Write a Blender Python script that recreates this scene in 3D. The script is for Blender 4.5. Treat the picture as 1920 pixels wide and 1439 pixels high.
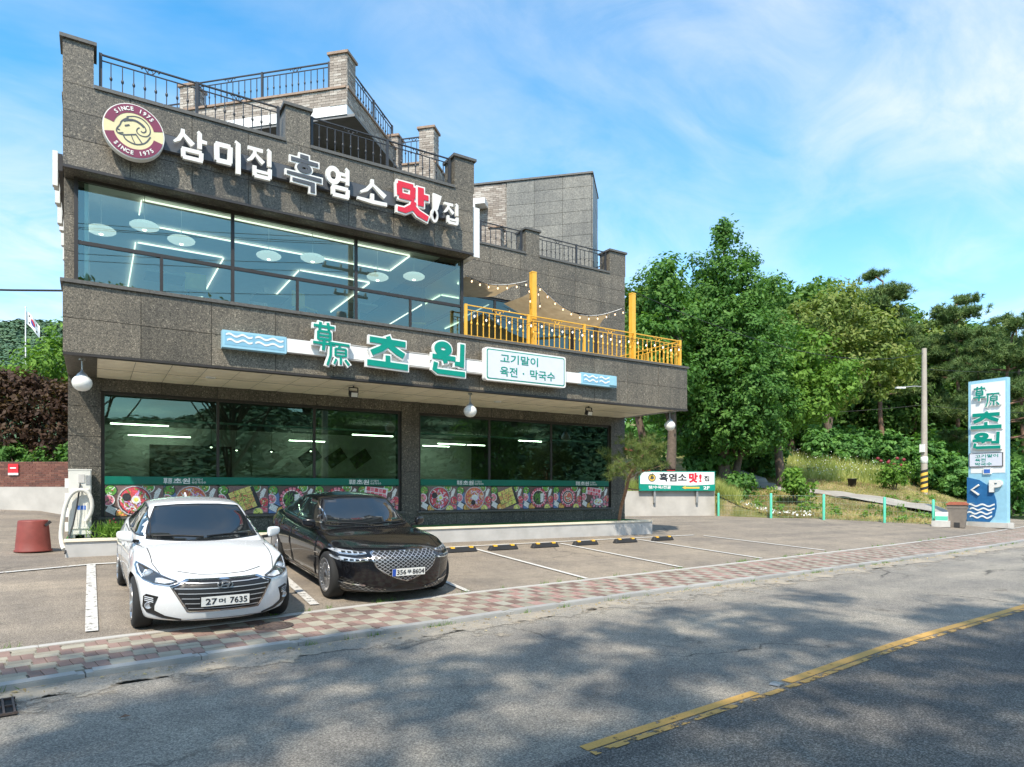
import bpy, bmesh, math, random
import numpy as np
from mathutils import Vector, Matrix, Quaternion
from mathutils.bvhtree import BVHTree
from mathutils.geometry import delaunay_2d_cdt
R = math.radians
random.seed(7)
for o in list(bpy.data.objects):
    bpy.data.objects.remove(o)
SC = bpy.context.scene
COL = SC.collection

# ------------------------------------------------------------------ camera
YAW = 0.565
cam = bpy.data.cameras.new('camera')
cam_o = bpy.data.objects.new('camera', cam)
COL.objects.link(cam_o)
cam_o.location = (0, 0, 1.6)
cam_o.rotation_euler = (R(90), 0, -YAW)
cam.sensor_width = 36
cam.lens = 36 * 1237 / 1920
cam.shift_y = 199.5 / 1920
cam.clip_start = 0.05
cam.clip_end = 3000
SC.camera = cam_o

# ------------------------------------------------------------------ sky and sun
SUN = Vector((-0.53, -0.59, 1.0)).normalized()
SUN_EL = math.asin(SUN.z)
SUN_ROT = math.atan2(SUN.x, SUN.y)
world = bpy.data.worlds.new('World')
SC.world = world
world.use_nodes = True
wn, wl = world.node_tree.nodes, world.node_tree.links
wn.clear()
w_out = wn.new('ShaderNodeOutputWorld')
w_bg = wn.new('ShaderNodeBackground')
w_bg.inputs['Strength'].default_value = 0.15
sky = wn.new('ShaderNodeTexSky')
sky.sky_type = 'NISHITA'
sky.sun_disc = False
sky.sun_elevation = SUN_EL
sky.sun_rotation = SUN_ROT
sky.air_density = 1.0
sky.dust_density = 0.6
sky.ozone_density = 2.5
# thin drifting cloud, laid on a plane high above
tc = wn.new('ShaderNodeTexCoord')
sep = wn.new('ShaderNodeSeparateXYZ')
wl.new(tc.outputs['Generated'], sep.inputs[0])
def wmath(op, a, b=None, clamp=False):
    n = wn.new('ShaderNodeMath'); n.operation = op; n.use_clamp = clamp
    for i, v in enumerate((a, b)):
        if v is None: continue
        if isinstance(v, (int, float)): n.inputs[i].default_value = v
        else: wl.new(v, n.inputs[i])
    return n.outputs[0]
den = wmath('ADD', wmath('MAXIMUM', sep.outputs[2], 0.0), 0.22)
cx = wmath('DIVIDE', sep.outputs[0], den)
cy = wmath('DIVIDE', sep.outputs[1], den)
comb = wn.new('ShaderNodeCombineXYZ')
wl.new(cx, comb.inputs[0]); wl.new(cy, comb.inputs[1])
mp = wn.new('ShaderNodeMapping')
mp.inputs['Rotation'].default_value = (0, 0, R(-28))
mp.inputs['Scale'].default_value = (0.85, 1.25, 1)
mp.inputs['Location'].default_value = (0.35, 0.15, 0)
wl.new(comb.outputs[0], mp.inputs[0])
n1 = wn.new('ShaderNodeTexNoise')
n1.inputs['Scale'].default_value = 1.05; n1.inputs['Detail'].default_value = 9
n1.inputs['Roughness'].default_value = 0.52; n1.inputs['Distortion'].default_value = 0.45
wl.new(mp.outputs[0], n1.inputs[0])
cr = wn.new('ShaderNodeValToRGB')
cr.color_ramp.elements[0].position = 0.31; cr.color_ramp.elements[0].color = (0, 0, 0, 1)
cr.color_ramp.elements[1].position = 0.70; cr.color_ramp.elements[1].color = (1, 1, 1, 1)
wl.new(n1.outputs[0], cr.inputs[0])
n2 = wn.new('ShaderNodeTexNoise')
n2.inputs['Scale'].default_value = 3.4; n2.inputs['Detail'].default_value = 8; n2.inputs['Roughness'].default_value = 0.6; n2.inputs['Distortion'].default_value = 0.8
wl.new(mp.outputs[0], n2.inputs[0])
brk = wn.new('ShaderNodeMapRange'); brk.inputs[1].default_value = 0.30; brk.inputs[2].default_value = 0.66; brk.inputs[3].default_value = 0.30; brk.inputs[4].default_value = 1.0
wl.new(n2.outputs[0], brk.inputs[0])
hzf = wn.new('ShaderNodeMapRange'); hzf.inputs[1].default_value = 0.0; hzf.inputs[2].default_value = 0.42; hzf.inputs[3].default_value = 0.42; hzf.inputs[4].default_value = 0.0   # summer haze low in the sky
wl.new(sep.outputs[2], hzf.inputs[0])
cloudf = wmath('MAXIMUM', wmath('MULTIPLY', wmath('MULTIPLY', cr.outputs[0], brk.outputs[0]), 0.95), hzf.outputs[0], True)
hsv = wn.new('ShaderNodeHueSaturation')
hsv.inputs['Saturation'].default_value = 1.31
hsv.inputs['Value'].default_value = 0.82
hsv.inputs['Hue'].default_value = 0.485
wl.new(sky.outputs[0], hsv.inputs['Color'])
cmix = wn.new('ShaderNodeMix'); cmix.data_type = 'RGBA'
wl.new(cloudf, cmix.inputs[0])
wl.new(hsv.outputs[0], cmix.inputs[6])
cmix.inputs[7].default_value = (2.75, 2.8, 2.86, 1)
wl.new(cmix.outputs[2], w_bg.inputs['Color'])
wl.new(w_bg.outputs[0], w_out.inputs[0])

sun = bpy.data.lights.new('sun', 'SUN')
sun.energy = 2.25
sun.angle = R(1.3)
sun.color = (1.0, 0.92, 0.79)
sun_o = bpy.data.objects.new('sun', sun)
COL.objects.link(sun_o)
sun_o.rotation_euler = (-SUN).to_track_quat('-Z', 'Y').to_euler()
sun_o.location = SUN * 60

SC.view_settings.view_transform = 'Standard'
SC.view_settings.look = 'None'
SC.view_settings.gamma = 1
SC.view_settings.use_curve_mapping = False
SC.view_settings.exposure = 1.46
SC.cycles.max_bounces = 8
SC.cycles.transparent_max_bounces = 12
SC.cycles.sample_clamp_indirect = 6
SC.cycles.use_denoising = True

# ------------------------------------------------------------------ materials
MATS = {}
def nmat(name):
    m = bpy.data.materials.new(name); m.use_nodes = True
    nt = m.node_tree; nt.nodes.clear()
    out = nt.nodes.new('ShaderNodeOutputMaterial')
    return m, nt, out
def ramp(nt, fac, stops):
    r = nt.nodes.new('ShaderNodeValToRGB')
    els = r.color_ramp.elements
    while len(els) < len(stops): els.new(0.5)
    for e, (p, c) in zip(els, stops):
        e.position = p; e.color = (*c, 1) if len(c) == 3 else c
    nt.links.new(fac, r.inputs[0])
    return r.outputs[0]
def noise(nt, vec, scale, detail=4, rough=.55, dist=0):
    n = nt.nodes.new('ShaderNodeTexNoise')
    n.inputs['Scale'].default_value = scale; n.inputs['Detail'].default_value = detail
    n.inputs['Roughness'].default_value = rough; n.inputs['Distortion'].default_value = dist
    nt.links.new(vec, n.inputs[0]); return n.outputs[0]
def mixc(nt, fac, a, b, mode='MIX'):
    n = nt.nodes.new('ShaderNodeMix'); n.data_type = 'RGBA'; n.blend_type = mode
    for i, v in ((0, fac), (6, a), (7, b)):
        if isinstance(v, (int, float)): n.inputs[i].default_value = v
        elif isinstance(v, tuple): n.inputs[i].default_value = (*v, 1) if len(v) == 3 else v
        else: nt.links.new(v, n.inputs[i])
    return n.outputs[2]
def mth(nt, op, a, b=None, clamp=False):
    n = nt.nodes.new('ShaderNodeMath'); n.operation = op; n.use_clamp = clamp
    for i, v in enumerate((a, b)):
        if v is None: continue
        if isinstance(v, (int, float)): n.inputs[i].default_value = v
        else: nt.links.new(v, n.inputs[i])
    return n.outputs[0]
def coords(nt, which='Object', scale=None, rot=None):
    t = nt.nodes.new('ShaderNodeTexCoord')
    v = t.outputs[which]
    if scale or rot:
        m = nt.nodes.new('ShaderNodeMapping')
        if scale: m.inputs['Scale'].default_value = scale
        if rot: m.inputs['Rotation'].default_value = rot
        nt.links.new(v, m.inputs[0]); v = m.outputs[0]
    return v
def bump(nt, h, strength, dist=.01):
    b = nt.nodes.new('ShaderNodeBump')
    b.inputs['Strength'].default_value = strength; b.inputs['Distance'].default_value = dist
    nt.links.new(h, b.inputs['Height']); return b.outputs[0]
def bsdf(nt, out, col, rough=.6, metal=0, spec=.5, normal=None, coat=0, emis=None, estr=0):
    p = nt.nodes.new('ShaderNodeBsdfPrincipled')
    for k, v in (('Base Color', col), ('Roughness', rough), ('Metallic', metal), ('Specular IOR Level', spec), ('Coat Weight', coat)):
        if isinstance(v, (int, float)): p.inputs[k].default_value = v
        elif isinstance(v, tuple): p.inputs[k].default_value = (*v, 1) if len(v) == 3 else v
        else: nt.links.new(v, p.inputs[k])
    if coat: p.inputs['Coat Roughness'].default_value = .02
    if normal is not None: nt.links.new(normal, p.inputs['Normal'])
    if emis: p.inputs['Emission Color'].default_value = (*emis, 1); p.inputs['Emission Strength'].default_value = estr
    nt.links.new(p.outputs[0], out.inputs[0]); return p
def M(name, c, rough=.6, metal=0, var=.12, scale=6, bmp=0, bscale=40, coat=0, spec=.5, emis=None, estr=0, rnd=0):
    """plain surface with a little procedural variation; rnd varies it per object"""
    if name in MATS: return MATS[name]
    m, nt, out = nmat(name)
    v = coords(nt)
    f = noise(nt, v, scale, 5)
    lo = tuple(x * (1 - var) for x in c); hi = tuple(min(1, x * (1 + var)) for x in c)
    col = ramp(nt, f, [(.3, lo), (.7, hi)])
    if rnd:
        oi = nt.nodes.new('ShaderNodeObjectInfo')
        k = ramp(nt, oi.outputs['Random'], [(0, (1 - rnd,) * 3), (1, (1 + rnd * .6,) * 3)])
        col = mixc(nt, 1.0, col, k, 'MULTIPLY')
        ge = nt.nodes.new('ShaderNodeNewGeometry')
        col = mixc(nt, 1.0, col, ramp(nt, noise(nt, ge.outputs['Position'], 1.3, 7, .68), [(.30, (1 - rnd * 1.5,) * 3), (.62, (1.06, 1.05, 1.03))]), 'MULTIPLY')
    nrm = bump(nt, noise(nt, v, bscale, 6), bmp) if bmp else None
    bsdf(nt, out, col, rough, metal, spec, nrm, coat, emis, estr)
    MATS[name] = m
    return m
def EM(name, c, s):
    if name in MATS: return MATS[name]
    m, nt, out = nmat(name)
    e = nt.nodes.new('ShaderNodeEmission')
    e.inputs[0].default_value = (*c, 1); e.inputs[1].default_value = s
    nt.links.new(e.outputs[0], out.inputs[0])
    MATS[name] = m; return m
def GLASS(name, tint, refl=(1, 1, 1), base=.06, gain=1.0, wav=0.0):
    if name in MATS: return MATS[name]
    m, nt, out = nmat(name)
    t = nt.nodes.new('ShaderNodeBsdfTransparent'); t.inputs[0].default_value = (*tint, 1)
    g = nt.nodes.new('ShaderNodeBsdfGlossy'); g.inputs[0].default_value = (*refl, 1); g.inputs['Roughness'].default_value = 0.0
    fr = nt.nodes.new('ShaderNodeFresnel'); fr.inputs[0].default_value = 1.5
    if wav:
        b = bump(nt, noise(nt, coords(nt), 1.1, 2), wav, .02)
        nt.links.new(b, g.inputs['Normal'])
    f = mth(nt, 'ADD', mth(nt, 'MULTIPLY', fr.outputs[0], gain), base, True)
    mx = nt.nodes.new('ShaderNodeMixShader')
    nt.links.new(f, mx.inputs[0]); nt.links.new(t.outputs[0], mx.inputs[1]); nt.links.new(g.outputs[0], mx.inputs[2])
    nt.links.new(mx.outputs[0], out.inputs[0])
    MATS[name] = m; return m

# speckled dark granite cladding
def granite(name, dark, mid, light, rnd=.20, rough=.42):
    m, nt, out = nmat(name)
    v = coords(nt)
    f1 = noise(nt, v, 22, 8, .72)
    a = ramp(nt, f1, [(.34, dark), (.50, mid), (.62, tuple(x * 1.5 for x in mid)), (.74, light)])
    for sc_, th_, am_, cl_ in ((110, .60, .6, tuple(x * .8 for x in light)), (48, .78, .8, light), (70, .84, .85, tuple(x * .2 for x in dark))):
        vo = nt.nodes.new('ShaderNodeTexVoronoi'); vo.inputs['Scale'].default_value = sc_; vo.inputs['Randomness'].default_value = 1
        nt.links.new(v, vo.inputs[0])
        sp = ramp(nt, vo.outputs['Color'], [(.0, (0, 0, 0)), (th_, (0, 0, 0)), (th_ + .1, (1, 1, 1))])
        a = mixc(nt, mth(nt, 'MULTIPLY', sp, am_), a, cl_)
    big = ramp(nt, noise(nt, v, .7, 4), [(.3, (.80, .80, .80)), (.7, (1.15, 1.12, 1.08))])
    a = mixc(nt, 1.0, a, big, 'MULTIPLY')
    oi = nt.nodes.new('ShaderNodeObjectInfo')
    k = ramp(nt, oi.outputs['Random'], [(0, (1 - rnd,) * 3), (1, (1 + rnd * .7, 1 + rnd * .65, 1 + rnd * .6))])
    a = mixc(nt, 1.0, a, k, 'MULTIPLY')
    # faint rain streaks
    st = noise(nt, coords(nt, 'Object', (6, 6, .35)), 1.0, 4)
    a = mixc(nt, 1.0, a, ramp(nt, st, [(.35, (.86, .86, .87)), (.6, (1.05, 1.05, 1.05))]), 'MULTIPLY')
    bsdf(nt, out, a, rough, 0, .4, bump(nt, f1, .12, .004))
    MATS[name] = m; return m
granite('granite', (.046, .041, .033), (.112, .100, .080), (.38, .335, .26))
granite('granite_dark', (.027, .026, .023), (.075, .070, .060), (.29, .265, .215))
granite('granite_grey', (.09, .092, .083), (.18, .18, .163), (.31, .295, .255), .15)

def asphalt(name, lo, hi, chip, sand=None, crack=.0):
    m, nt, out = nmat(name)
    v = coords(nt)
    f = noise(nt, v, 75, 4, .78)
    a = ramp(nt, f, [(.33, tuple(x * .6 for x in lo)), (.45, lo), (.54, hi), (.66, chip)])
    b = noise(nt, v, .55, 6, .6)
    a = mixc(nt, 1.0, a, ramp(nt, b, [(.3, (.78, .78, .80)), (.72, (1.2, 1.17, 1.12))]), 'MULTIPLY')
    b2 = noise(nt, v, 4.5, 5, .62)
    a = mixc(nt, 1.0, a, ramp(nt, b2, [(.3, (.86, .86, .86)), (.7, (1.12, 1.11, 1.1))]), 'MULTIPLY')
    st_ = ramp(nt, noise(nt, v, 1.25, 5, .6, .6), [(.66, (1, 1, 1)), (.74, (.62, .61, .60))])
    a = mixc(nt, 1.0, a, st_, 'MULTIPLY')
    lon = ramp(nt, noise(nt, coords(nt, 'Object', (.05, 1.3, 1)), 1.0, 3, .5), [(.38, (.86, .86, .87)), (.62, (1.08, 1.07, 1.05))])
    a = mixc(nt, 1.0, a, lon, 'MULTIPLY')
    if sand:
        s = ramp(nt, noise(nt, v, 1.6, 8, .68), [(.46, (0, 0, 0)), (.62, (1, 1, 1))])
        a = mixc(nt, mth(nt, 'MULTIPLY', s, .75), a, sand)
    if crack:
        w = noise(nt, v, 1.3, 4)
        wv = nt.nodes.new('ShaderNodeVectorMath'); wv.operation = 'MULTIPLY_ADD'
        cmbn = nt.nodes.new('ShaderNodeCombineXYZ'); nt.links.new(w, cmbn.inputs[0]); nt.links.new(w, cmbn.inputs[1])
        nt.links.new(cmbn.outputs[0], wv.inputs[0]); wv.inputs[1].default_value = (.9, .9, 0); nt.links.new(v, wv.inputs[2])
        vo = nt.nodes.new('ShaderNodeTexVoronoi'); vo.feature = 'DISTANCE_TO_EDGE'; vo.inputs['Scale'].default_value = .33
        nt.links.new(wv.outputs[0], vo.inputs[0])
        c = ramp(nt, vo.outputs['Distance'], [(.0, (1, 1, 1)), (.004, (.6, .6, .6)), (.009, (0, 0, 0))])
        gate = ramp(nt, noise(nt, v, .35, 2), [(.5, (0, 0, 0)), (.62, (1, 1, 1))])
        a = mixc(nt, mth(nt, 'MULTIPLY', mth(nt, 'MULTIPLY', c, gate), crack), a, (.02, .02, .02))
    bsdf(nt, out, a, .88, 0, .25, bump(nt, f, .55, .006))
    MATS[name] = m; return m
asphalt('road_asphalt', (.175, .165, .146), (.292, .274, .240), (.49, .455, .395), None, .8)
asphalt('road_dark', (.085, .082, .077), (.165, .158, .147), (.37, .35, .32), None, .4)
asphalt('lot_asphalt', (.185, .158, .127), (.298, .260, .213), (.46, .41, .345), None, .6)
m, nt, out = nmat('gutter_mat'); v = coords(nt)
at_ = nt.nodes.new('ShaderNodeAttribute'); at_.attribute_name = 'tone'
gk = mth(nt, 'ADD', at_.outputs['Fac'], mth(nt, 'MULTIPLY', mth(nt, 'SUBTRACT', noise(nt, v, 2.6, 9, .72), .5), 1.9))
ga = ramp(nt, noise(nt, v, 70, 5, .75), [(.28, (.07, .065, .055)), (.45, (.22, .20, .17)), (.60, (.36, .33, .28)), (.75, (.50, .46, .40))])
ga = mixc(nt, ramp(nt, noise(nt, v, 1.9, 7, .68), [(.45, (0, 0, 0)), (.62, (.8, .8, .8))]), ga, (.42, .35, .26))
ga = mixc(nt, ramp(nt, noise(nt, v, 9, 6, .7), [(.60, (0, 0, 0)), (.70, (.7, .7, .7))]), ga, (.09, .075, .06))
p_ = nt.nodes.new('ShaderNodeBsdfPrincipled'); nt.links.new(ga, p_.inputs['Base Color']); p_.inputs['Roughness'].default_value = .95
nt.links.new(bump(nt, noise(nt, v, 40, 6, .75), .9, .012), p_.inputs['Normal'])
t_ = nt.nodes.new('ShaderNodeBsdfTransparent'); mx_ = nt.nodes.new('ShaderNodeMixShader')
nt.links.new(ramp(nt, gk, [(.40, (0, 0, 0)), (.55, (1, 1, 1))]), mx_.inputs[0]); nt.links.new(t_.outputs[0], mx_.inputs[1]); nt.links.new(p_.outputs[0], mx_.inputs[2])
nt.links.new(mx_.outputs[0], out.inputs[0]); MATS['gutter_mat'] = m

def paint(name, c, wear=.5, scale=9):
    m, nt, out = nmat(name)
    v = coords(nt)
    f = noise(nt, v, scale, 8, .66)
    p = nt.nodes.new('ShaderNodeBsdfPrincipled')
    col = ramp(nt, noise(nt, v, 60, 3), [(.3, tuple(x * .82 for x in c)), (.6, c)])
    nt.links.new(col, p.inputs['Base Color']); p.inputs['Roughness'].default_value = .7
    t = nt.nodes.new('ShaderNodeBsdfTransparent')
    mx = nt.nodes.new('ShaderNodeMixShader')
    k = ramp(nt, f, [(wear - .03, (0, 0, 0)), (wear + .03, (1, 1, 1))])
    nt.links.new(k, mx.inputs[0]); nt.links.new(t.outputs[0], mx.inputs[1]); nt.links.new(p.outputs[0], mx.inputs[2])
    nt.links.new(mx.outputs[0], out.inputs[0])
    MATS[name] = m; return m
paint('line_yellow', (.58, .335, .085), .36, 8)
paint('line_yellow_worn', (.54, .32, .09), .48, 7)
paint('line_white', (.62, .60, .56), .36, 12)
paint('line_white_worn', (.57, .55, .51), .41, 14)

# foliage: diffuse + translucent, tinted per leaf through a colour attribute
def leafmat(name, a, b, c, trans=.35):
    m, nt, out = nmat(name)
    at = nt.nodes.new('ShaderNodeAttribute'); at.attribute_name = 'tone'
    col = ramp(nt, at.outputs['Fac'], [(0, a), (.55, b), (1, c)])
    d = nt.nodes.new('ShaderNodeBsdfPrincipled'); nt.links.new(col, d.inputs['Base Color'])
    d.inputs['Roughness'].default_value = .6; d.inputs['Specular IOR Level'].default_value = .25
    t = nt.nodes.new('ShaderNodeBsdfTranslucent')
    tcx = mixc(nt, 1.0, col, (1.25, 1.35, .6), 'MULTIPLY'); nt.links.new(tcx, t.inputs[0])
    mx = nt.nodes.new('ShaderNodeMixShader'); mx.inputs[0].default_value = trans
    nt.links.new(d.outputs[0], mx.inputs[1]); nt.links.new(t.outputs[0], mx.inputs[2])
    nt.links.new(mx.outputs[0], out.inputs[0])
    MATS[name] = m; return m
leafmat('leaf_ginkgo', (0.042, 0.114, 0.025), (0.088, 0.204, 0.042), (0.172, 0.310, 0.064))
leafmat('leaf_broad', (0.043, 0.099, 0.025), (0.094, 0.190, 0.040), (0.174, 0.287, 0.064))
leafmat('leaf_bright', (0.064, 0.141, 0.023), (0.134, 0.262, 0.038), (0.230, 0.371, 0.070))
leafmat('leaf_chestnut', (0.070, 0.127, 0.029), (0.176, 0.240, 0.054), (0.366, 0.381, 0.134))
leafmat('leaf_pine', (0.050, 0.100, 0.035), (0.111, 0.180, 0.054), (0.237, 0.288, 0.085), .15)
leafmat('leaf_pine_small', (0.070, 0.115, 0.036), (0.154, 0.211, 0.058), (0.294, 0.320, 0.109), .25)
leafmat('leaf_shrub', (0.051, 0.136, 0.037), (0.115, 0.260, 0.065), (0.230, 0.425, 0.101))
leafmat('leaf_maple', (0.031, 0.019, 0.014), (0.070, 0.038, 0.025), (0.144, 0.100, 0.058))
leafmat('leaf_grass', (0.171, 0.228, 0.058), (0.340, 0.395, 0.116), (0.661, 0.624, 0.251))
leafmat('leaf_dry', (0.227, 0.163, 0.086), (0.438, 0.323, 0.171), (0.683, 0.550, 0.304))
leafmat('leaf_far', (0.046, 0.101, 0.058), (0.085, 0.154, 0.083), (0.139, 0.216, 0.115), .1)

# ------------------------------------------------------------------ mesh helpers
class MB:
    def __init__(s): s.v = []; s.f = []; s.m = []; s.sm = []
    def add(s, vs, fs, mi=0, smooth=False):
        b = len(s.v); s.v += [tuple(p) for p in vs]
        for f in fs: s.f.append(tuple(i + b for i in f)); s.m.append(mi); s.sm.append(smooth)
        return s
    def box(s, x0, x1, y0, y1, z0, z1, mi=0):
        vs = [(x0, y0, z0), (x1, y0, z0), (x1, y1, z0), (x0, y1, z0), (x0, y0, z1), (x1, y0, z1), (x1, y1, z1), (x0, y1, z1)]
        return s.add(vs, [(0, 3, 2, 1), (4, 5, 6, 7), (0, 1, 5, 4), (1, 2, 6, 5), (2, 3, 7, 6), (3, 0, 4, 7)], mi)
    def obox(s, c, ax, ay, az, mi=0):
        """box from centre and three half-axis vectors"""
        c, ax, ay, az = map(Vector, (c, ax, ay, az))
        vs = [c + a * ax + b * ay + d * az for d in (-1, 1) for a, b in ((-1, -1), (1, -1), (1, 1), (-1, 1))]
        return s.add(vs, [(0, 3, 2, 1), (4, 5, 6, 7), (0, 1, 5, 4), (1, 2, 6, 5), (2, 3, 7, 6), (3, 0, 4, 7)], mi)
    def bar(s, a, b, w, h=None, mi=0, up=(0, 0, 1)):
        a, b = Vector(a), Vector(b); h = h or w
        d = (b - a); L = d.length; d = d.normalized()
        u = Vector(up)
        if abs(d.dot(u)) > .95: u = Vector((0, 1, 0))
        sd = d.cross(u).normalized(); u2 = sd.cross(d)
        return s.obox((a + b) / 2, d * L / 2, sd * w / 2, u2 * h / 2, mi)
    def tube(s, path, r, n=8, mi=0, cap=True, smooth=True):
        path = [Vector(p) for p in path]
        rs = r if isinstance(r, (list, tuple)) else [r] * len(path)
        rings = []; prev = None
        for i, p in enumerate(path):
            t = (path[min(i + 1, len(path) - 1)] - path[max(i - 1, 0)]).normalized()
            if prev is None:
                u = Vector((0, 0, 1)) if abs(t.z) < .9 else Vector((1, 0, 0))
                u = (u - t * u.dot(t)).normalized()
            else:
                u = prev - t * prev.dot(t)
                u = u.normalized() if u.length > 1e-6 else Vector((1, 0, 0))
            prev = u; w = t.cross(u)
            rings.append([p + (u * math.cos(2 * math.pi * k / n) + w * math.sin(2 * math.pi * k / n)) * rs[i] for k in range(n)])
        vs = [q for r_ in rings for q in r_]; fs = []
        for i in range(len(path) - 1):
            for k in range(n):
                fs.append((i * n + k, i * n + (k + 1) % n, (i + 1) * n + (k + 1) % n, (i + 1) * n + k))
        s.add(vs, fs, mi, smooth)
        if cap:
            s.add(rings[0], [tuple(range(n))[::-1]], mi); s.add(rings[-1], [tuple(range(n))], mi)
        return s
    def lathe(s, prof, n=24, c=(0, 0, 0), axis='z', mi=0, smooth=True):
        vs = []; fs = []
        for (r, z) in prof:
            for k in range(n):
                a = 2 * math.pi * k / n
                p = (r * math.cos(a), r * math.sin(a), z)
                if axis == 'y': p = (p[0], p[2], p[1])
                if axis == 'x': p = (p[2], p[0], p[1])
                vs.append((p[0] + c[0], p[1] + c[1], p[2] + c[2]))
        for i in range(len(prof) - 1):
            for k in range(n): fs.append((i * n + k, i * n + (k + 1) % n, (i + 1) * n + (k + 1) % n, (i + 1) * n + k))
        return s.add(vs, fs, mi, smooth)
    def prism(s, poly, z0, z1, mi=0, tf=None):
        """extrude a 2D outline; tf maps (u, v, w) to space"""
        tf = tf or (lambda u, v, w: (u, v, w)); n = len(poly)
        vs = [tf(u, v, z0) for u, v in poly] + [tf(u, v, z1) for u, v in poly]
        fs = [tuple(range(n))[::-1], tuple(range(n, 2 * n))] + [(i, (i + 1) % n, n + (i + 1) % n, n + i) for i in range(n)]
        return s.add(vs, fs, mi)
    def mesh(s, name, mats=None):
        me = bpy.data.meshes.new(name)
        me.from_pydata(s.v, [], s.f)
        if mats:
            for m in (mats if isinstance(mats, (list, tuple)) else [mats]):
                me.materials.append(MATS[m] if isinstance(m, str) else m)
        if any(s.m): me.polygons.foreach_set('material_index', s.m)
        if any(s.sm): me.polygons.foreach_set('use_smooth', s.sm)
        me.update()
        return me
    def build(s, name, mats, parent=None):
        return obj(name, s.mesh(name, mats), parent)
WPI = {}
def obj(name, me, parent=None, loc=None, rot=None):
    o = bpy.data.objects.new(name, me); COL.objects.link(o)
    if parent:
        o.parent = parent
        if parent.name in WPI: o.matrix_parent_inverse = WPI[parent.name]
    if loc: o.location = loc
    if rot: o.rotation_euler = rot
    return o
def tag(o, label=None, cat=None, group=None, kind=None):
    if label: o['label'] = label
    if cat: o['category'] = cat
    if group: o['group'] = group
    if kind: o['kind'] = kind
    return o
def thing(name, label, cat, loc=(0, 0, 0), rz=0, group=None):
    o = bpy.data.objects.new(name, None); COL.objects.link(o)
    o.location = loc; o.rotation_euler = (0, 0, rz); o.empty_display_size = .2
    return tag(o, label, cat, group)
def wthing(name, label, cat, loc, group=None):
    """a thing whose parts are written in world coordinates"""
    o = thing(name, label, cat, loc, 0, group)
    WPI[o.name] = Matrix.Translation(loc).inverted()
    return o
def struct(name, mb, mats, parent=None):
    return tag(mb.build(name, mats, parent), kind='structure')
def fixn(me):
    bm = bmesh.new(); bm.from_mesh(me); bmesh.ops.recalc_face_normals(bm, faces=bm.faces); bm.to_mesh(me); bm.free(); return me
def bevel(me, w, seg=1):
    bm = bmesh.new(); bm.from_mesh(me)
    bmesh.ops.bevel(bm, geom=list(bm.edges), offset=w, segments=seg, affect='EDGES', clamp_overlap=True)
    bm.to_mesh(me); bm.free(); return me
def lerp(a, b, t): return a + (b - a) * t
def interp(x, pts):
    if x <= pts[0][0]: return pts[0][1]
    for (a, b), (c, d) in zip(pts, pts[1:]):
        if x <= c: return lerp(b, d, (x - a) / (c - a))
    return pts[-1][1]
def sinterp(x, pts):
    """smooth (monotone hermite) interpolation"""
    n = len(pts)
    if x <= pts[0][0]: return pts[0][1]
    if x >= pts[-1][0]: return pts[-1][1]
    for i in range(n - 1):
        if x <= pts[i + 1][0]: break
    x0, y0 = pts[i]; x1, y1 = pts[i + 1]; h = x1 - x0
    def sl(j):
        if j <= 0: return (pts[1][1] - pts[0][1]) / (pts[1][0] - pts[0][0])
        if j >= n - 1: return (pts[-1][1] - pts[-2][1]) / (pts[-1][0] - pts[-2][0])
        a = (pts[j][1] - pts[j - 1][1]) / (pts[j][0] - pts[j - 1][0]); b = (pts[j + 1][1] - pts[j][1]) / (pts[j + 1][0] - pts[j][0])
        return 0 if a * b <= 0 else 2 * a * b / (a + b)
    t = (x - x0) / h; m0, m1 = sl(i) * h, sl(i + 1) * h
    return (2 * t**3 - 3 * t * t + 1) * y0 + (t**3 - 2 * t * t + t) * m0 + (-2 * t**3 + 3 * t * t) * y1 + (t**3 - t * t) * m1
_fonts = {}
def text_mesh(body, size, bold=0.0, extrude=.01, align='CENTER', bev=0.0, sx=1.0, space=1.0, res=4):
    cu = bpy.data.curves.new('t', 'FONT'); cu.body = body; cu.size = size
    cu.align_x = align; cu.align_y = 'CENTER'; cu.offset = bold; cu.extrude = extrude
    cu.bevel_depth = bev; cu.resolution_u = res; cu.space_character = space
    o = bpy.data.objects.new('t', cu); COL.objects.link(o)
    dg = bpy.context.evaluated_depsgraph_get(); dg.update()
    me = bpy.data.meshes.new_from_object(o.evaluated_get(dg))
    bpy.data.objects.remove(o); bpy.data.curves.remove(cu)
    if sx != 1: me.transform(Matrix.Diagonal((sx, 1, 1, 1)))
    me.materials.clear()
    return me
def fit_text(me, x0, x1, z0, z1):
    """scale text (in its xy plane) into a box centred on the origin; returns size"""
    co = np.empty(len(me.vertices) * 3); me.vertices.foreach_get('co', co); co = co.reshape(-1, 3)
    mn, mx = co.min(0), co.max(0)
    sx = (x1 - x0) / (mx[0] - mn[0]); sy = (z1 - z0) / (mx[1] - mn[1])
    me.transform(Matrix.Translation(((x0 + x1) / 2, (z0 + z1) / 2, 0)) @ Matrix.Diagonal((sx, sy, 1, 1)) @ Matrix.Translation((-(mn[0] + mx[0]) / 2, -(mn[1] + mx[1]) / 2, 0)))
    return me
FACE = Matrix(((1, 0, 0, 0), (0, 0, -1, 0), (0, 1, 0, 0), (0, 0, 0, 1)))   # text plane -> wall facing -Y
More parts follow.
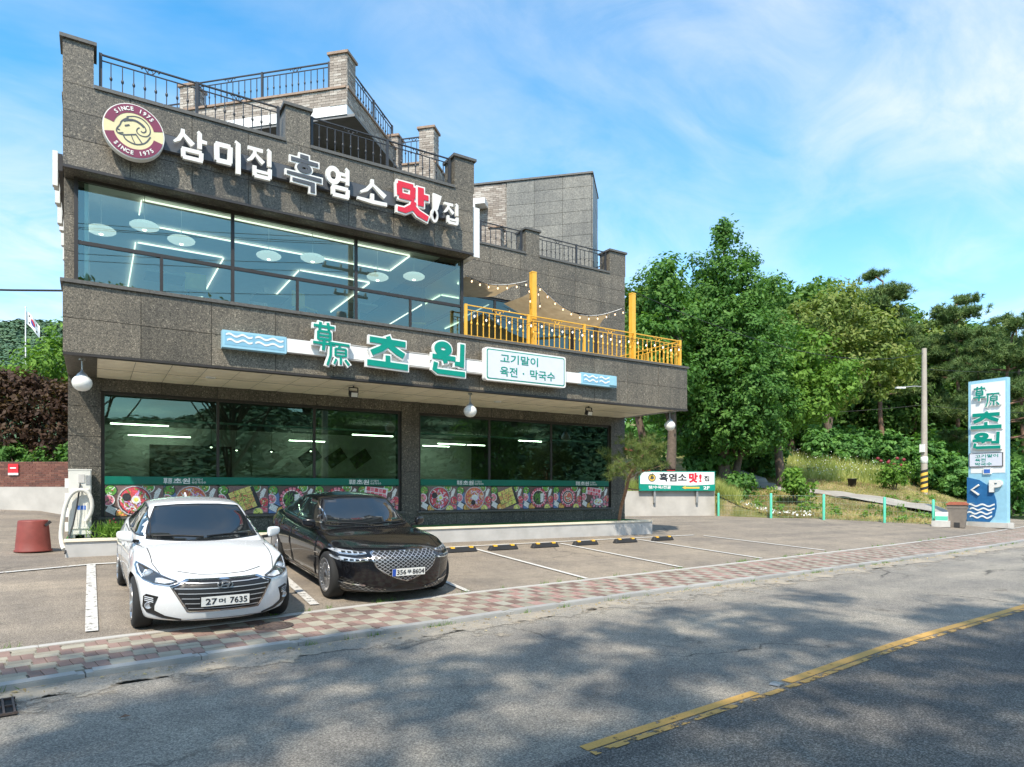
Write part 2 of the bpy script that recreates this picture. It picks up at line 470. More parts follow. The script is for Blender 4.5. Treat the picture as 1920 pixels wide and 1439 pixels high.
def wall_text(name, body, x0, x1, z0, z1, y, mat, parent, bold=0.0, extrude=.004, mtx=None, res=4):
    me = text_mesh(body, 1.0, bold, 0.5, res=res)
    fit_text(me, x0, x1, z0, z1)
    me.transform(Matrix.Diagonal((1, 1, extrude / .5, 1)))
    me.transform((mtx or Matrix.Identity(4)) @ Matrix.Translation((0, y, 0)) @ FACE)
    me.materials.append(MATS[mat] if isinstance(mat, str) else mat)
    return obj(name, me, parent)
# ------------------------------------------------------------------ ground, road, pavement
YK = [(-40, 0.6), (-12, 4.9), (-.65, 6.75), (.2, 6.92), (1.1, 7.0), (2.5, 7.12), (5.5, 7.42), (7.3, 7.58), (11, 7.78), (15.8, 8.1), (24.5, 8.9), (34, 10.4), (60, 16.5), (120, 40)]
YW = [(-40, 2.4), (-12, 6.4), (-.8, 8.25), (.8, 8.45), (2.5, 8.72), (4.9, 9.0), (7.4, 9.2), (12, 9.56), (20.7, 10.4), (28, 11.3), (34, 12.3), (60, 18.5), (120, 42)]
YL = [(-40, -2.2), (-12, 1.6), (2.75, 3.28), (4.9, 3.47), (7.46, 3.74), (10.8, 3.95), (20, 4.7), (34, 6.6), (60, 12.6), (120, 36)]
KS = 1.044
YK, YW, YL = ([(a * KS, b * KS) for a, b in L_] for L_ in (YK, YW, YL))
yk = lambda x: sinterp(x, YK)
yw = lambda x: sinterp(x, YW)
yl = lambda x: sinterp(x, YL)
Z0 = -.07
ROADZ = Z0 - .055
def gz(x, y):
    """height of the parking lot: rises gently from the pavement to the building"""
    d = y - yw(x)
    z = Z0 + .0695 * min(max(d, 0), 5.97)
    if d > 5.97 and x < -.3: z += .045 * (d - 5.97) * min(1, (-.3 - x) / .6)
    return z
BND = [((-2, 40), 1.2), ((12, 28), 1.35), ((21.5, 23.8), 1.45), ((25.6, 21.9), 1.42), ((25.6, 20.4), .85), ((25.7, 18.8), .42), ((26.9, 17.2), .30), ((28.9, 15.8), .22), ((30.5, 14.6), .12), ((33.5, 14.0), .02), ((42, 16.8), 0.0), ((62, 23.0), 0), ((124, 48), 0)]
BD = (.75, .66)
_bw = [(p[0] * .66 - p[1] * .75, p, h) for p, h in BND]
def tz(x, y):
    w = x * .66 - y * .75
    if w <= _bw[0][0]: p, h = _bw[0][1:]
    elif w >= _bw[-1][0]: p, h = _bw[-1][1:]
    else:
        for a, b in zip(_bw, _bw[1:]):
            if w <= b[0]: break
        t = (w - a[0]) / (b[0] - a[0])
        p = (lerp(a[1][0], b[1][0], t), lerp(a[1][1], b[1][1], t)); h = lerp(a[2], b[2], t)
    v = (x - p[0]) * BD[0] + (y - p[1]) * BD[1]
    k = 1 if h < 1 else .55
    z = h + .148 * k * min(max(v, 0), 13) + .24 * min(max(v - 13, 0), 6) + .05 * max(v - 19, 0) + .08 * max(v - 30, 0)
    z += .10 * math.sin(x * .9 + y * .5) * min(1, max(v, 0) / 4) + .05 * math.sin(x * 2.3 - y * 1.7) * min(1, max(v, 0) / 2)
    return z
def strip(name, pts_l, pts_r, mat, parent=None, kind='structure'):
    n = len(pts_l)
    o = MB().add(list(pts_l) + list(pts_r), [(i + n, i + n + 1, i + 1, i) for i in range(n - 1)]).build(name, mat, parent)
    if kind: tag(o, kind=kind)
    return o
m, nt, out = nmat('earth'); v = coords(nt)
a = ramp(nt, noise(nt, v, .9, 8, .65), [(.30, (.110, .135, .042)), (.45, (.190, .195, .070)), (.56, (.300, .250, .135)), (.70, (.380, .310, .185))])
a = mixc(nt, 1, a, ramp(nt, noise(nt, v, 14, 6, .7), [(.3, (.65, .65, .65)), (.7, (1.25, 1.25, 1.25))]), 'MULTIPLY')
bsdf(nt, out, a, .95, 0, .1, bump(nt, noise(nt, v, 9, 8, .7), .9, .08)); MATS['earth'] = m
M('field', (.09, .13, .04), .95, var=.4, scale=.08)
M('concrete', (.50, .48, .44), .85, var=.16, scale=2.2, bmp=.25, bscale=30)
M('concrete_pale', (.44, .42, .385), .85, var=.14, scale=1.6, bmp=.2, bscale=26)
M('kerb_granite', (.35, .345, .33), .8, var=.13, scale=70, bmp=.25, bscale=120, rnd=.10)
M('paver_red', (.275, .182, .15), .85, var=.18, scale=22, bmp=.25, bscale=60, rnd=.26)
M('paver_cream', (.36, .325, .255), .85, var=.14, scale=22, bmp=.25, bscale=60, rnd=.20)
M('joint_sand', (.23, .21, .17), .95, var=.2, scale=20)
M('path_mat', (.34, .31, .27), .9, var=.2, scale=1.2, bmp=.3, bscale=20)

# far ground sheet
g = MB(); N = 40
for r_ in (0, 1):
    pass
g.add([(-1500, -1500, -.6), (1500, -1500, -.6), (1500, 1500, -.6), (-1500, 1500, -.6)], [(0, 1, 2, 3)])
struct('ground', g, 'field')

xs = [-40 + i * 1.0 for i in range(161)]
# road: near lane, far lane and the strip along the kerb
strip('road', [(x, yl(x) - .03, ROADZ) for x in xs], [(x, yk(x) - .42, ROADZ) for x in xs], 'road_asphalt')
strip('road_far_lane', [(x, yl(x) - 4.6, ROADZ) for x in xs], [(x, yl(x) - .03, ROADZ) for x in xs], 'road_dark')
xf = [-40 + i * .25 for i in range(520)]
gut = MB(); n_ = len(xf)
for k_, (f_, z_) in enumerate(((1.25, .004), (.55, .005), (.22, .006), (-.06, .007))): gut.v += [(x, yk(x) - f_, ROADZ + z_) for x in xf]
gut.f = [(k_ * n_ + i, k_ * n_ + i + 1, (k_ + 1) * n_ + i + 1, (k_ + 1) * n_ + i) for k_ in range(3) for i in range(n_ - 1)]; gut.m = [0] * len(gut.f); gut.sm = gut.m
go = struct('road_gutter', gut, 'gutter_mat')
at = go.data.attributes.new('tone', 'FLOAT', 'POINT'); at.data.foreach_set('value', [t for t in (0.0, .42, .8, 1.0) for _ in xf])
strip('verge', [(x, yl(x) - 30, ROADZ - .02) for x in xs], [(x, yl(x) - 4.6, ROADZ - .008) for x in xs], 'earth')

# centre line: one thick band and a worn ghost beside it
xl = [-12 + i * .25 for i in range(340)]
def line_strip(name, f0, f1, a, b, mat, z=ROADZ + .006):
    q = [x for x in xl if a <= x <= b]
    return strip(name, [(x, f0(x), z) for x in q], [(x, f1(x), z) for x in q], mat)
line_strip('centre_line', lambda x: yl(x) - .005, lambda x: yl(x) + .085, 2.6, 4.85, 'line_yellow')
line_strip('centre_line', lambda x: yl(x) - .005, lambda x: yl(x) + .10, 5.05, 70, 'line_yellow')
line_strip('centre_line_worn', lambda x: yl(x) - .088, lambda x: yl(x) - .022, 2.7, 12, 'line_yellow_worn')
ln = strip('centre_line_worn', [(x, yl(x) - .065, ROADZ + .006) for x in xl if x > 12], [(x, yl(x) - .02, ROADZ + .006) for x in xl if x > 12], 'line_yellow_worn')

# parking lot
lot = MB(); lx = [-30 + i * .75 for i in range(97)]; lv = [-.12, 0, .5, 1, 2, 3, 4, 5, 5.6, 5.97, 6.3, 7, 8, 10, 12, 15, 18, 22, 28, 36]
vs = []
for x in lx:
    for d in lv: vs.append((x, yw(x) + d, gz(x, yw(x) + d) - .002))
k = len(lv)
lot.add(vs, [(i * k + j, (i + 1) * k + j, (i + 1) * k + j + 1, i * k + j + 1) for i in range(len(lx) - 1) for j in range(k - 1)], 0, True)
struct('parking_lot', lot, 'lot_asphalt')

def lot_line(p, q, w, mat):
    p, q = Vector(p), Vector(q); n = max(2, int((q - p).length / .3)); d = (q - p).normalized(); s_ = Vector((-d.y, d.x)) * w / 2
    A = [p.lerp(q, i / n) for i in range(n + 1)]
    return strip('bay_line', [(c.x + s_.x, c.y + s_.y, gz(c.x + s_.x, c.y + s_.y) + .016) for c in A], [(c.x - s_.x, c.y - s_.y, gz(c.x - s_.x, c.y - s_.y) + .016) for c in A], mat)
BAYS = [((-.02, 9.05), (-.04, 13.75)), ((2.66, 9.45), (2.82, 13.7)), ((5.16, 9.45), (5.2, 13.7)), ((7.78, 9.65), (7.55, 13.72)), ((10.6, 9.95), (10.2, 13.75)), ((13.6, 10.2), (12.95, 13.85)), ((16.8, 10.6), (15.8, 13.95))]
for i, (a, b) in enumerate(BAYS): lot_line(a, b, .13 if i < 2 else .10, 'line_white_worn' if i < 3 else 'line_white')
lot_line((-1.6, 13.2), (-.0, 13.78), .09, 'line_white_worn')
lot_line((-.02, 13.78), (15.6, 14.15), .09, 'line_white')

# pavement: joint bed, edging, kerb stones and blocks
walk = strip('pavement', [(x, yk(x) + .10, Z0 - .014) for x in xf], [(x, yw(x) - .06, Z0 - .012) for x in xf], 'joint_sand')
ex = [-16 + i * .5 for i in range(130)]
ed = MB()
edging = tag(bpy.data.objects.new('pavement_edging', None), kind='structure'); COL.objects.link(edging)
m_edge = bevel(MB().box(-.5, .5, -.5, .5, -.5, .5).mesh('edge_stone', 'concrete_pale'), .03)
for i in range(26):
    x0 = -3.5 + i; xm = x0 + .5
    a = Vector((x0, yw(x0))); b = Vector((x0 + 1, yw(x0 + 1))); d = b - a
    o = obj('edge_stone', m_edge, edging, ((a.x + b.x) / 2, (a.y + b.y) / 2 - .01, Z0 - .03), (0, 0, math.atan2(d.y, d.x)))
    o.scale = (d.length - .006, .11, .08)
strip('edging_far', [(x, yw(x) - .06, Z0 + .008) for x in ex if x >= 22.4], [(x, yw(x) + .045, Z0 + .010) for x in ex if x >= 22.4], 'concrete_pale', edging, None)
kerb = tag(bpy.data.objects.new('kerb', None), kind='structure'); COL.objects.link(kerb)
m_kerb = bevel(MB().box(-.5, .5, -.5, .5, -.5, .5).mesh('kerb_stone', 'kerb_granite'), .06, 2)
rk = random.Random(5)
x0 = -3.0
while x0 < 40:
    a = Vector((x0, yk(x0))); x1 = x0 + .98; b = Vector((x1, yk(x1))); d = b - a; nrm = Vector((-d.y, d.x)).normalized()
    c = (a + b) / 2 + nrm * .08
    o = obj('kerb_stone', m_kerb, kerb, (c.x, c.y, Z0 - .095 + rk.uniform(-.004, .004)), (rk.uniform(-.01, .01), rk.uniform(-.004, .004), math.atan2(d.y, d.x)))
    o.scale = (d.length - .008, .16, .20); x0 = x1
ROWS = 5; CL = .215
m_blk = {}
for nm in ('paver_red', 'paver_cream'):
    m_blk[nm] = bevel(MB().box(-.5, .5, -.5, .5, -.5, .5).mesh('paving_block', nm), .035)
far = MB(); rp = random.Random(11); cells = []
i = 0; x = -2.2
while x < 36:
    x1 = x + CL * .985
    a0, a1 = yk(x) + .165, yw(x) - .065; b0, b1 = yk(x1) + .165, yw(x1) - .065
    for r_ in range(ROWS):
        P = [Vector((x, lerp(a0, a1, r_ / ROWS))), Vector((x1, lerp(b0, b1, r_ / ROWS))), Vector((x1, lerp(b0, b1, (r_ + 1) / ROWS))), Vector((x, lerp(a0, a1, (r_ + 1) / ROWS)))]
        cells.append((i, r_, P))
    x = x1; i += 1
count = 0
for (i, r_, P) in cells:
    red = (i + r_) % 2 == 0
    for h_ in (0, 1):
        if red: t0, t1, u0, u1 = h_ * .5, h_ * .5 + .5, 0, 1
        else: t0, t1, u0, u1 = 0, 1, h_ * .5, h_ * .5 + .5
        bl = lambda t, u: P[0].lerp(P[1], t).lerp(P[3].lerp(P[2], t), u)
        g_ = .02
        q = [bl(t0, u0), bl(t1, u0), bl(t1, u1), bl(t0, u1)]
        c = (q[0] + q[1] + q[2] + q[3]) / 4
        dx = ((q[1] + q[2]) - (q[0] + q[3])) / 2; dy = ((q[3] + q[2]) - (q[0] + q[1])) / 2
        if -1.3 <= c.x < 5.15 and count < 300:
            o = obj('paving_block', m_blk['paver_red' if red else 'paver_cream'], walk, (c.x, c.y, Z0 - .03 + rp.uniform(-.003, .003)), (rp.uniform(-.012, .012), rp.uniform(-.012, .012), math.atan2(dx.y, dx.x)))
            o.scale = (dx.length - .006, dy.length - .006, .06); count += 1
        else:
            z = Z0 + rp.uniform(-.004, .001)
            s0 = (dx.length - .006) / dx.length; s1 = (dy.length - .006) / dy.length
            q2 = [c + dx * (sx * s0 / 2) + dy * (sy * s1 / 2) for sx, sy in ((-1, -1), (1, -1), (1, 1), (-1, 1))]
            vs = [(p.x, p.y, z) for p in q2] + [(p.x, p.y, Z0 - .04) for p in q2]
            far.add(vs, [(0, 1, 2, 3), (4, 5, 1, 0), (5, 6, 2, 1), (6, 7, 3, 2), (7, 4, 0, 3)], (0 if red else 2) + (rp.random() < .4))
M('paver_red2', (.33, .205, .175), .85, var=.18, scale=22)
M('paver_cream2', (.325, .305, .25), .85, var=.14, scale=22)
tag(far.build('paving_blocks_far', ['paver_red', 'paver_red2', 'paver_cream', 'paver_cream2'], walk), kind='stuff')

# rising ground behind the fence, and the farm track on it
ter = MB(); us = []
for a, b in zip(BND, BND[1:]):
    n = max(3, int(math.dist(a[0], b[0]) / 1.2))
    us += [(lerp(a[0][0], b[0][0], i / n), lerp(a[0][1], b[0][1], i / n)) for i in range(n)]
tv = [0, .15, .5, 1, 1.6, 2.3, 3, 4, 5, 6, 7.5, 9, 11, 13, 15, 18, 22, 27, 33, 40, 55, 75, 100, 140]
vs = [(u[0] + BD[0] * d, u[1] + BD[1] * d, tz(u[0] + BD[0] * d, u[1] + BD[1] * d)) for u in us for d in tv]
vs = [(x - .04 * (j % len(tv) == 0), y - .04 * (j % len(tv) == 0), z if j % len(tv) else -.12) for j, (x, y, z) in enumerate(vs)]
k = len(tv)
ter.add(vs, [(i * k + j, (i + 1) * k + j, (i + 1) * k + j + 1, i * k + j + 1)[::-1] for i in range(len(us) - 1) for j in range(k - 1)], 0, True)
struct('bank', ter, 'earth')
def bank_at(t, v):
    i = min(int(t), len(BND) - 2); a, b = BND[i][0], BND[i + 1][0]; q = t - i
    return lerp(a[0], b[0], q) + BD[0] * v, lerp(a[1], b[1], q) + BD[1] * v
PATH = [(*bank_at(t, v), w) for t, v, w in ((9.2, .4, 2.2), (8.8, 2.6, 2.6), (8.1, 4.8, 3.0), (7.2, 6.8, 3.2), (6.2, 8.4, 3.2), (5.2, 9.6, 3.0), (4.3, 10.6, 2.6), (3.6, 11.4, 2.2))]
def path_pt(t):
    n = len(PATH) - 1; i = min(int(t * n), n - 1); f = t * n - i
    def cr(k):
        p0, p1, p2, p3 = (PATH[max(0, min(n, i + d))][k] for d in (-1, 0, 1, 2))
        return .5 * (2 * p1 + (p2 - p0) * f + (2 * p0 - 5 * p1 + 4 * p2 - p3) * f * f + (3 * p1 - p0 - 3 * p2 + p3) * f**3)
    return cr(0), cr(1), cr(2)
L_, R_ = [], []
for i in range(61):
    t = i / 60; x, y, w_ = path_pt(t); x2, y2, _ = path_pt(min(1, t + .01)) if t < 1 else path_pt(1)
    x1, y1, _ = path_pt(max(0, t - .01)); dx, dy = x2 - x1, y2 - y1; l = math.hypot(dx, dy); nx, ny = -dy / l, dx / l
    zm = max(0, tz(x, y) - (tz(x + nx * w_ / 2, y + ny * w_ / 2) + tz(x - nx * w_ / 2, y - ny * w_ / 2)) / 2) + .07
    L_.append((x + nx * w_ / 2, y + ny * w_ / 2, tz(x + nx * w_ / 2, y + ny * w_ / 2) + zm)); R_.append((x - nx * w_ / 2, y - ny * w_ / 2, tz(x - nx * w_ / 2, y - ny * w_ / 2) + zm))
strip('farm_track', L_, R_, 'path_mat')
# ------------------------------------------------------------------ the restaurant
YF, YWL, YP, XL, XR, XB = 13.36, 16.0, 14.77, -.44, 14.45, 7.41
ZG, ZS, ZT, ZB, ZC, ZK, ZP = .345, 3.92, 5.15, 7.07, 8.52, 9.24, .68
BLD = wthing('restaurant_building', 'two storey restaurant clad in speckled dark granite with brick roof terrace', 'building', (7, 16, .345))
M('frame_dark', (.035, .030, .027), .45, var=.1)
M('core_dark', (.03, .03, .028), .9)
M('white_paint', (.78, .78, .77), .5, var=.05)
M('white_wall', (.74, .75, .73), .8, var=.04)
M('soffit_cream', (.80, .72, .57), .55, var=.06, scale=2, rnd=.05)
M('coping', (.105, .10, .09), .5, var=.25, scale=30)
M('coping_brick', (.30, .21, .15), .7, var=.2, scale=12)
M('iron', (.035, .037, .042), .45, var=.1)
M('rail_yellow', (.80, .44, .055), .42, var=.08)
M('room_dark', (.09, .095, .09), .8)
M('wood_floor', (.30, .22, .15), .5)
M('green_film', (.0, .155, .105), .35, var=.05)
M('astro', (.035, .15, .03), .95, var=.3, scale=40, bmp=.6, bscale=150)
M('soffit_grey', (.20, .20, .20), .8)
GLASS('glass_upper', (.62, .84, .77), (.82, .98, .85), .15, 1.1, .0)
GLASS('glass_lower', (.26, .46, .39), (.62, .90, .75), .08, 1.45, .012)
GLASS('glass_terrace', (.24, .34, .31), (.70, .92, .86), .10, 1.2, .02)

def panel_grid(parent, o, u, n, width, z0, z1, nu, nv, mat, t=.022, gap=.009, name='granite_panel', skip=()):
    """cladding panels on a wall through o, running along u (unit xy), facing n"""
    u = Vector((*u, 0)); n = Vector((*n, 0)); o = Vector((*o, 0))
    wu = width / nu; hv = (z1 - z0) / nv; r = random.Random(int(z0 * 97 + width * 13 + o.x * 7))
    for i in range(nu):
        for j in range(nv):
            if (i, j) in skip: continue
            d = r.uniform(-.0025, .0025)
            c = o + u * (wu * (i + .5)) + n * (t / 2 + d) + Vector((0, 0, z0 + hv * (j + .5)))
            MB().obox(c, u * (wu - gap) / 2, n * t / 2, Vector((0, 0, (hv - gap) / 2))).build(name, mat, parent)
F, S_L, S_R = (1, 0), (0, 1), (0, 1)

core = MB()
core.box(XL + .03, 6.75 - 6.62, YWL + .03, 26, ZG - .3, ZS)                 # ground floor piers and header
core.box(6.75, 7.25, YWL + .03, YWL + .4, ZG - .3, ZS)
core.box(13.87, XR - .03, YWL + .03, YWL + .4, ZG - .3, ZS)
core.box(.13, 6.75, YWL + .03, YWL + .35, 3.64, ZS); core.box(7.25, 13.87, YWL + .03, YWL + .35, 3.64, ZS)
core.box(.13, 6.75, YWL + .03, YWL + .35, ZG - .3, 1.0); core.box(7.25, 13.87, YWL + .03, YWL + .35, ZG - .3, 1.0)
core.box(XR - .35, XR - .03, YWL + .4, 26, ZG - .3, ZC)
core.box(XL + .03, XR - .03, YF + .03, 26, ZS + .05, ZT - .08)             # first floor slab
core.box(XL + .03, XL + .3, YF + .55, 26, ZT - .08, ZC - .03)              # west wall
core.box(XL + .03, XB - .03, YF + .03, YF + .5, ZB + .03, ZC - .03)       # sign beam
core.box(XB - .3, XB - .03, YF + .5, YWL + .4, ZB + .03, ZC - .03)
core.box(XL + .3, XB - .3, YF + .5, 26, ZB + .22, ZB + .4)                # roof slabs
core.box(XB - .3, XR - .35, YWL + .35, 26, ZB + .22, ZB + .4)
core.box(XB, 13.35, YWL + .03, YWL + .35, 7.02, ZC - .03); core.box(13.35, XR - .03, YWL + .03, YWL + .35, ZT - .1, ZC - .03)
core.box(XL + .03, XR - .03, 25.8, 26.1, ZG - .3, ZC - .03)
core.build('wall', 'core_dark', BLD)

# granite cladding, panel by panel
def clad(*a, **k): panel_grid(BLD, *a, **k)
clad((XL, YF + .022), (1, 0), (0, -1), XR - XL, ZS, ZT - .06, 13, 2, 'granite')
clad((XL + .022, YF + .022), (0, 1), (-1, 0), 12.5, ZS, ZT - .06, 11, 2, 'granite')
clad((XR - .022, YF + .022), (0, 1), (1, 0), 12.5, ZS, ZT - .06, 11, 2, 'granite')
clad((XL, YF + .022), (1, 0), (0, -1), XB - XL, ZB, ZC - .06, 8, 3, 'granite')
clad((XL + .022, YF + .022), (0, 1), (-1, 0), 12.5, ZB, ZC - .06, 11, 3, 'granite')
clad((XB - .022, YF + .022), (0, 1), (1, 0), 2.6, ZB, ZC - .06, 2, 3, 'granite')
clad((XL + .022, YF + .57), (0, 1), (-1, 0), 12, ZT, ZB, 10, 3, 'granite')
clad((XL, YF + .57), (1, 0), (0, -1), .16, ZT, ZB, 1, 3, 'granite')
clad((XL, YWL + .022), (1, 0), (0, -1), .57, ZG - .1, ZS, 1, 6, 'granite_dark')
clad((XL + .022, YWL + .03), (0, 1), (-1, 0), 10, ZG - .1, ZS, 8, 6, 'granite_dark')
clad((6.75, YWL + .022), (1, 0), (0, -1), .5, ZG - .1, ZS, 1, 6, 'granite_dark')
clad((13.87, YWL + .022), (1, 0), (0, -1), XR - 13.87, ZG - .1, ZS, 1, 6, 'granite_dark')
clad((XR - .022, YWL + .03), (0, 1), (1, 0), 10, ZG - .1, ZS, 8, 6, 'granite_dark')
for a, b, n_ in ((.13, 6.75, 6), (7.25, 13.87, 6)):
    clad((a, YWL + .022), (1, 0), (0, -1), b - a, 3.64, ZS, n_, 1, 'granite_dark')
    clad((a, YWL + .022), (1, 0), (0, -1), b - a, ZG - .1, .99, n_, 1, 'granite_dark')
    MB().box(a - .06, b + .06, YWL - .07, YWL + .12, .992, 1.04).build('window_sill', 'coping', BLD)
clad((XB, YWL + .022), (1, 0), (0, -1), XR - XB, 7.03, ZC - .06, 7, 3, 'granite')
clad((13.35, YWL + .022), (1, 0), (0, -1), XR - 13.35, ZT, 7.03, 1, 4, 'granite')
clad((XR - .022, YWL + .03), (0, 1), (1, 0), 10, ZT, ZC - .06, 8, 6, 'granite')
# beam underside and front lip of the soffit
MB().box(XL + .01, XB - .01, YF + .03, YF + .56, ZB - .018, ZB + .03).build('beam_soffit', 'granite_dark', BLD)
MB().box(XL, XR, YF - .02, YF + .10, ZS - .045, ZS).box(XL, XR, YF + .11, YF + .22, ZS - .03, ZS).build('soffit_lip', 'frame_dark', BLD)
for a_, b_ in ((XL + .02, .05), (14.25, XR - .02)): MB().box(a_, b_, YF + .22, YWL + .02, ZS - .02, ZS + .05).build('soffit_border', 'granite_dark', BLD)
MB().box(XL, XB, YF - .018, YF + .012, ZB - .05, ZB - .003).build('beam_lip', 'frame_dark', BLD)
# pressed cream soffit panels with shallow waves
def soffit_panel():
    mb = MB(); W, D = .585, 1.165; nx, ny = 4, 16; vs = []
    for j in range(ny + 1):
        for i in range(nx + 1):
            u = i / nx; v = j / ny
            w = -.034 * max(0, math.sin(v * math.pi * 4 + .2)) * math.sin(math.pi * u) ** .6
            vs.append((u * W - W / 2, v * D - D / 2, w))
    mb.add(vs, [(j * (nx + 1) + i, (j + 1) * (nx + 1) + i, (j + 1) * (nx + 1) + i + 1, j * (nx + 1) + i + 1) for j in range(ny) for i in range(nx)], 0, True)
    return mb.mesh('soffit_panel', 'soffit_cream')
sp = soffit_panel()
for i in range(24):
    for j in range(2):
        obj('soffit_panel', sp, BLD, (.05 + .592 * (i + .5), YF + .235 + 1.2 * (j + .5), ZS - .012))
MB().box(.05, 14.25, YF + .22, YWL, ZS + .006, ZS + .03).build('soffit_back', 'frame_dark', BLD)

# copings and parapet piers
def coping(a, b, y0, y1, z, mat='coping'):
    n = max(1, round((b - a) / 1.25)); w = (b - a) / n
    for i in range(n): MB().box(a + i * w + .003, a + (i + 1) * w - .003, y0, y1, z - .06, z).build('coping', mat, BLD)
coping(XL - .04, XB + .02, YF - .04, YF + .54, ZT)
coping(XB + .02, XR + .04, YF - .04, YF + .2, ZT)
MB().box(XR - .16, XR + .04, YF + .2, YWL, ZT - .06, ZT).build('coping', 'coping', BLD)
MB().box(XB, XR - .16, YF + .2, YWL, ZT - .09, ZT - .04).build('terrace_floor', 'wood_floor', BLD)
coping(0.0, 3.19, YF - .03, YF + .3, ZC); coping(3.67, 6.93, YF - .03, YF + .3, ZC)
coping(XB + .02, 10.62, YWL - .03, YWL + .3, ZC); coping(11.1, 13.8, YWL - .03, YWL + .3, ZC)
MB().box(XL - .03, XL + .3, YF + .5, 26, ZC - .06, ZC).build('coping', 'coping', BLD)
MB().box(XR - .3, XR + .03, YWL + .5, 26, ZC - .06, ZC).build('coping', 'coping', BLD)
def pier(x0, x1, y0, y1):
    MB().box(x0 + .02, x1 - .02, y0 + .02, y1, ZC - .06, ZK - .06).build('parapet_pier_core', 'core_dark', BLD)
    p = MB().box(x0, x1, y0, y1 - .1, ZC - .058, ZK - .06).build('parapet_pier', 'granite', BLD)
    MB().box(x0 - .045, x1 + .045, y0 - .045, y1 - .06, ZK - .058, ZK).build('pier_cap', 'coping', p)
pier(XL, 0.0, YF, YF + .6); pier(3.19, 3.67, YF, YF + .6); pier(6.93, 7.43, YF, YF + .6)
pier(10.62, 11.1, YWL, YWL + .6); pier(13.82, 14.47, YWL, YWL + .6)
for nm in [o.name for o in bpy.data.objects if o.name.startswith('parapet_pier_core')]: bpy.data.objects.remove(bpy.data.objects[nm])

# windows -------------------------------------------------------------
def window(x0, x1, z0, z1, y, vbars, hbar, lower, glass, fw=.06, parent=BLD):
    """frame with mullions, each pane a piece of its own"""
    mb = MB(); d0, d1 = y - .03, y + .05
    mb.box(x0, x0 + fw, d0, d1, z0, z1); mb.box(x1 - fw, x1, d0, d1, z0, z1)
    mb.box(x0 + fw, x1 - fw, d0, d1, z1 - fw, z1); mb.box(x0 + fw, x1 - fw, d0, d1, z0, z0 + fw)
    for v_ in vbars: mb.box(v_ - fw / 2, v_ + fw / 2, d0 + .004, d1 - .004, z0 + fw, z1 - fw)
    if hbar:
        e = [x0 + fw] + [q for v_ in vbars for q in (v_ - fw / 2, v_ + fw / 2)] + [x1 - fw]
        for a, b in zip(e[::2], e[1::2]): mb.box(a, b, d0 + .008, d1 - .008, hbar - .032, hbar + .032)
    for l in lower: mb.box(l - .026, l + .026, d0 + .01, d1 - .01, z0 + fw, hbar - .032)
    w = mb.build('window', 'frame_dark', parent)
    xs_ = [x0] + list(vbars) + [x1]
    for a, b in zip(xs_, xs_[1:]):
        rows = [(z0, z1, [a, b])] if not hbar else [(hbar, z1, [a, b]), (z0, hbar, [a] + [l for l in lower if a < l < b] + [b])]
        for (c, d, e) in rows:
            for p, q in zip(e, e[1:]):
                MB().add([(p + .02, y, c + .02), (q - .02, y, c + .02), (q - .02, y, d - .02), (p + .02, y, d - .02)], [(0, 1, 2, 3)]).build('pane', glass, w)
    return w
window(-.29, 7.37, ZT - .02, ZB - .01, 13.8, (2.29, 4.77), 5.93, (1.06, 3.53, 6.03), 'glass_upper')
window(.13, 6.75, 1.0, 3.64, YWL + .10, (2.36, 4.52), None, (), 'glass_lower')
window(7.25, 13.87, 1.0, 3.64, YWL + .10, (9.44, 11.59), None, (), 'glass_lower')
window(XB, 12.3, ZT - .05, 7.03, YWL + .06, (9.6, 11.0), None, (), 'glass_terrace')
window(12.38, 13.33, ZT - .05, 7.03, YWL + .07, (), 6.75, (), 'glass_terrace', .09)
# glazed return on the terrace side
sw = MB().box(7.33, 7.39, 13.86, 13.92, ZT, ZB).box(7.33, 7.39, 15.94, 16.0, ZT, ZB).box(7.335, 7.385, 13.92, 15.94, 5.9, 5.96).box(7.335, 7.385, 13.92, 15.94, ZB - .06, ZB - .01)
sw = sw.build('window', 'frame_dark', BLD)
for a, b in ((ZT, 5.93), (5.93, ZB - .02)):
    MB().add([(7.36, 13.9, a), (7.36, 15.96, a), (7.36, 15.96, b), (7.36, 13.9, b)], [(0, 1, 2, 3)]).build('pane', 'glass_upper', sw)

# rooms behind the glass ------------------------------------------------
MB().box(-.14, 7.3, 14.0, 22, 5.1, 5.14).build('room_floor', 'wood_floor', BLD)
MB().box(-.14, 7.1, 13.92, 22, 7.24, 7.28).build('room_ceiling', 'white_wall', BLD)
MB().box(-.14, 14.1, 21.9, 22.0, 5.14, 7.24).box(-.14, -.08, 13.9, 21.9, 5.14, 7.24).box(4.0, 4.12, 19.2, 21.9, 5.14, 7.24).build('room_wall', 'white_wall', BLD)
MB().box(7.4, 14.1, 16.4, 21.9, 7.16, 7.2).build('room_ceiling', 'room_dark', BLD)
MB().box(7.3, 14.1, 16.4, 21.9, 5.1, 5.13).build('room_floor', 'wood_floor', BLD)
MB().box(.13, 14.1, 16.3, 25.8, ZG + .02, ZG + .1).build('room_floor', 'wood_floor', BLD)
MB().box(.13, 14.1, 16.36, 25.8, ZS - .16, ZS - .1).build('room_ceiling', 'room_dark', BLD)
MB().box(.13, 14.1, 25.6, 25.75, ZG + .1, ZS - .16).box(.135, .2, 16.4, 25.6, ZG + .1, ZS - .16).build('room_wall', 'white_wall', BLD)
MB().box(.14, 6.74, 16.5, 16.56, 3.12, 3.16).box(7.26, 13.86, 16.5, 16.56, 3.12, 3.16).build('ceiling_edge', 'white_wall', BLD)
M('print_dark', (.10, .085, .075), .7, var=.8, scale=7)
M('menu_white', (.62, .63, .60), .7)
M('steel', (.35, .36, .36), .35, .8)
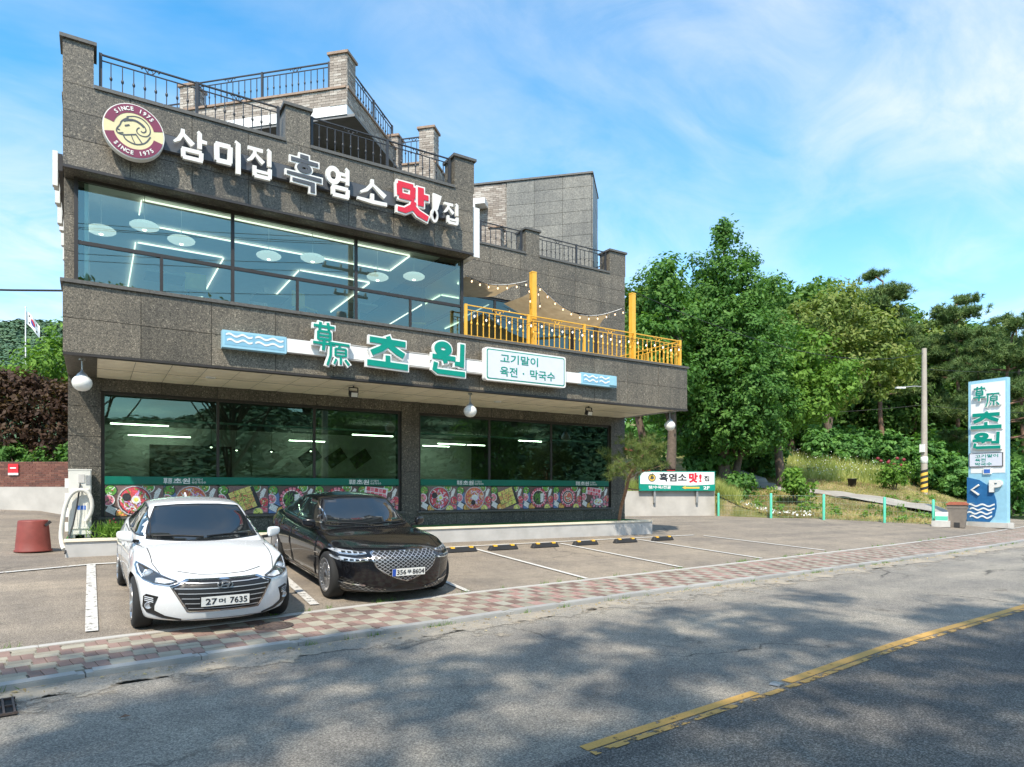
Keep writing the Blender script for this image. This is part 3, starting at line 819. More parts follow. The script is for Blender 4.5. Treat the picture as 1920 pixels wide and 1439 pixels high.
MB().box(1.6, 4.2, 25.5, 25.56, 2.0, 3.15).build('wall_print', 'print_dark', BLD)
MB().box(4.9, 11.0, 25.5, 25.57, 2.15, 3.2).build('menu_board', 'menu_white', BLD)
for i in range(3):
    MB().obox((7.0 + i * 1.0, 25.48, 2.85), (.32, 0, .22), (0, .02, 0), (-.14, 0, .2)).build('menu_photo', 'print_dark', BLD)
for i in range(3): MB().box(5.0 + i * 1.9, 6.7 + i * 1.9, 24.0, 24.6, ZG + .1, 1.95).build('kitchen_counter', 'steel', BLD)
EM('tube_light', (1.0, .93, .76), .8); EM('tube_warm', (1.0, .90, .68), 9.0)
def strip_light(p, q, z, w=.022, mat='tube_light'):
    MB().bar((*p, z), (*q, z), w, .03).build('light_strip', mat, BLD)
for p, q in (((.8, 14.58), (6.37, 14.62)), ((6.39, 14.66), (6.39, 15.9)), ((6.37, 15.92), (1.15, 15.92)), ((.78, 14.62), (.78, 15.4)),
             ((.84, 17.15), (2.62, 17.15)), ((.80, 17.2), (.80, 21.2)), ((2.65, 17.2), (2.65, 21.2)), ((4.44, 17.1), (6.28, 17.1)), ((4.42, 17.15), (4.42, 20.6)), ((6.3, 17.15), (6.3, 20.6))):
    strip_light(p, q, 7.2)
for x, y, l in ((.38, 20.9, 1.4), (.95, 25.0, 1.35), (2.3, 25.0, .5), (7.1, 20.9, 1.4), (6.0, 24.6, 1.3), (11.3, 23.2, 1.2), (12.6, 23.2, .8), (11.3, 24.6, 1.2), (13.1, 20.2, 1.0), (9.2, 19.4, .9)):
    strip_light((x, y), (x + l, y), 3.4, .035, 'tube_warm')
for x0, x1 in ((8.2, 9.7), (9.9, 11.6)):
    strip_light((x0, 16.9), (x0 + .1, 21.0), 7.1)
# tables and chairs seen dimly upstairs
M('chair_ochre', (.55, .40, .10), .6)
for i, (x, y) in enumerate(((1.2, 14.9), (3.3, 15.3), (5.2, 14.9))):
    MB().box(x - .35, x + .35, y - .35, y + .35, 5.84, 5.88).box(x - .03, x + .03, y - .03, y + .03, 5.14, 5.84).build('dining_table', 'wood_floor', BLD)

# green film and food prints on the ground floor glass ---------------------
def film(x0, x1):
    f = MB().box(x0, x1, YWL + .052, YWL + .06, 1.725, 1.885).box(x0, x1, YWL + .05, YWL + .058, 1.712, 1.719).build('green_film', 'green_film', BLD)
    return f
COLS = {'bg': (.095, .065, .055), 'bgp': (.15, .10, .095), 'ink': (.03, .03, .035), 'brass': (.24, .20, .21), 'red': (.34, .045, .06), 'pink': (.52, .13, .17), 'broth': (.33, .10, .06), 'green': (.09, .25, .045),
        'purple': (.32, .20, .40), 'cream': (.58, .52, .42), 'egg': (.72, .48, .10), 'jeon': (.52, .34, .11), 'jeon2': (.40, .21, .08), 'blue': (.10, .17, .32), 'white': (.66, .64, .62), 'dark': (.06, .045, .05), 'orange': (.55, .22, .05)}
CK = list(COLS)
for k_, c in COLS.items(): M('food_' + k_, tuple(min(.9, q * (1.5 if k_ in ('bg', 'bgp', 'ink', 'dark', 'blue', 'brass', 'green') else 2.0)) for q in c), .4, var=.35, scale=34)
class Print:
    def __init__(s, x0, x1, z0, z1, y): s.x0, s.x1, s.z0, s.z1, s.y = x0, x1, z0, z1, y; s.mb = MB(); s.l = 0
    def poly(s, pts, c):
        s.l += 1; y = s.y - s.l * .00018
        q = [(min(max(u, s.x0), s.x1), y, min(max(v, s.z0), s.z1)) for u, v in pts]
        s.mb.add(q, [tuple(range(len(q)))], CK.index(c))
    def disc(s, u, v, r, c, n=18, ry=None):
        s.poly([(u + r * math.cos(2 * math.pi * i / n), v + (ry or r) * math.sin(2 * math.pi * i / n)) for i in range(n)], c)
    def rect(s, u, v, w, h, a, c):
        ca, sa = math.cos(a), math.sin(a)
        s.poly([(u + p * w * ca - q * h * sa, v + p * w * sa + q * h * ca) for p, q in ((-.5, -.5), (.5, -.5), (.5, .5), (-.5, .5))], c)
def food_print(kind, x0, x1, parent, seed):
    z0, z1 = 1.055, 1.69; y = YWL + .058; r = random.Random(seed + 40)
    P = Print(x0, x1, z0, z1, y); w = x1 - x0; cx_, cz = (x0 + x1) / 2, (z0 + z1) / 2
    P.poly([(x0, z0), (x1, z0), (x1, z1), (x0, z1)], 'bgp' if kind in (0, 1, 2) else 'bg')
    P.poly([(x0, z0), (x0 + w * .35, z0), (x0 + w * .16, z1), (x0, z1)], 'blue' if kind in (1, 3, 4) else 'bg')
    P.rect(x0 + .12, z0 + .12, .26, .20, -.5, 'ink'); P.rect(x0 + .12, z0 + .12, .20, .14, -.5, 'cream')
    for i in range(6): P.rect(x1 - .10 - .012 * i, z1 - .12 - i * .045, .14, .07, .9 + i * .1, 'cream' if i % 2 else 'white')
    for i in range(5): P.rect(x1 - .05 - i * .05, z0 + .08 + (i % 2) * .04, .08, .09, .3 * i, 'red' if i % 2 else 'pink')
    for u_, v_, c1, c2 in ((x0 + .10, z1 - .10, 'ink', 'green'), (x1 - .08, z0 + .26, 'brass', 'red'), (x0 + .30, z0 + .05, 'ink', 'orange'), (x1 - .28, z1 - .03, 'cream', 'green'), (x1 - .22, z0 + .02, 'brass', 'egg'), (x0 + .05, z0 + .33, 'white', 'pink')):
        P.disc(u_, v_, .125, c1, 14); P.disc(u_, v_, .105, c2, 14)
        for i in range(14): P.rect(u_ + r.uniform(-.075, .075), v_ + r.uniform(-.075, .075), .045, .016, r.random() * 3, r.choice([c2, 'dark', 'cream', 'red', 'green', 'jeon']))
    if kind in (0, 1):
        P.disc(cx_, cz, .33, 'brass'); P.disc(cx_, cz, .31, 'white'); P.disc(cx_, cz, .30, 'dark' if kind == 0 else 'broth'); P.disc(cx_, cz + .01, .275, 'broth' if kind else 'red')
        for i in range(110):
            a = r.random() * 6.28; q = r.random() ** .6 * .25
            P.rect(cx_ + q * math.cos(a), cz + q * math.sin(a), .09, .022, r.random() * 3, r.choice(['purple', 'white', 'red', 'cream', 'broth', 'green'] if kind == 0 else ['broth', 'red', 'orange', 'white', 'purple']))
        if kind == 0: P.disc(cx_ + .02, cz + .02, .085, 'white'); P.disc(cx_ + .025, cz + .02, .045, 'egg'); P.disc(cx_ - .15, cz + .08, .08, 'ink')
        else: P.disc(cx_, cz + .02, .11, 'white', ry=.08); P.disc(cx_ - .05, cz - .12, .07, 'ink')
    elif kind == 2:
        P.rect(cx_ + .02, cz, .60, .56, .35, 'ink')
        for i in range(4):
            for j in range(4):
                a = .35; u = (i - 1.5) * .125; v_ = (j - 1.5) * .125
                P.rect(cx_ - .02 + u * math.cos(a) - v_ * math.sin(a), cz + u * math.sin(a) + v_ * math.cos(a), .117, .117, a + r.uniform(-.06, .06), r.choice(['jeon', 'jeon', 'egg', 'jeon2']))
        for i in range(110): P.rect(cx_ - .02 + r.uniform(-.2, .2), cz + r.uniform(-.2, .2), .05, .014, r.random() * 3, r.choice(['jeon2', 'red', 'green', 'egg']))
    elif kind in (3, 4):
        P.disc(cx_, cz, .30, 'ink')
        for i in range(18):
            a = i * 6.283 / 18
            P.rect(cx_ + .245 * math.cos(a), cz + .245 * math.sin(a), .085, .07, a, 'pink' if i % 3 else 'red')
            P.rect(cx_ + .215 * math.cos(a), cz + .215 * math.sin(a), .02, .05, a, 'white')
        if kind == 3:
            for i in range(34):
                a = r.random() * 6.28; q = r.random() ** .5 * .17
                P.rect(cx_ - .03 + q * math.cos(a), cz + q * math.sin(a), .12, .012, 1.2 + r.uniform(-.5, .5), 'green')
            for i in range(5): P.rect(cx_ + .11, cz - .1 + i * .05, .12, .05, .5 - .1 * i, 'cream')
        else:
            P.disc(cx_, cz, .17, 'cream'); P.disc(cx_, cz, .155, 'broth')
            for i in range(22):
                a = r.random() * 6.28; q = r.random() ** .5 * .13
                P.disc(cx_ + q * math.cos(a), cz + q * math.sin(a), .025, r.choice(['green', 'white', 'red', 'cream']), 7)
    else:
        P.rect(cx_ - .08, z1 - .13, .62, .26, -.18, 'white')
        for i in range(5):
            for j in range(2): P.rect(cx_ - .28 + i * .105, z1 - .06 - j * .12 - i * .018, .095, .10, -.18, 'pink' if (i + j) % 2 else 'red')
        P.disc(cx_ + .1, z0 + .16, .34, 'ink', ry=.2)
        for i in range(14):
            a = i * 6.283 / 14
            P.rect(cx_ + .1 + .27 * math.cos(a), z0 + .17 + .17 * math.sin(a), .10, .075, a, 'pink' if i % 2 else 'brass')
        P.disc(cx_ + .1, z0 + .17, .19, 'cream', ry=.11)
        for i in range(12): P.disc(cx_ + .1 + r.uniform(-.12, .12), z0 + .17 + r.uniform(-.06, .06), .025, r.choice(['red', 'egg', 'green']), 7)
    P.mb.build('food_print', ['food_' + k_ for k_ in CK], parent)
for x0, x1, sd in ((.19, 6.69, 0), (7.31, 13.81, 6)):
    fl = film(x0, x1)
    for i in range(6):
        w = (x1 - x0) / 6; food_print(i, x0 + i * w + .008, x0 + (i + 1) * w - .008, BLD, sd + i)
    for cxm in ((x0 + 1.3), (x1 - 1.1)):
        wall_text('film_lettering', '草原', cxm - .22, cxm - .05, 1.735, 1.86, YWL + .049, 'white_paint', fl, .02, .002, res=1)
        wall_text('film_lettering', '초원', cxm - .03, cxm + .30, 1.735, 1.86, YWL + .049, 'white_paint', fl, .03, .002, res=1)
        wall_text('film_lettering', '고기말이', cxm + .33, cxm + .55, 1.80, 1.855, YWL + .049, 'white_paint', fl, .01, .002, res=1)
        wall_text('film_lettering', '육전·막국수', cxm + .33, cxm + .62, 1.735, 1.79, YWL + .049, 'white_paint', fl, .01, .002, res=1)

# plinth with artificial grass in front
M('plinth_mat', (.47, .455, .43), .8, var=.12, scale=2.5, bmp=.15, bscale=30)
PL = wthing('planter_plinth', 'low pale concrete plinth with stone edge along the restaurant front', 'plinth', (7, 15.4, .3))
MB().box(-.45, XR, YP, YWL - .01, .05, ZP - .05).build('plinth_wall', 'plinth_mat', PL)
for i in range(12):
    w = (XR + .45) / 12; MB().box(-.47 + i * w, -.47 + (i + 1) * w - .005, YP - .03, YP + .16, ZP - .048, ZP).build('edge_stone', 'soffit_cream', PL)
MB().box(-.45, XR, YP + .17, YWL - .012, ZP - .05, ZP - .012).build('artificial_grass', 'astro', PL)

# roof terrace in brick, set at 45 degrees --------------------------------
for nm, c in (('brick_a', (.36, .315, .27)), ('brick_b', (.27, .23, .195)), ('brick_c', (.45, .41, .36)), ('mortar', (.40, .38, .35))): M(nm, c, .85, var=.22, scale=30, bmp=.2, bscale=80)
def brick_face(parent, o, u, width, z0, z1, name='brick_face', bl=.205, bh=.062, n=None, mats=('brick_a', 'brick_b', 'brick_c'), seed=1, depth=.012):
    """running bond of single bricks joined in one piece, facing n, on a wall face through o"""
    u = Vector((*u, 0)); n = Vector((*n, 0)) if n else Vector((u.y, -u.x, 0)); o = Vector((*o, 0)); r = random.Random(seed)
    mb = MB(); rows = int((z1 - z0) / bh)
    hh = (z1 - z0) / rows
    for j in range(rows):
        x = -(bl / 2 if j % 2 else 0)
        while x < width - .01:
            a, b = max(0, x) + .004, min(width, x + bl) - .004
            if b - a > .02:
                d = depth + r.uniform(-.003, .003)
                c = o + u * ((a + b) / 2) + n * (d / 2) + Vector((0, 0, z0 + hh * (j + .5)))
                U, N_, Z = u * (b - a) / 2, n * d / 2, Vector((0, 0, (hh - .008) / 2))
                vs = [c + N_ - U - Z, c + N_ + U - Z, c + N_ + U + Z, c + N_ - U + Z, c - N_ - U - Z, c - N_ + U - Z, c - N_ + U + Z, c - N_ - U + Z]
                mb.add(vs, [(0, 1, 2, 3), (3, 2, 6, 7), (1, 0, 4, 5), (0, 3, 7, 4), (2, 1, 5, 6)], r.choices(range(len(mats)), [4, 3, 2][:len(mats)])[0])
            x += bl
    return tag(mb.build(name, list(mats), parent), kind='stuff')
Q = .70711
def roof_wall(A, B, z0, z1, seed, cop=True, slab=True, thick=.2):
    """brick parapet from A to B (outer face on the right hand of A->B)"""
    A, B = Vector(A), Vector(B); d = (B - A); L = d.length; d.normalize(); n = Vector((d.y, -d.x))
    p = MB()
    c = (A + B) / 2 - n * (thick / 2)
    p.obox((c.x, c.y, (z0 + z1) / 2), (d.x * L / 2, d.y * L / 2, 0), (n.x * thick / 2, n.y * thick / 2, 0), (0, 0, (z1 - z0) / 2))
    w = p.build('roof_parapet', 'mortar', BLD)
    brick_face(w, A, (d.x, d.y), L, z0, z1, n=(n.x, n.y), seed=seed)
    if cop:
        k = max(1, round(L / .9))
        for i in range(k):
            c2 = A + d * (L * (i + .5) / k) - n * (thick / 2 - .02)
            MB().obox((c2.x, c2.y, z1 + .025), (d.x * (L / k / 2 - .002), d.y * (L / k / 2 - .002), 0), (n.x * (thick / 2 + .03), n.y * (thick / 2 + .03), 0), (0, 0, .025)).build('coping_stone', 'coping_brick', w)
    if slab:
        c3 = A.lerp(B, .5) - n * .5
        MB().obox((c3.x, c3.y, z0 - .12), (d.x * (L / 2 + .01), d.y * (L / 2 + .01), 0), (n.x * .512, n.y * .512, 0), (0, 0, .118)).build('slab_edge', 'white_paint', w)
    return w
def brick_pier(c, s, z0, z1, seed):
    """square pier at 45 degrees"""
    c = Vector(c); a = Vector((Q, Q)) * s / 2; b = Vector((-Q, Q)) * s / 2
    p = MB().obox((c.x, c.y, (z0 + z1) / 2), (a.x, a.y, 0), (b.x, b.y, 0), (0, 0, (z1 - z0) / 2)).build('brick_pier', 'mortar', BLD)
    o1 = c - a - b   # front corner
    brick_face(p, c - a + b, (Q, -Q), s, z0, z1, n=(-Q, -Q), seed=seed)
    brick_face(p, c - a - b, (Q, Q), s, z0, z1, n=(Q, -Q), seed=seed + 1)
    k = (s / 2 + .05) / (s / 2)
    MB().obox((c.x, c.y, z1 + .03), (a.x * k, a.y * k, 0), (b.x * k, b.y * k, 0), (0, 0, .03)).build('pier_cap', 'coping_brick', p)
    return p
A_ = Vector((5.05, 15.27)); LT = Vector((-Q, Q)); RT = Vector((Q, Q))
ZR0, ZR1 = 10.72, 11.1
B_ = A_ + RT * 2.95; C_ = B_ + Vector((Q, -Q)) * 1.15; D_ = A_ + LT * 4.2
roof_wall(A_ + LT * 7.0, A_, ZR0, ZR1, 3)
roof_wall(A_, B_, ZR0, ZR1, 4)
roof_wall(B_ + Vector((Q, -Q)) * .2, C_, ZR0 - .75, ZR1 - .45, 5, slab=False)
roof_wall(C_, C_ + RT * 3.4, ZR0 - .75, ZR1 - .45, 6, slab=False)
brick_pier(A_ + (LT + RT) * .21, .44, ZR0 - .01, 11.92, 10)
brick_pier(A_ + LT * 4.35 + RT * .2, .40, ZR0 - 1.5, 11.72, 14)
brick_pier(C_ + (RT - LT) * -.02 + RT * .18 + LT * .2, .42, 8.2, 11.58, 18)
brick_pier(B_ + RT * .15 + LT * .1, .36, ZR0 - 1.2, 11.48, 22)
# underside of the upper terrace and recessed room below it
c = A_ + LT * 3.2 + RT * 1.7
MB().obox((c.x, c.y, 10.45), tuple(RT * 1.69) + (0,), tuple(LT * 3.4) + (0,), (0, 0, .03)).build('terrace_soffit', 'soffit_grey', BLD)
rw = A_ + RT * 1.3 + LT * .9
roof_wall(rw + LT * 5.0, rw, 7.5, 10.4, 30, cop=False, slab=False)
roof_wall(rw, rw + RT * 3.0, 7.5, 10.4, 31, cop=False, slab=False)
# granite and brick roof house on the right
E_ = Vector((13.52, 16.55)); ZE = 11.76
cE = E_ + LT * 2.0 + RT * .9
MB().obox((cE.x, cE.y, 9.6), tuple(LT * 1.98) + (0,), tuple(RT * .87) + (0,), (0, 0, 2.1)).build('roof_house_wall', 'mortar', BLD)
panel_grid(BLD, E_, (-Q, Q), (-Q, -Q), 2.8, ZE - .39 * 8, ZE, 3, 8, 'granite_grey', t=.04)
panel_grid(BLD, E_, (Q, Q), (Q, -Q), 1.7, ZE - .39 * 8, ZE, 2, 8, 'granite_grey', t=.04)
brick_face(BLD, E_ + LT * 3.98, (Q, -Q), 1.16, 8.4, ZE - .02, n=(-Q, -Q), seed=50, depth=.03)
MB().obox((cE.x, cE.y, ZE + .03), tuple(LT * 2.06) + (0,), tuple(RT * .98) + (0,), (0, 0, .028)).build('roof_cap', 'coping', BLD)
hx = E_ + LT * 3.75 - RT * .25
MB().obox((hx.x, hx.y, 11.05), tuple(LT * .32) + (0,), tuple(RT * .22) + (0,), (0, 0, .09)).obox((hx.x - .2, hx.y - .12, 10.2), tuple(LT * .06) + (0,), tuple(RT * .05) + (0,), (0, 0, .77)).build('door_canopy', 'white_paint', BLD)
brick_pier(E_ + LT * 3.0 - RT * .55, .38, 8.2, 10.0, 60)
# sign box ends fixed to the side walls
SB = wthing('side_signboard', 'white edged signboard fixed to the granite wall beside the terrace', 'signboard', (7.5, 13.6, 7.0))
MB().box(XB + .03, XB + .20, YF + .06, YF + .14, 7.02, 8.17).build('board_edge', 'white_paint', SB)
MB().box(XB + .03, XB + .17, YF + .14, YWL - .3, 7.06, 8.12).build('board_face', 'white_wall', SB)
SL = wthing('side_lettering', 'white block letters on the west wall seen edge-on at the left corner', 'sign', (-.6, 14.6, 6.5))
MB().box(XL - .10, XL - .03, YF + .9, 24, 7.3, 7.6).build('letter_rail', 'frame_dark', SL)
rs = random.Random(4)
for i in range(11):
    y = YF + 1.1 + i * .95; z = 7.25 + rs.uniform(-.1, .1); h_ = rs.uniform(.5, .75)
    MB().box(XL - .19, XL - .11, y, y + .12, z - .1, z + h_).box(XL - .19, XL - .11, y + .12, y + .65, z + .05, z + .2).box(XL - .19, XL - .11, y + .5, y + .62, z + .2, z + h_ - .05).build('letter', 'white_wall', SL)

# railings ------------------------------------------------------------------
def baluster_mesh(h, r, knob, mat):
    mb = MB().box(-r, r, -r, r, 0, h)
    if knob: mb.lathe([(r, h * .42), (knob, h * .47), (knob * 1.05, h * .5), (knob, h * .53), (r, h * .58)], 6)
    return mb.mesh('baluster', mat)
def scroll_mesh(mat, s=.13):
    mb = MB()
    pts = [(-1.5, .15), (-1.1, .35), (-.8, 0), (-.55, -.4), (-.2, -.55), (.2, -.55), (.55, -.4), (.8, 0), (1.1, .35), (1.5, .15)]
    mb.tube([(x * s, 0, z * s) for x, z in pts], .008, 5)
    mb.tube([(math.cos(a) * .45 * s, 0, math.sin(a) * .45 * s - .02) for a in [i * .55 for i in range(13)]], .007, 5)
    for sx in (-1, 1): mb.lathe([(.0, -.03), (.02, 0), (0, .03)], 6, (sx * 1.5 * s, 0, .15 * s))
    return mb.mesh('scroll', mat)
_bal = {}
def railing(root, p, q, z0, z1, posts, per, mat, pw=.05, knob=.022, sub=.10, br=.008, scrolls=True, base=True, lowz=.03):
    p, q = Vector(p), Vector(q); d = q - p; L = d.length; d.normalize(); a = math.atan2(d.y, d.x)
    for t in posts:
        c = p + d * (L * t); MB().obox((c.x, c.y, (z0 + z1) / 2), (d.x * pw / 2, d.y * pw / 2, 0), (-d.y * pw / 2, d.x * pw / 2, 0), (0, 0, (z1 - z0) / 2)).build('post', mat, root)
    zr = z1 - .02
    for t0, t1 in zip(posts, posts[1:]):
        s0, s1 = L * t0 + pw / 2, L * t1 - pw / 2
        P0, P1 = p + d * s0, p + d * s1
        MB().bar((P0.x, P0.y, zr), (P1.x, P1.y, zr), .035, .022).build('top_rail', mat, root)
        MB().bar((P0.x, P0.y, zr - sub), (P1.x, P1.y, zr - sub), .022, .016).build('mid_rail', mat, root)
        if base: MB().bar((P0.x, P0.y, z0 + lowz), (P1.x, P1.y, z0 + lowz), .022, .016).build('bottom_rail', mat, root)
        n = per if isinstance(per, int) else max(2, int((s1 - s0) / per))
        h_ = zr - sub - z0 - .008 - (lowz if base else 0)
        key = (round(h_, 3), mat, knob)
        if key not in _bal: _bal[key] = (baluster_mesh(h_, br, knob, mat), scroll_mesh(mat, sub * .9))
        for i in range(n):
            c = p + d * lerp(s0, s1, (i + .75) / (n + .5))
            obj('baluster', _bal[key][0], root, (c.x, c.y, z0 + (lowz if base else 0)), (0, 0, a))
        if scrolls:
            c = p + d * ((s0 + s1) / 2)
            obj('scroll', _bal[key][1], root, (c.x, c.y, zr - sub / 2 + .012), (0, 0, a))
def rail_thing(label, p, q, z0, z1, posts, per=.165, mat='iron', **k):
    t = wthing('roof_railing', label, 'railing', (p[0], p[1], z0), 'black iron roof railings')
    railing(t, p, q, z0, z1, posts, per, mat, base=False, **k)
rail_thing('black iron railing on the granite parapet above the round goat emblem', (.10, 13.5), (3.08, 13.5), ZC, 9.18, (0, .51, 1))
rail_thing('black iron railing on the granite parapet above the red sign letter', (3.74, 13.5), (6.86, 13.5), ZC, 9.18, (0, .52, 1))
rail_thing('short black iron railing on the right wing beside the white signboard', (8.2, 16.15), (10.55, 16.15), ZC, 9.18, (0, .42, 1))
rail_thing('black iron railing on the right wing between the two granite piers', (11.16, 16.15), (13.76, 16.15), ZC, 9.18, (0, .55, 1))
def rel(v): return (v.x, v.y)
rail_thing('high black iron railing along the brick parapet left of the tall brick pier', rel(A_ + LT * 4.1 + RT * .1), rel(A_ + LT * .5 + RT * .1), ZR1 + .05, 11.85, (0, .5, 1))
rail_thing('black iron railing at the far left end of the brick roof terrace', rel(A_ + LT * 6.6 + RT * .1), rel(A_ + LT * 4.6 + RT * .1), ZR1 - .35, 11.4, (0, 1))
rail_thing('steeply receding black iron railing right of the tall brick pier', rel(A_ + RT * .5 + LT * .1), rel(B_ + LT * .1), ZR1 + .05, 11.82, (0, .5, 1))
rail_thing('short black iron railing between the two small brick roof piers', rel(B_ + Vector((Q, -Q)) * .15), rel(C_ - Vector((Q, -Q)) * .1 + LT * .1), ZR1 - .4, 11.42, (0, 1))
rail_thing('black iron handrail returning along the right edge of the wing roof', (14.3, 16.6), (14.3, 19.5), ZC, 9.1, (0, .5, 1))
# ------------------------------------------------------------------ signs on the building
M('sign_white', (.80, .80, .78), .4, var=.03)
M('sign_ivory', (.76, .745, .70), .42, var=.05)
M('sign_grey', (.075, .08, .09), .45, var=.08)
M('sign_red', (.62, .022, .045), .4, var=.05)
M('sign_green', (.0, .26, .19), .4, var=.05)
M('sign_sky', (.30, .55, .68), .45, var=.06)
M('sign_sky_deep', (.22, .45, .60), .45, var=.06)
M('sign_lilac', (.66, .68, .76), .4, var=.03)
M('maroon', (.20, .035, .075), .45, var=.05)
M('emblem_cream', (.70, .62, .36), .45, var=.04)
M('letter_side', (.52, .50, .47), .5, var=.05)
def letter(parent, ch, x0, x1, z0, z1, yf, depth, face, outline=None, bold=.03, ob=.09, mtx=None, ft=.012):
    """a raised letter: returned block plus face sheet; outline gives a wider backing"""
    if outline:
        g_ = ob * min(x1 - x0, z1 - z0) * .5
        b = wall_text('letter', ch, x0 - g_, x1 + g_, z0 - g_, z1 + g_, yf + depth / 2, outline, parent, bold + ob, depth / 2, mtx)
        wall_text('letter_face', ch, x0, x1, z0, z1, yf - ft, face, b, bold, ft, mtx)
    else:
        b = wall_text('letter', ch, x0, x1, z0, z1, yf + depth / 2, face, parent, bold, depth / 2, mtx)
    return b
TS = wthing('roof_sign', 'raised Korean lettering on a dark bar with one big red letter, above the upstairs glass', 'sign', (4, 13.2, 7.4))
MB().box(.95, 6.6, YF - .12, YF - .02, 7.66, 7.94).box(6.6, 6.95, YF - .12, YF - .02, 7.68, 7.92).build('sign_bar', 'sign_grey', TS)
YT = YF - .26
# brush-like hangul built from tapered strokes on a unit square
def brush(parent, strokes, x0, x1, z0, z1, yf, depth, face, outline=None, ow=.045, name='letter'):
    """strokes: lists of (u, v, width) in unit coordinates; 'o' entries are rings"""
    def shape(mb, grow, ya, yb, k0):
        sx, sz = x1 - x0, z1 - z0; k = k0
        for st in strokes:
            k += 1; ya_ = ya - k * .0006
            if st[0] == 'o':
                _, u, v_, ru, rv, w = st; n = 22
                for i in range(n):
                    a0, a1 = 2 * math.pi * i / n, 2 * math.pi * (i + 1) / n
                    q = []
                    for a in (a0, a1):
                        for rr in (-1, 1):
                            q.append((x0 + (u + (ru + rr * (w / 2)) * math.cos(a)) * sx + rr * grow * math.cos(a), z0 + (v_ + (rv + rr * (w / 2)) * math.sin(a)) * sz + rr * grow * math.sin(a)))
                    A, B, C, D = q[0], q[1], q[3], q[2]
                    mb.prism([A, B, C, D], ya_, yb, 0, lambda u_, v2, w_: (u_, w_, v2))
                continue
            P = [Vector((x0 + u * sx, z0 + v_ * sz)) for u, v_, w in st]; W = [w * (sx + sz) / 4 + grow for u, v_, w in st]
            L, Rr = [], []
            for i in range(len(P)):
                d = (P[min(i + 1, len(P) - 1)] - P[max(i - 1, 0)]).normalized(); nn = Vector((-d.y, d.x))
                e = Vector((0, 0))
                if grow: e = d * (-grow if i == 0 else grow if i == len(P) - 1 else 0)
                L.append(P[i] + e + nn * W[i]); Rr.append(P[i] + e - nn * W[i])
            for i in range(len(P) - 1):
                mb.prism([Rr[i], Rr[i + 1], L[i + 1], L[i]], ya_, yb, 0, lambda u_, v2, w_: (u_, w_, v2))
    mb = MB()
    shape(mb, ow if outline else 0, yf, yf + depth, 0)
    b = obj(name, fixn(mb.mesh(name, outline or face)), parent)
    if outline:
        mf = MB(); shape(mf, 0, yf - .012, yf - .005, len(strokes))
        obj('letter_face', fixn(mf.mesh('letter_face', face)), b)
    return b
W1 = .135
S_bar = lambda u: [(u - .05, .99, .12), (u, .95, W1), (u, .45, W1)]
def siot(u0, u1, v0, v1, w=W1):
    um = (u0 + u1) / 2
    return [[(um - .02, v1, w * .8), (um - .02, lerp(v0, v1, .7), w), (lerp(u0, u1, .25), lerp(v0, v1, .25), w * .9), (u0, v0, w * .5)], [(um, lerp(v0, v1, .66), w * .7), (lerp(u0, u1, .8), lerp(v0, v1, .28), w * 1.15), (u1, v0 + .03, w * 1.2)]]
def mieum(u0, u1, v0, v1, w=W1):
    return [[(u0 - .03, v1, w), (u1, v1, w)], [(u0, v0, w), (u1 + .03, v0, w)], [(u0 + .01, v1, w), (u0 + .02, v0, w)], [(u1 - .01, v1, w), (u1 - .02, v0, w)]]
def bieup(u0, u1, v0, v1, w=W1):
    return [[(u0, v1 + .06, w), (u0 + .01, v0, w)], [(u1, v1 + .06, w), (u1 - .01, v0, w)], [(u0, v0, w), (u1, v0, w)], [(u0, (v0 + v1) / 2 + .03, w * .8), (u1, (v0 + v1) / 2 + .03, w * .8)]]
G_SAM = siot(.02, .58, .50, .98) + [[(.72, 1.02, 0.104), (.78, .97, W1), (.78, .46, W1)], [(.80, .72, W1), (1.0, .71, W1 * .8)]] + mieum(.28, .84, .07, .33, .13)
G_MI = mieum(.08, .58, .30, .80, .16) + [[(.74, 1.02, 0.104), (.86, .97, 0.152), (.86, .02, 0.160)]]
G_JIP = [[(.04, .93, 0.120), (.58, .92, W1)]] + siot(.02, .60, .50, .90, .13) + [[(.74, 1.02, 0.096), (.82, .97, W1), (.82, .47, W1)]] + bieup(.28, .84, .07, .33, .13)
G_HEUK = [[(.38, 1.0, .10), (.62, .985, .115)], [(.12, .86, .11), (.90, .85, .10)], ('o', .50, .655, .155, .085, .115), [(.0, .435, .075), (1.0, .41, .11)], [(.16, .26, .09), (.80, .245, .10)], [(.74, .25, .11), (.74, .0, .13)]]
G_YEOM = [('o', .28, .70, .20, .22, .17), [(.48, .80, 0.112), (.80, .80, 0.112)], [(.48, .62, 0.112), (.80, .62, 0.112)], [(.74, 1.02, 0.104), (.82, .97, W1), (.82, .47, W1)]] + mieum(.26, .84, .06, .32, .14)
G_SO = siot(.10, .94, .38, .98, .14) + [[(.5, .42, 0.128), (.5, .14, 0.128)], [(.0, .13, 0.096), (.5, .10, 0.136), (1.0, .12, 0.128)]]
G_MAT = mieum(.08, .52, .60, .95, .17) + [[(.76, 1.0, 0.192), (.76, .42, 0.192)], [(.78, .72, 0.160), (1.0, .72, 0.160)]] + [[(.54, .50, 0.160), (.50, .32, 0.192), (.26, .16, 0.160), (.04, .17, 0.128)], [(.50, .34, 0.160), (.68, .17, 0.192), (.98, .06, 0.160)]]
G_EX = [[(.62, 1.0, .55), (.42, .36, .30)], ('o', .34, .10, .12, .055, .5)]
for gph, x0, x1, z0, z1 in ((G_SAM, 1.19, 1.74, 7.52, 8.06), (G_MI, 1.86, 2.34, 7.47, 8.06), (G_JIP, 2.42, 2.92, 7.49, 8.07)):
    brush(TS, gph, x0, x1, z0, z1, YT, .065, 'sign_ivory')
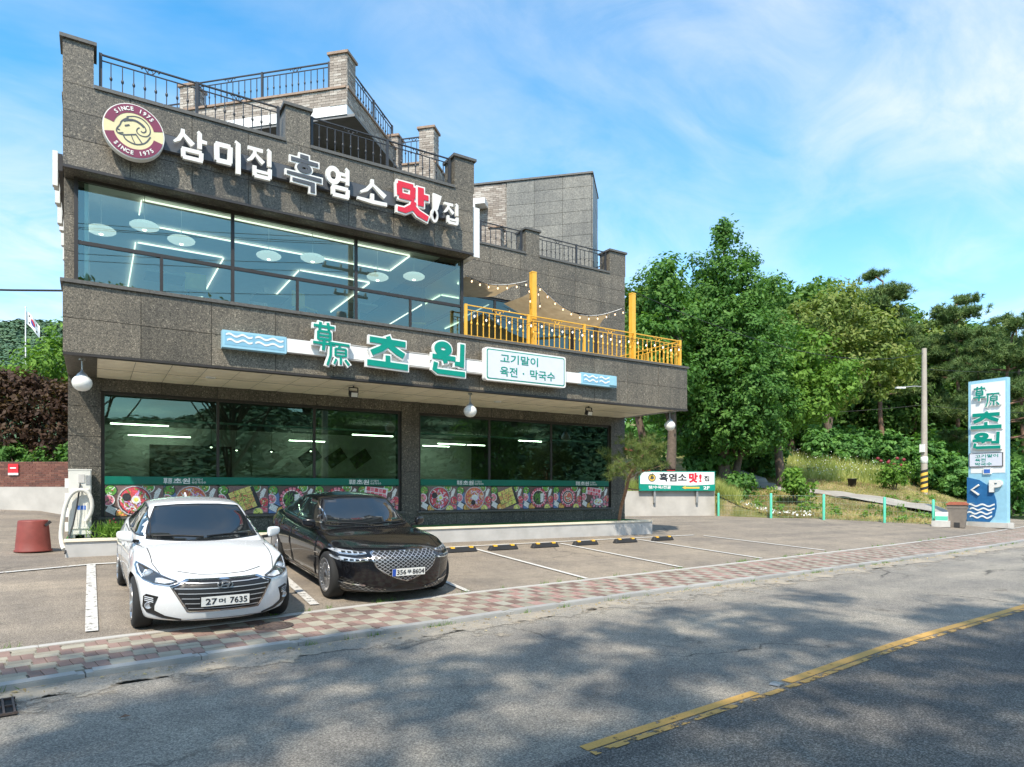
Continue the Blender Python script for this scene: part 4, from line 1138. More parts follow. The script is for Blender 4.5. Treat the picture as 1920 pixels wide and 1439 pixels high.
brush(TS, G_HEUK, 3.15, 3.82, 7.47, 8.13, YT + .01, .06, 'sign_grey', 'sign_ivory', .034)
brush(TS, G_YEOM, 3.91, 4.45, 7.50, 8.10, YT, .065, 'sign_ivory')
brush(TS, G_SO, 4.56, 5.20, 7.52, 8.05, YT, .065, 'sign_ivory')
brush(TS, G_MAT, 5.40, 6.14, 7.44, 8.12, YT - .01, .075, 'sign_red', 'sign_ivory', .036)
brush(TS, G_EX, 6.22, 6.46, 7.56, 8.08, YT, .065, 'sign_ivory')
brush(TS, G_JIP, 6.52, 6.93, 7.50, 7.97, YT, .065, 'sign_ivory')

EB = wthing('emblem_sign', 'round maroon and cream emblem sign with a horned goat head reading SINCE 1975', 'sign', (.58, 13.2, 7.3))
ex_, ez, er = .585, 7.765, .465; YE = YF - .30
def ydisc(r0, r1, y0, y1, a0=0, a1=360, n=64, c=(ex_, ez)):
    mb = MB(); A = [R(lerp(a0, a1, i / n)) for i in range(n + 1)]
    if r0 == 0: mb.prism([(c[0] + r1 * math.cos(a), c[1] + r1 * math.sin(a)) for a in A[:-1]], y0, y1, 0, lambda u, v, w: (u, w, v))
    else:
        for a, b in zip(A, A[1:]):
            mb.prism([(c[0] + r0 * math.cos(a), c[1] + r0 * math.sin(a)), (c[0] + r1 * math.cos(a), c[1] + r1 * math.sin(a)), (c[0] + r1 * math.cos(b), c[1] + r1 * math.sin(b)), (c[0] + r0 * math.cos(b), c[1] + r0 * math.sin(b))], y0, y1, 0, lambda u, v, w: (u, w, v))
    return mb
ydisc(0, er, YE, YE + .14).build('disc', 'sign_ivory', EB)
MB().box(ex_ - .12, ex_ + .12, YE + .14, YF - .01, ez - .12, ez + .12).build('bracket', 'sign_grey', EB)
ydisc(0, er * .965, YE - .004, YE + .002).build('field', 'emblem_cream', EB)
for a0, a1 in ((14, 166), (194, 346)): ydisc(er * .66, er * .965, YE - .009, YE - .002, a0, a1, 48).build('maroon_band', 'maroon', EB)
def arc_text(s, r, mid, flip, size):
    for i, ch in enumerate(s):
        if ch == ' ': continue
        t = (i - (len(s) - 1) / 2) * 10.0
        a = R(mid - t) if not flip else R(mid + t)
        me = text_mesh(ch, size, .003, .004, res=2)
        rot = a - math.pi / 2 if not flip else a + math.pi / 2
        me.transform(Matrix.Translation((ex_ + r * math.cos(a), 0, ez + r * math.sin(a))) @ Matrix.Translation((0, YE - .012, 0)) @ FACE @ Matrix.Rotation(rot, 4, 'Z'))
        me.materials.append(MATS['sign_ivory']); obj('lettering', me, EB)
arc_text('SINCE 1975', er * .80, 90, False, .092); arc_text('SINCE 1975', er * .82, 270, True, .092)
def gp(x, y): return ((x - 680) / 218 * er + ex_, -(y - 880 - .27 * (x - 680)) / 205 * er + ez)
GOAT = [([(628, 770), (690, 765), (745, 790), (790, 845), (797, 900), (770, 925), (725, 915), (697, 888), (700, 862), (718, 852)], .011), ([(645, 800), (700, 800), (752, 840), (768, 880), (745, 895), (728, 880)], .012),
        ([(640, 775), (592, 800), (583, 832), (557, 858), (560, 890), (605, 908), (660, 905), (690, 905)], .013), ([(605, 910), (622, 945), (690, 985), (762, 975), (796, 925)], .013),
        ([(690, 900), (715, 940), (742, 982)], .012), ([(660, 908), (672, 945), (690, 980)], .009), ([(615, 838), (648, 832)], .016), ([(604, 800), (660, 790), (712, 810), (750, 850)], .022), ([(566, 862), (580, 868)], .012), ([(572, 890), (605, 890)], .008)]
gm = MB(); lay = 0
for pts, w in GOAT:
    P = [Vector(gp(*p)) for p in pts]; lay += 1
    # smooth the polyline
    for _ in range(2):
        Q2 = [P[0]]
        for a, b in zip(P, P[1:]): Q2 += [a.lerp(b, .25), a.lerp(b, .75)]
        P = Q2 + [P[-1]]
    for i, (a, b) in enumerate(zip(P, P[1:])):
        d = (b - a).normalized(); nn = Vector((-d.y, d.x)) * w * .75
        gm.prism([a - nn, b - nn, b + nn, a + nn], YE - .008 - lay * .0003, YE - .003, 0, lambda u, v, w_: (u, w_, v))
gm.build('goat_head', 'sign_grey', EB)

# the green sign along the fascia
CS = wthing('fascia_sign', 'long white and light blue sign with big green Korean letters on the canopy fascia', 'sign', (7, 13.2, 4.1))
YC = YF - .16
MB().box(3.17, 7.6, YC, YF - .02, 4.29, 4.55).box(9.8, 10.44, YC, YF - .02, 4.30, 4.555).build('sign_bar', 'sign_white', CS)
MB().box(4.3, 7.6, YC - .003, YC + .002, 4.262, 4.274).box(4.3, 7.6, YC - .003, YC + .002, 4.566, 4.578).box(4.3, 7.6, YC, YF - .02, 4.258, 4.28).box(4.3, 7.6, YC, YF - .02, 4.56, 4.582).build('sign_rail', 'letter_side', CS)
def wave_box(x0, x1, z0, z1):
    b = MB().box(x0, x1, YC - .02, YF - .01, z0, z1).build('wave_box', 'sign_sky', CS)
    MB().box(x0 + .04, x1 - .04, YC - .024, YC - .019, z0 + .05, z1 - .04).build('wave_field', 'sign_sky_deep', b)
    for r_ in range(2):
        for k in range(2):
            n = 26; w0 = (x1 - x0) * .9; mbw = MB(); P = []
            zc = z1 - .085 - r_ * .10
            a, e = (x0 + .06 + .02 * r_, x0 + .06 + w0 * .45) if k == 0 else (x0 + .08 + w0 * .48, x1 - .06)
            P = [Vector((lerp(a, e, i / n), zc + .022 * math.sin(i / n * 12.5))) for i in range(n + 1)]
            for p, q in zip(P, P[1:]):
                mbw.prism([(p.x, p.y - .018), (q.x, q.y - .018), (q.x, q.y + .018), (p.x, p.y + .018)], YC - .03, YC - .02, 0, lambda u, v, w: (u, w, v))
            mbw.build('wave', 'sign_white', b)
wave_box(2.01, 3.165, 4.25, 4.57); wave_box(10.445, 11.61, 4.29, 4.585)
MB().box(11.36, 11.58, YC - .06, YC - .021, 4.33, 4.56).build('corner_tile', 'sign_sky', CS)
W2 = .16
G_CHO = [[(.50, 1.0, 0.125), (.54, .86, 0.133)], [(.06, .84, 0.156), (.94, .80, 0.156)], [(.52, .78, 0.156), (.34, .58, 0.164), (.10, .42, 0.156)], [(.50, .74, 0.140), (.72, .54, 0.164), (.90, .42, 0.156)], [(.50, .38, 0.133), (.50, .12, 0.133)], [(.0, .10, 0.156), (1.0, .06, 0.164)]]
G_WON = [('o', .32, .78, .17, .14, .19), [(.0, .52, 0.140), (.70, .50, 0.140)], [(.36, .50, 0.140), (.40, .34, 0.140)], [(.68, .36, 0.125), (.86, .36, 0.125)], [(.92, 1.0, 0.140), (.90, .26, 0.140)], [(.10, .34, 0.133), (.06, .12, 0.140), (.16, .06, 0.140), (1.0, .04, 0.148)]]
brush(CS, G_CHO, 4.76, 5.66, 4.17, 4.82, YC - .11, .08, 'sign_green', 'sign_white', .032)
brush(CS, G_WON, 6.24, 7.04, 4.16, 4.86, YC - .11, .08, 'sign_green', 'sign_white', .032)
G_CHAO = [[(.05, .86, 0.104), (.95, .84, 0.112)], [(.34, 1.0, 0.112), (.30, .72, 0.096)], [(.66, 1.0, 0.112), (.70, .72, 0.096)], [(.24, .66, 0.096), (.24, .36, 0.104)], [(.76, .66, 0.096), (.76, .36, 0.104)], [(.24, .66, 0.096), (.76, .66, 0.096)], [(.24, .51, 0.080), (.76, .51, 0.080)], [(.24, .37, 0.096), (.76, .37, 0.096)], [(.02, .22, 0.104), (.98, .20, 0.104)], [(.5, .37, 0.112), (.46, -.04, 0.120)]]
G_YUAN = [[(.05, .96, 0.090), (1.0, .92, 0.105)], [(.16, .92, 0.098), (.14, .40, 0.098), (.0, -.02, 0.090)], [(.58, .90, 0.075), (.50, .76, 0.083)], [(.36, .74, 0.083), (.36, .42, 0.083)], [(.84, .74, 0.083), (.84, .42, 0.083)], [(.36, .74, 0.075), (.84, .74, 0.075)], [(.36, .58, 0.068), (.84, .58, 0.068)], [(.36, .43, 0.075), (.84, .43, 0.075)], [(.60, .42, 0.090), (.60, .06, 0.098)], [(.40, .28, 0.090), (.30, .06, 0.075)], [(.80, .28, 0.090), (.98, .06, 0.112)]]
brush(CS, G_CHAO, 3.64, 4.10, 4.40, 4.93, YC - .11, .08, 'sign_green', 'sign_white', .028)
brush(CS, G_YUAN, 3.93, 4.38, 4.10, 4.56, YC - .12, .08, 'sign_green', 'sign_white', .028)
def rrect(x0, x1, z0, z1, r, n=6):
    P = []
    for cx_, cz, a0 in ((x1 - r, z0 + r, -90), (x1 - r, z1 - r, 0), (x0 + r, z1 - r, 90), (x0 + r, z0 + r, 180)):
        P += [(cx_ + r * math.cos(R(a0 + 90 * i / n)), cz + r * math.sin(R(a0 + 90 * i / n))) for i in range(n + 1)]
    return P
WT = lambda u, v, w: (u, w, v)
bd = MB().prism(rrect(7.56, 9.86, 4.12, 4.88, .06), YC - .13, YC + .02, 0, WT).build('menu_board', 'sign_white', CS)
MB().prism(rrect(7.60, 9.82, 4.155, 4.845, .05), YC - .134, YC - .129, 0, WT).build('board_border', 'sign_green', bd)
MB().prism(rrect(7.625, 9.795, 4.18, 4.82, .04), YC - .138, YC - .133, 0, WT).build('board_face', 'sign_lilac', bd)
wall_text('lettering', '고기말이', 7.96, 9.02, 4.555, 4.765, YC - .141, 'sign_green', bd, .012, .003)
wall_text('lettering', '육전', 7.95, 8.43, 4.245, 4.47, YC - .141, 'sign_green', bd, .012, .003)
wall_text('lettering', '막국수', 8.79, 9.52, 4.245, 4.47, YC - .141, 'sign_green', bd, .012, .003)
MB().prism([(8.60 + .022 * math.cos(i), 4.35 + .022 * math.sin(i)) for i in [k * .628 for k in range(10)]], YC - .143, YC - .137, 0, WT).build('lettering', 'sign_green', bd)

# ------------------------------------------------------------------ terrace: yellow railing, posts, sails, bulbs
YR = wthing('terrace_railing', 'yellow iron balcony railing along the terrace above the canopy', 'railing', (10.8, 13.45, 5.15))
railing(YR, (7.26, 13.45), (14.25, 13.45), 5.152, 5.90, (0, .2486, .4979, .7479, 1), .155, 'rail_yellow', pw=.06, knob=.026, sub=.11, br=.0095)
railing(YR, (14.25, 13.5), (14.25, 15.95), 5.152, 5.90, (0, 1), .155, 'rail_yellow', pw=.05, knob=.026, sub=.11, br=.0095)
for x, lb in ((9.22, 'tall square yellow post in the middle of the balcony railing'), (12.52, 'tall square yellow post near the right end of the balcony railing')):
    t = wthing('awning_post', lb, 'post', (x, 13.56, 5.15), 'yellow awning posts')
    MB().box(x - .065, x + .065, 13.50, 13.63, 5.152, 6.98).build('shaft', 'rail_yellow', t)
    MB().box(x - .07, x + .07, 13.495, 13.635, 6.982, 7.01).build('cap', 'rail_yellow', t)
    MB().box(x - .11, x + .11, 13.46, 13.68, 5.152, 5.165).build('base_plate', 'rail_yellow', t)
m, nt, out = nmat('sail_cloth')
v = coords(nt); c_ = ramp(nt, noise(nt, v, 5, 6), [(.3, (.36, .27, .155)), (.7, (.47, .365, .22))])
d_ = nt.nodes.new('ShaderNodeBsdfDiffuse'); nt.links.new(c_, d_.inputs[0]); t_ = nt.nodes.new('ShaderNodeBsdfTranslucent'); nt.links.new(c_, t_.inputs[0])
mx = nt.nodes.new('ShaderNodeMixShader'); mx.inputs[0].default_value = .45
nt.links.new(d_.outputs[0], mx.inputs[1]); nt.links.new(t_.outputs[0], mx.inputs[2]); nt.links.new(mx.outputs[0], out.inputs[0]); MATS['sail_cloth'] = m
def sail(label, P, sag, n=14):
    a, b, c2, d2 = map(Vector, P); mb = MB(); vs = []
    for j in range(n + 1):
        for i in range(n + 1):
            u, w = i / n, j / n
            # edges bow inwards like a tensioned sail
            uu = u + .10 * math.sin(math.pi * w) * (.5 - u) * 2 * .5
            ww = w + .16 * math.sin(math.pi * u) * (.5 - w)
            p = a.lerp(b, uu).lerp(d2.lerp(c2, uu), ww)
            p.z -= sag * math.sin(math.pi * u) * (1 - .35 * math.sin(math.pi * w)) + .02 * math.sin(u * 17 + w * 5) * math.sin(math.pi * w)
            vs.append(p)
    mb.add(vs, [(j * (n + 1) + i, j * (n + 1) + i + 1, (j + 1) * (n + 1) + i + 1, (j + 1) * (n + 1) + i) for j in range(n) for i in range(n)], 0, True)
    t = wthing('shade_sail', label, 'shade sail', tuple(P[0]), 'tan shade sails')
    mb.build('cloth', 'sail_cloth', t)
    rp_ = MB()
    rp_.tube([vs[i] for i in range(n + 1)], .008, 5)
    rp_.build('edge_rope', 'sign_ivory', t)
    return [vs[i] for i in range(n + 1)]
e1 = sail('left tan shade sail tied between the glazed corner and the tall post', [(7.45, 13.75, 6.66), (9.08, 13.62, 6.78), (9.1, 15.2, 6.80), (7.45, 15.6, 6.78)], .12)
e2 = sail('right tan shade sail sagging between the two tall yellow posts', [(9.36, 13.62, 6.76), (12.25, 13.7, 6.58), (12.9, 15.4, 6.56), (9.55, 15.5, 6.74)], .42)
EM('bulb_lit', (1.0, .68, .40), 1.2); M('cable_black', (.02, .02, .02), .5); M('bulb_white', (.85, .83, .78), .2, emis=(1, .93, .8), estr=.35)
def bulb_mesh(mat, s=1.0):
    return MB().lathe([(.001, -.115 * s), (.022 * s, -.10 * s), (.032 * s, -.07 * s), (.022 * s, -.035 * s), (.012 * s, -.02 * s)], 8).mesh('bulb', mat)
bm_lit, bm_wh = bulb_mesh('bulb_lit', .62), bulb_mesh('bulb_white', .72)
sk_mesh = MB().lathe([(.013, -.025), (.015, .03), (.004, .05)], 6).mesh('socket', 'cable_black')
def string(label, pts, nb, bmesh_, dz=0):
    t = wthing('string_light', label, 'string lights', tuple(pts[0]), 'bulb strings on the terrace')
    P = [Vector(p) for p in pts]; MB().tube(P, .007, 5).build('cable', 'cable_black', t)
    L = [0]
    for a, b in zip(P, P[1:]): L.append(L[-1] + (b - a).length)
    for i in range(nb):
        s_ = L[-1] * (i + .5) / nb
        k = max(j for j in range(len(L) - 1) if L[j] <= s_); f = (s_ - L[k]) / (L[k + 1] - L[k])
        p = P[k].lerp(P[k + 1], f)
        obj('socket', sk_mesh, t, (p.x, p.y, p.z - .03)); obj('bulb', bmesh_, t, (p.x, p.y, p.z - .035))
string('string of lit bulbs under the front edge of the left shade sail', [(p.x, p.y - .05, p.z - .02) for p in e1] + [(9.08, 13.5, 6.5), (9.1, 13.5, 6.2)], 9, bm_lit)
string('string of lit bulbs under the front edge of the right shade sail', [(9.4, 13.5, 6.1), (9.36, 13.5, 6.45)] + [(p.x, p.y - .05, p.z - .02) for p in e2] + [(12.3, 13.6, 6.4)], 13, bm_lit)
rr_ = []
for i in range(29):
    x = 7.3 + i * .25; rr_.append((x, 13.39, 5.70 + .035 * math.cos(i * 1.57) - .04 * ((i % 7) / 7)))
string('string of round white bulbs strung along the yellow railing', rr_, 22, bm_wh)
string('string of lit bulbs hanging along the wing wall behind the sails', [(9.6, 15.6, 6.7), (10.6, 15.7, 6.5), (11.6, 15.7, 6.52), (12.6, 15.7, 6.42)], 7, bm_lit)

# ------------------------------------------------------------------ lamps on the building
M('globe', (.80, .79, .74), .25, var=.02); M('lamp_metal', (.42, .42, .41), .4, .6)
for x, lb in ((-.17, 'round white globe lamp hanging from the left corner of the canopy'), (7.47, 'round white globe lamp hanging under the middle of the canopy'), (14.02, 'round white globe lamp hanging from the right corner of the canopy')):
    t = wthing('globe_lamp', lb, 'lamp', (x, 13.62, 3.45), 'globe lamps under the canopy')
    c0 = (x, 13.62, 0)
    MB().lathe([(.012, 3.64), (.012, ZS - .05)], 8, c0).lathe([(.05, ZS - .08), (.05, ZS - .046)], 10, c0).build('stem', 'lamp_metal', t)
    MB().lathe([(.012, 3.68), (.03, 3.64), (.075, 3.60), (.085, 3.56)], 16, c0).build('collar', 'lamp_metal', t)
    MB().lathe([(.001, 3.305), (.06, 3.315), (.11, 3.345), (.145, 3.40), (.155, 3.45), (.145, 3.505), (.11, 3.55), (.08, 3.575)], 24, c0).build('globe', 'globe', t)
for x, lb in ((4.85, 'small black floodlight under the canopy left of the granite pier'), (11.5, 'small black floodlight under the canopy near its right end')):
    t = wthing('floodlight', lb, 'floodlight', (x, 14.2, 3.8), 'floodlights under the canopy')
    MB().bar((x - .1, 14.2, 3.86), (x - .1, 14.2, 3.70), .02).bar((x + .1, 14.2, 3.86), (x + .1, 14.2, 3.70), .02).bar((x - .1, 14.2, 3.86), (x + .1, 14.2, 3.86), .02, .02).box(x - .015, x + .015, 14.185, 14.215, 3.86, ZS).build('bracket', 'iron', t)
    MB().obox((x, 14.2, 3.72), (.085, 0, 0), (0, .06, .02), (0, -.02, .06)).build('housing', 'iron', t)
    MB().obox((x, 14.135, 3.695), (.07, 0, 0), (0, .004, .002), (0, -.015, .045)).build('lens', 'globe', t)
for x, lb in ((2.02, 'recessed round downlight in the canopy soffit at the left'), (8.88, 'recessed round downlight in the canopy soffit near the middle globe')):
    t = wthing('downlight', lb, 'downlight', (x, 14.7, 3.88), 'canopy downlights')
    MB().lathe([(.075, ZS - .03), (.095, ZS - .034), (.10, ZS - .015)], 20, (x, 14.7, 0)).build('trim', 'sign_white', t)
    MB().lathe([(.001, ZS - .026), (.075, ZS - .026)], 20, (x, 14.7, 0)).build('lens', 'globe', t)
# saucer pendants upstairs
M('lantern', (.80, .82, .78), .5, var=.03, emis=(1, .97, .9), estr=.25); EM('lantern_bulb', (1, .86, .62), 5)
def lantern_mesh():
    mb = MB(); n = 32; prof = [(.03, .075), (.10, .068), (.19, .04), (.245, .0), (.235, -.035), (.18, -.065), (.09, -.085), (.04, -.09)]
    vs = []; 
    for (r, z) in prof:
        for k in range(n):
            a = 2 * math.pi * k / n; q = r * (1 + (.045 if k % 2 else 0) * min(1, r / .2)); vs.append((q * math.cos(a), q * math.sin(a), z))
    mb.add(vs, [(i * n + k, i * n + (k + 1) % n, (i + 1) * n + (k + 1) % n, (i + 1) * n + k) for i in range(len(prof) - 1) for k in range(n)])
    return mb.mesh('shade', 'lantern')
lm = lantern_mesh(); bl_ = MB().lathe([(.001, -.105), (.025, -.1), (.038, -.08), (.03, -.05)], 10).mesh('bulb', 'lantern_bulb'); cd_ = MB().tube([(0, 0, .07), (0, 0, .62)], .006, 5).mesh('cord', 'sign_ivory')
ords = ['leftmost', 'second', 'third', 'fourth', 'fifth', 'sixth', 'rightmost']
for i, (x, y) in enumerate(((.12, 14.93), (.81, 14.25), (1.48, 14.68), (3.15, 14.65), (3.98, 14.3), (5.62, 14.75), (6.32, 14.25))):
    t = thing('pendant_lamp', f'{ords[i]} saucer shaped white paper pendant lamp behind the upstairs glass' if i in (0, 6) else f'{ords[i]} saucer shaped white paper pendant from the left behind the upstairs glass', 'pendant lamp', (x, y, 6.6), 0, 'saucer pendants upstairs')
    obj('shade', lm, t); obj('bulb', bl_, t); obj('cord', cd_, t)
M('shade_black', (.02, .02, .02), .5)
pm = MB().lathe([(.015, .10), (.03, .08), (.12, 0)], 16).mesh('shade', 'shade_black'); pb = MB().lathe([(.001, -.03), (.03, -.01), (.02, .03)], 8).mesh('bulb', 'lantern_bulb'); pc = MB().tube([(0, 0, .1), (0, 0, .85)], .006, 5).mesh('cord', 'shade_black')
for i, (x, y) in enumerate(((2.9, 21.0), (3.8, 22.2), (4.9, 22.4), (5.9, 21.4))):
    t = thing('cone_pendant', ['leftmost', 'second', 'third', 'rightmost'][i] + ' small black cone pendant inside the left downstairs window', 'pendant lamp', (x, y, 2.85), 0, 'cone pendants downstairs')
    obj('shade', pm, t); obj('bulb', pb, t); obj('cord', pc, t)
# dining chairs upstairs near the glass
for i, (x, y) in enumerate(((1.75, 14.6), (3.95, 14.8), (6.6, 14.7))):
    t = thing('dining_chair', ['ochre dining chair behind the left upstairs pane', 'ochre dining chair behind the middle upstairs pane', 'ochre dining chair behind the right upstairs pane'][i], 'chair', (x, y, 5.14), .6 * i, 'ochre dining chairs upstairs')
    MB().box(-.2, .2, -.2, .2, .42, .46).build('seat', 'chair_ochre', t); MB().box(-.2, .2, .17, .2, .5, .86).build('backrest', 'chair_ochre', t)
    for sx in (-1, 1):
        for sy in (-1, 1): MB().box(sx * .17 - .015, sx * .17 + .015, sy * .17 - .015, sy * .17 + .015, 0, .5 if sy > 0 else .42).build('leg', 'iron', t)
# ------------------------------------------------------------------ cars
def carpaint(name, c, rough=.25, metal=0.0):
    m, nt, out = nmat(name)
    v = coords(nt); f = noise(nt, v, 3, 4)
    col = ramp(nt, f, [(.3, tuple(x * .97 for x in c)), (.7, c)])
    rg_ = ramp(nt, noise(nt, v, 30, 5), [(.3, (rough * .9,) * 3), (.8, (rough * 1.2,) * 3)])
    bsdf(nt, out, col, rg_, metal, .3 if c[0] < .1 else .5, None, .65 if c[0] < .1 else 1.0); MATS[name] = m
carpaint('paint_white', (.72, .73, .735)); carpaint('paint_black', (.006, .0062, .008), .18)
M('chrome', (.75, .76, .77), .12, 1.0, var=.02); M('satin_chrome', (.55, .56, .57), .25, 1.0, var=.02)
M('trim_black', (.012, .012, .013), .45, var=.05); M('tyre', (.018, .018, .018), .85, var=.15, bmp=.2, bscale=60)
M('car_glass', (.012, .015, .017), .02, var=.02, spec=.9, coat=.6); M('seam', (.006, .006, .006), .8)
M('lamp_dark', (.03, .033, .038), .06, var=.1, coat=1.0); M('lamp_lens', (.45, .48, .52), .05, .35, coat=1.0); M('lamp_clear', (.70, .74, .80), .08, .2, coat=1.0)
M('alloy', (.50, .50, .51), .28, .9, var=.04); M('plate_white', (.74, .74, .71), .5, var=.03); M('plate_ink', (.015, .015, .02), .5); M('plate_blue', (.02, .08, .42), .5)
M('bright_wire', (.50, .51, .53), .35, .5, var=.03); M('amber', (.75, .28, .03), .3); M('liner', (.008, .008, .008), .9); M('tail_red', (.45, .01, .015), .15, coat=1.0)

def grid_box(f, na, nb, nc):
    """closed quad mesh of the unit box mapped through f(a, b, c)"""
    idx = {}; vs = []; fs = []
    def V(i, j, k):
        if (i, j, k) not in idx: idx[(i, j, k)] = len(vs); vs.append(f(i / na, j / nb * 2 - 1, k / nc))
        return idx[(i, j, k)]
    for i in range(na):
        for j in range(nb):
            fs.append((V(i, j, 0), V(i, j + 1, 0), V(i + 1, j + 1, 0), V(i + 1, j, 0)))
            fs.append((V(i, j, nc), V(i + 1, j, nc), V(i + 1, j + 1, nc), V(i, j + 1, nc)))
    for i in range(na):
        for k in range(nc):
            fs.append((V(i, 0, k), V(i + 1, 0, k), V(i + 1, 0, k + 1), V(i, 0, k + 1)))
            fs.append((V(i, nb, k), V(i, nb, k + 1), V(i + 1, nb, k + 1), V(i + 1, nb, k)))
    for j in range(nb):
        for k in range(nc):
            fs.append((V(0, j, k), V(0, j, k + 1), V(0, j + 1, k + 1), V(0, j + 1, k)))
            fs.append((V(na, j, k), V(na, j + 1, k), V(na, j + 1, k + 1), V(na, j, k + 1)))
    return vs, fs
def evaluated(me, mods):
    o = bpy.data.objects.new('tmp', me); COL.objects.link(o)
    for t, kw in mods:
        md = o.modifiers.new(t, t)
        for k, v in kw.items(): setattr(md, k, v)
    dg = bpy.context.evaluated_depsgraph_get(); dg.update()
    r = bpy.data.meshes.new_from_object(o.evaluated_get(dg)); bpy.data.objects.remove(o)
    return r
def sstep(a, b, x):
    t = min(1, max(0, (x - a) / (b - a))); return t * t * (3 - 2 * t)
class Surf:
    """ray-castable surface used to lay lamps, glass and seams on the bodywork"""
    def __init__(s, *mes):
        vs = []; fs = []
        for me in mes:
            b = len(vs); vs += [v.co.copy() for v in me.vertices]; fs += [tuple(i + b for i in p.vertices) for p in me.polygons]
        s.t = BVHTree.FromPolygons(vs, fs)
    def hit(s, p, q, view):
        if view == 'front': o, d = Vector((6, p, q)), Vector((-1, 0, 0))
        elif view == 'rear': o, d = Vector((-6, p, q)), Vector((1, 0, 0))
        elif view == 'left': o, d = Vector((p, 4, q)), Vector((0, -1, 0))
        elif view == 'right': o, d = Vector((p, -4, q)), Vector((0, 1, 0))
        elif view == 'top': o, d = Vector((p, q, 5)), Vector((0, 0, -1))
        elif view == 'fl': o = Vector((4, 4, q)) + Vector((-Q, Q, 0)) * p; d = Vector((-Q, -Q, 0))
        elif view == 'fr': o = Vector((4, -4, q)) + Vector((-Q, -Q, 0)) * p; d = Vector((-Q, Q, 0))
        h, n, i, dd = s.t.ray_cast(o, d)
        if h is None: return None
        if n.dot(d) > 0: n = -n
        return h, n
    def patch(s, outline, view, off, res=.05, skirt=.012):
        O = [Vector(p) for p in outline]; B = []
        for a, b in zip(O, O[1:] + O[:1]):
            n = max(1, int((b - a).length / res)); B += [a.lerp(b, i / n) for i in range(n)]
        def inside(p):
            c = False
            for a, b in zip(O, O[1:] + O[:1]):
                if (a.y > p.y) != (b.y > p.y) and p.x < (b.x - a.x) * (p.y - a.y) / (b.y - a.y) + a.x: c = not c
            return c
        def edged(p):
            return min(((p - a) - (b - a) * max(0, min(1, (p - a).dot(b - a) / max(1e-9, (b - a).length_squared)))).length for a, b in zip(O, O[1:] + O[:1]))
        x0, x1 = min(p.x for p in O), max(p.x for p in O); y0, y1 = min(p.y for p in O), max(p.y for p in O)
        I = []
        nx, ny = int((x1 - x0) / res) + 1, int((y1 - y0) / res) + 1
        for i in range(nx):
            for j in range(ny):
                p = Vector((x0 + (i + .5) * res, y0 + (j + .5) * res))
                if inside(p) and edged(p) > res * .35: I.append(p)
        r = delaunay_2d_cdt(B + I, [(i, (i + 1) % len(B)) for i in range(len(B))], [], 1, 1e-5)
        P, T = r[0], r[2]; nb = len(B)
        hits = [s.hit(p.x, p.y, view) for p in P]; mb = MB(); ok = {}
        for i, h in enumerate(hits):
            if h: ok[i] = len(mb.v); mb.v.append(tuple(h[0] + h[1] * off))
        for t in T:
            if all(i in ok for i in t): mb.f.append(tuple(ok[i] for i in t)); mb.m.append(0); mb.sm.append(True)
        if skirt:
            base = len(mb.v); m2 = {}
            for i in r[1]:
                pass
            ec = {}
            for f in mb.f:
                for a, b in zip(f, f[1:] + f[:1]): ec[frozenset((a, b))] = ec.get(frozenset((a, b)), 0) + 1
            inv = {v: k for k, v in ok.items()}
            for e, c in ec.items():
                if c == 1:
                    a, b = tuple(e)
                    for q in (a, b):
                        if q not in m2: m2[q] = len(mb.v); mb.v.append(tuple(hits[inv[q]][0] - hits[inv[q]][1] * skirt))
                    mb.f.append((a, b, m2[b], m2[a])); mb.m.append(0); mb.sm.append(False)
        return mb
    def seam(s, pts, view, w=.008, off=.0015, res=.04, closed=False):
        P = [Vector(p) for p in pts]; Q2 = []
        for a, b in zip(P, P[1:] + (P[:1] if closed else [])):
            n = max(1, int((b - a).length / res)); Q2 += [a.lerp(b, i / n) for i in range(n)]
        if not closed: Q2.append(P[-1])
        mb = MB(); prev = None
        H_ = [s.hit(p.x, p.y, view) for p in Q2]
        n = len(Q2); rows = []
        for i in range(n):
            if H_[i] is None: rows.append(None); continue
            j0, j1 = max(0, i - 1), min(n - 1, i + 1)
            if H_[j0] is None: j0 = i
            if H_[j1] is None: j1 = i
            t = H_[j1][0] - H_[j0][0]
            if t.length < 1e-6: rows.append(None); continue
            sd = t.normalized().cross(H_[i][1]).normalized()
            c = H_[i][0] + H_[i][1] * off; rows.append((c - sd * w / 2, c + sd * w / 2))
        for a, b in zip(rows, rows[1:]):
            if a and b: mb.add([a[0], a[1], b[1], b[0]], [(0, 1, 2, 3)])
        return mb
def clip_line(poly, p, d):
    """parts of the infinite line p + t d inside a polygon"""
    ts = []
    for a, b in zip(poly, poly[1:] + poly[:1]):
        ex, ey = b[0] - a[0], b[1] - a[1]; den = d[0] * ey - d[1] * ex
        if abs(den) < 1e-9: continue
        t = ((a[0] - p[0]) * ey - (a[1] - p[1]) * ex) / den; u = ((a[0] - p[0]) * d[1] - (a[1] - p[1]) * d[0]) / den
        if 0 <= u < 1: ts.append(t)
    ts.sort(); return [((p[0] + d[0] * a, p[1] + d[1] * a), (p[0] + d[0] * b, p[1] + d[1] * b)) for a, b in zip(ts[::2], ts[1::2])]

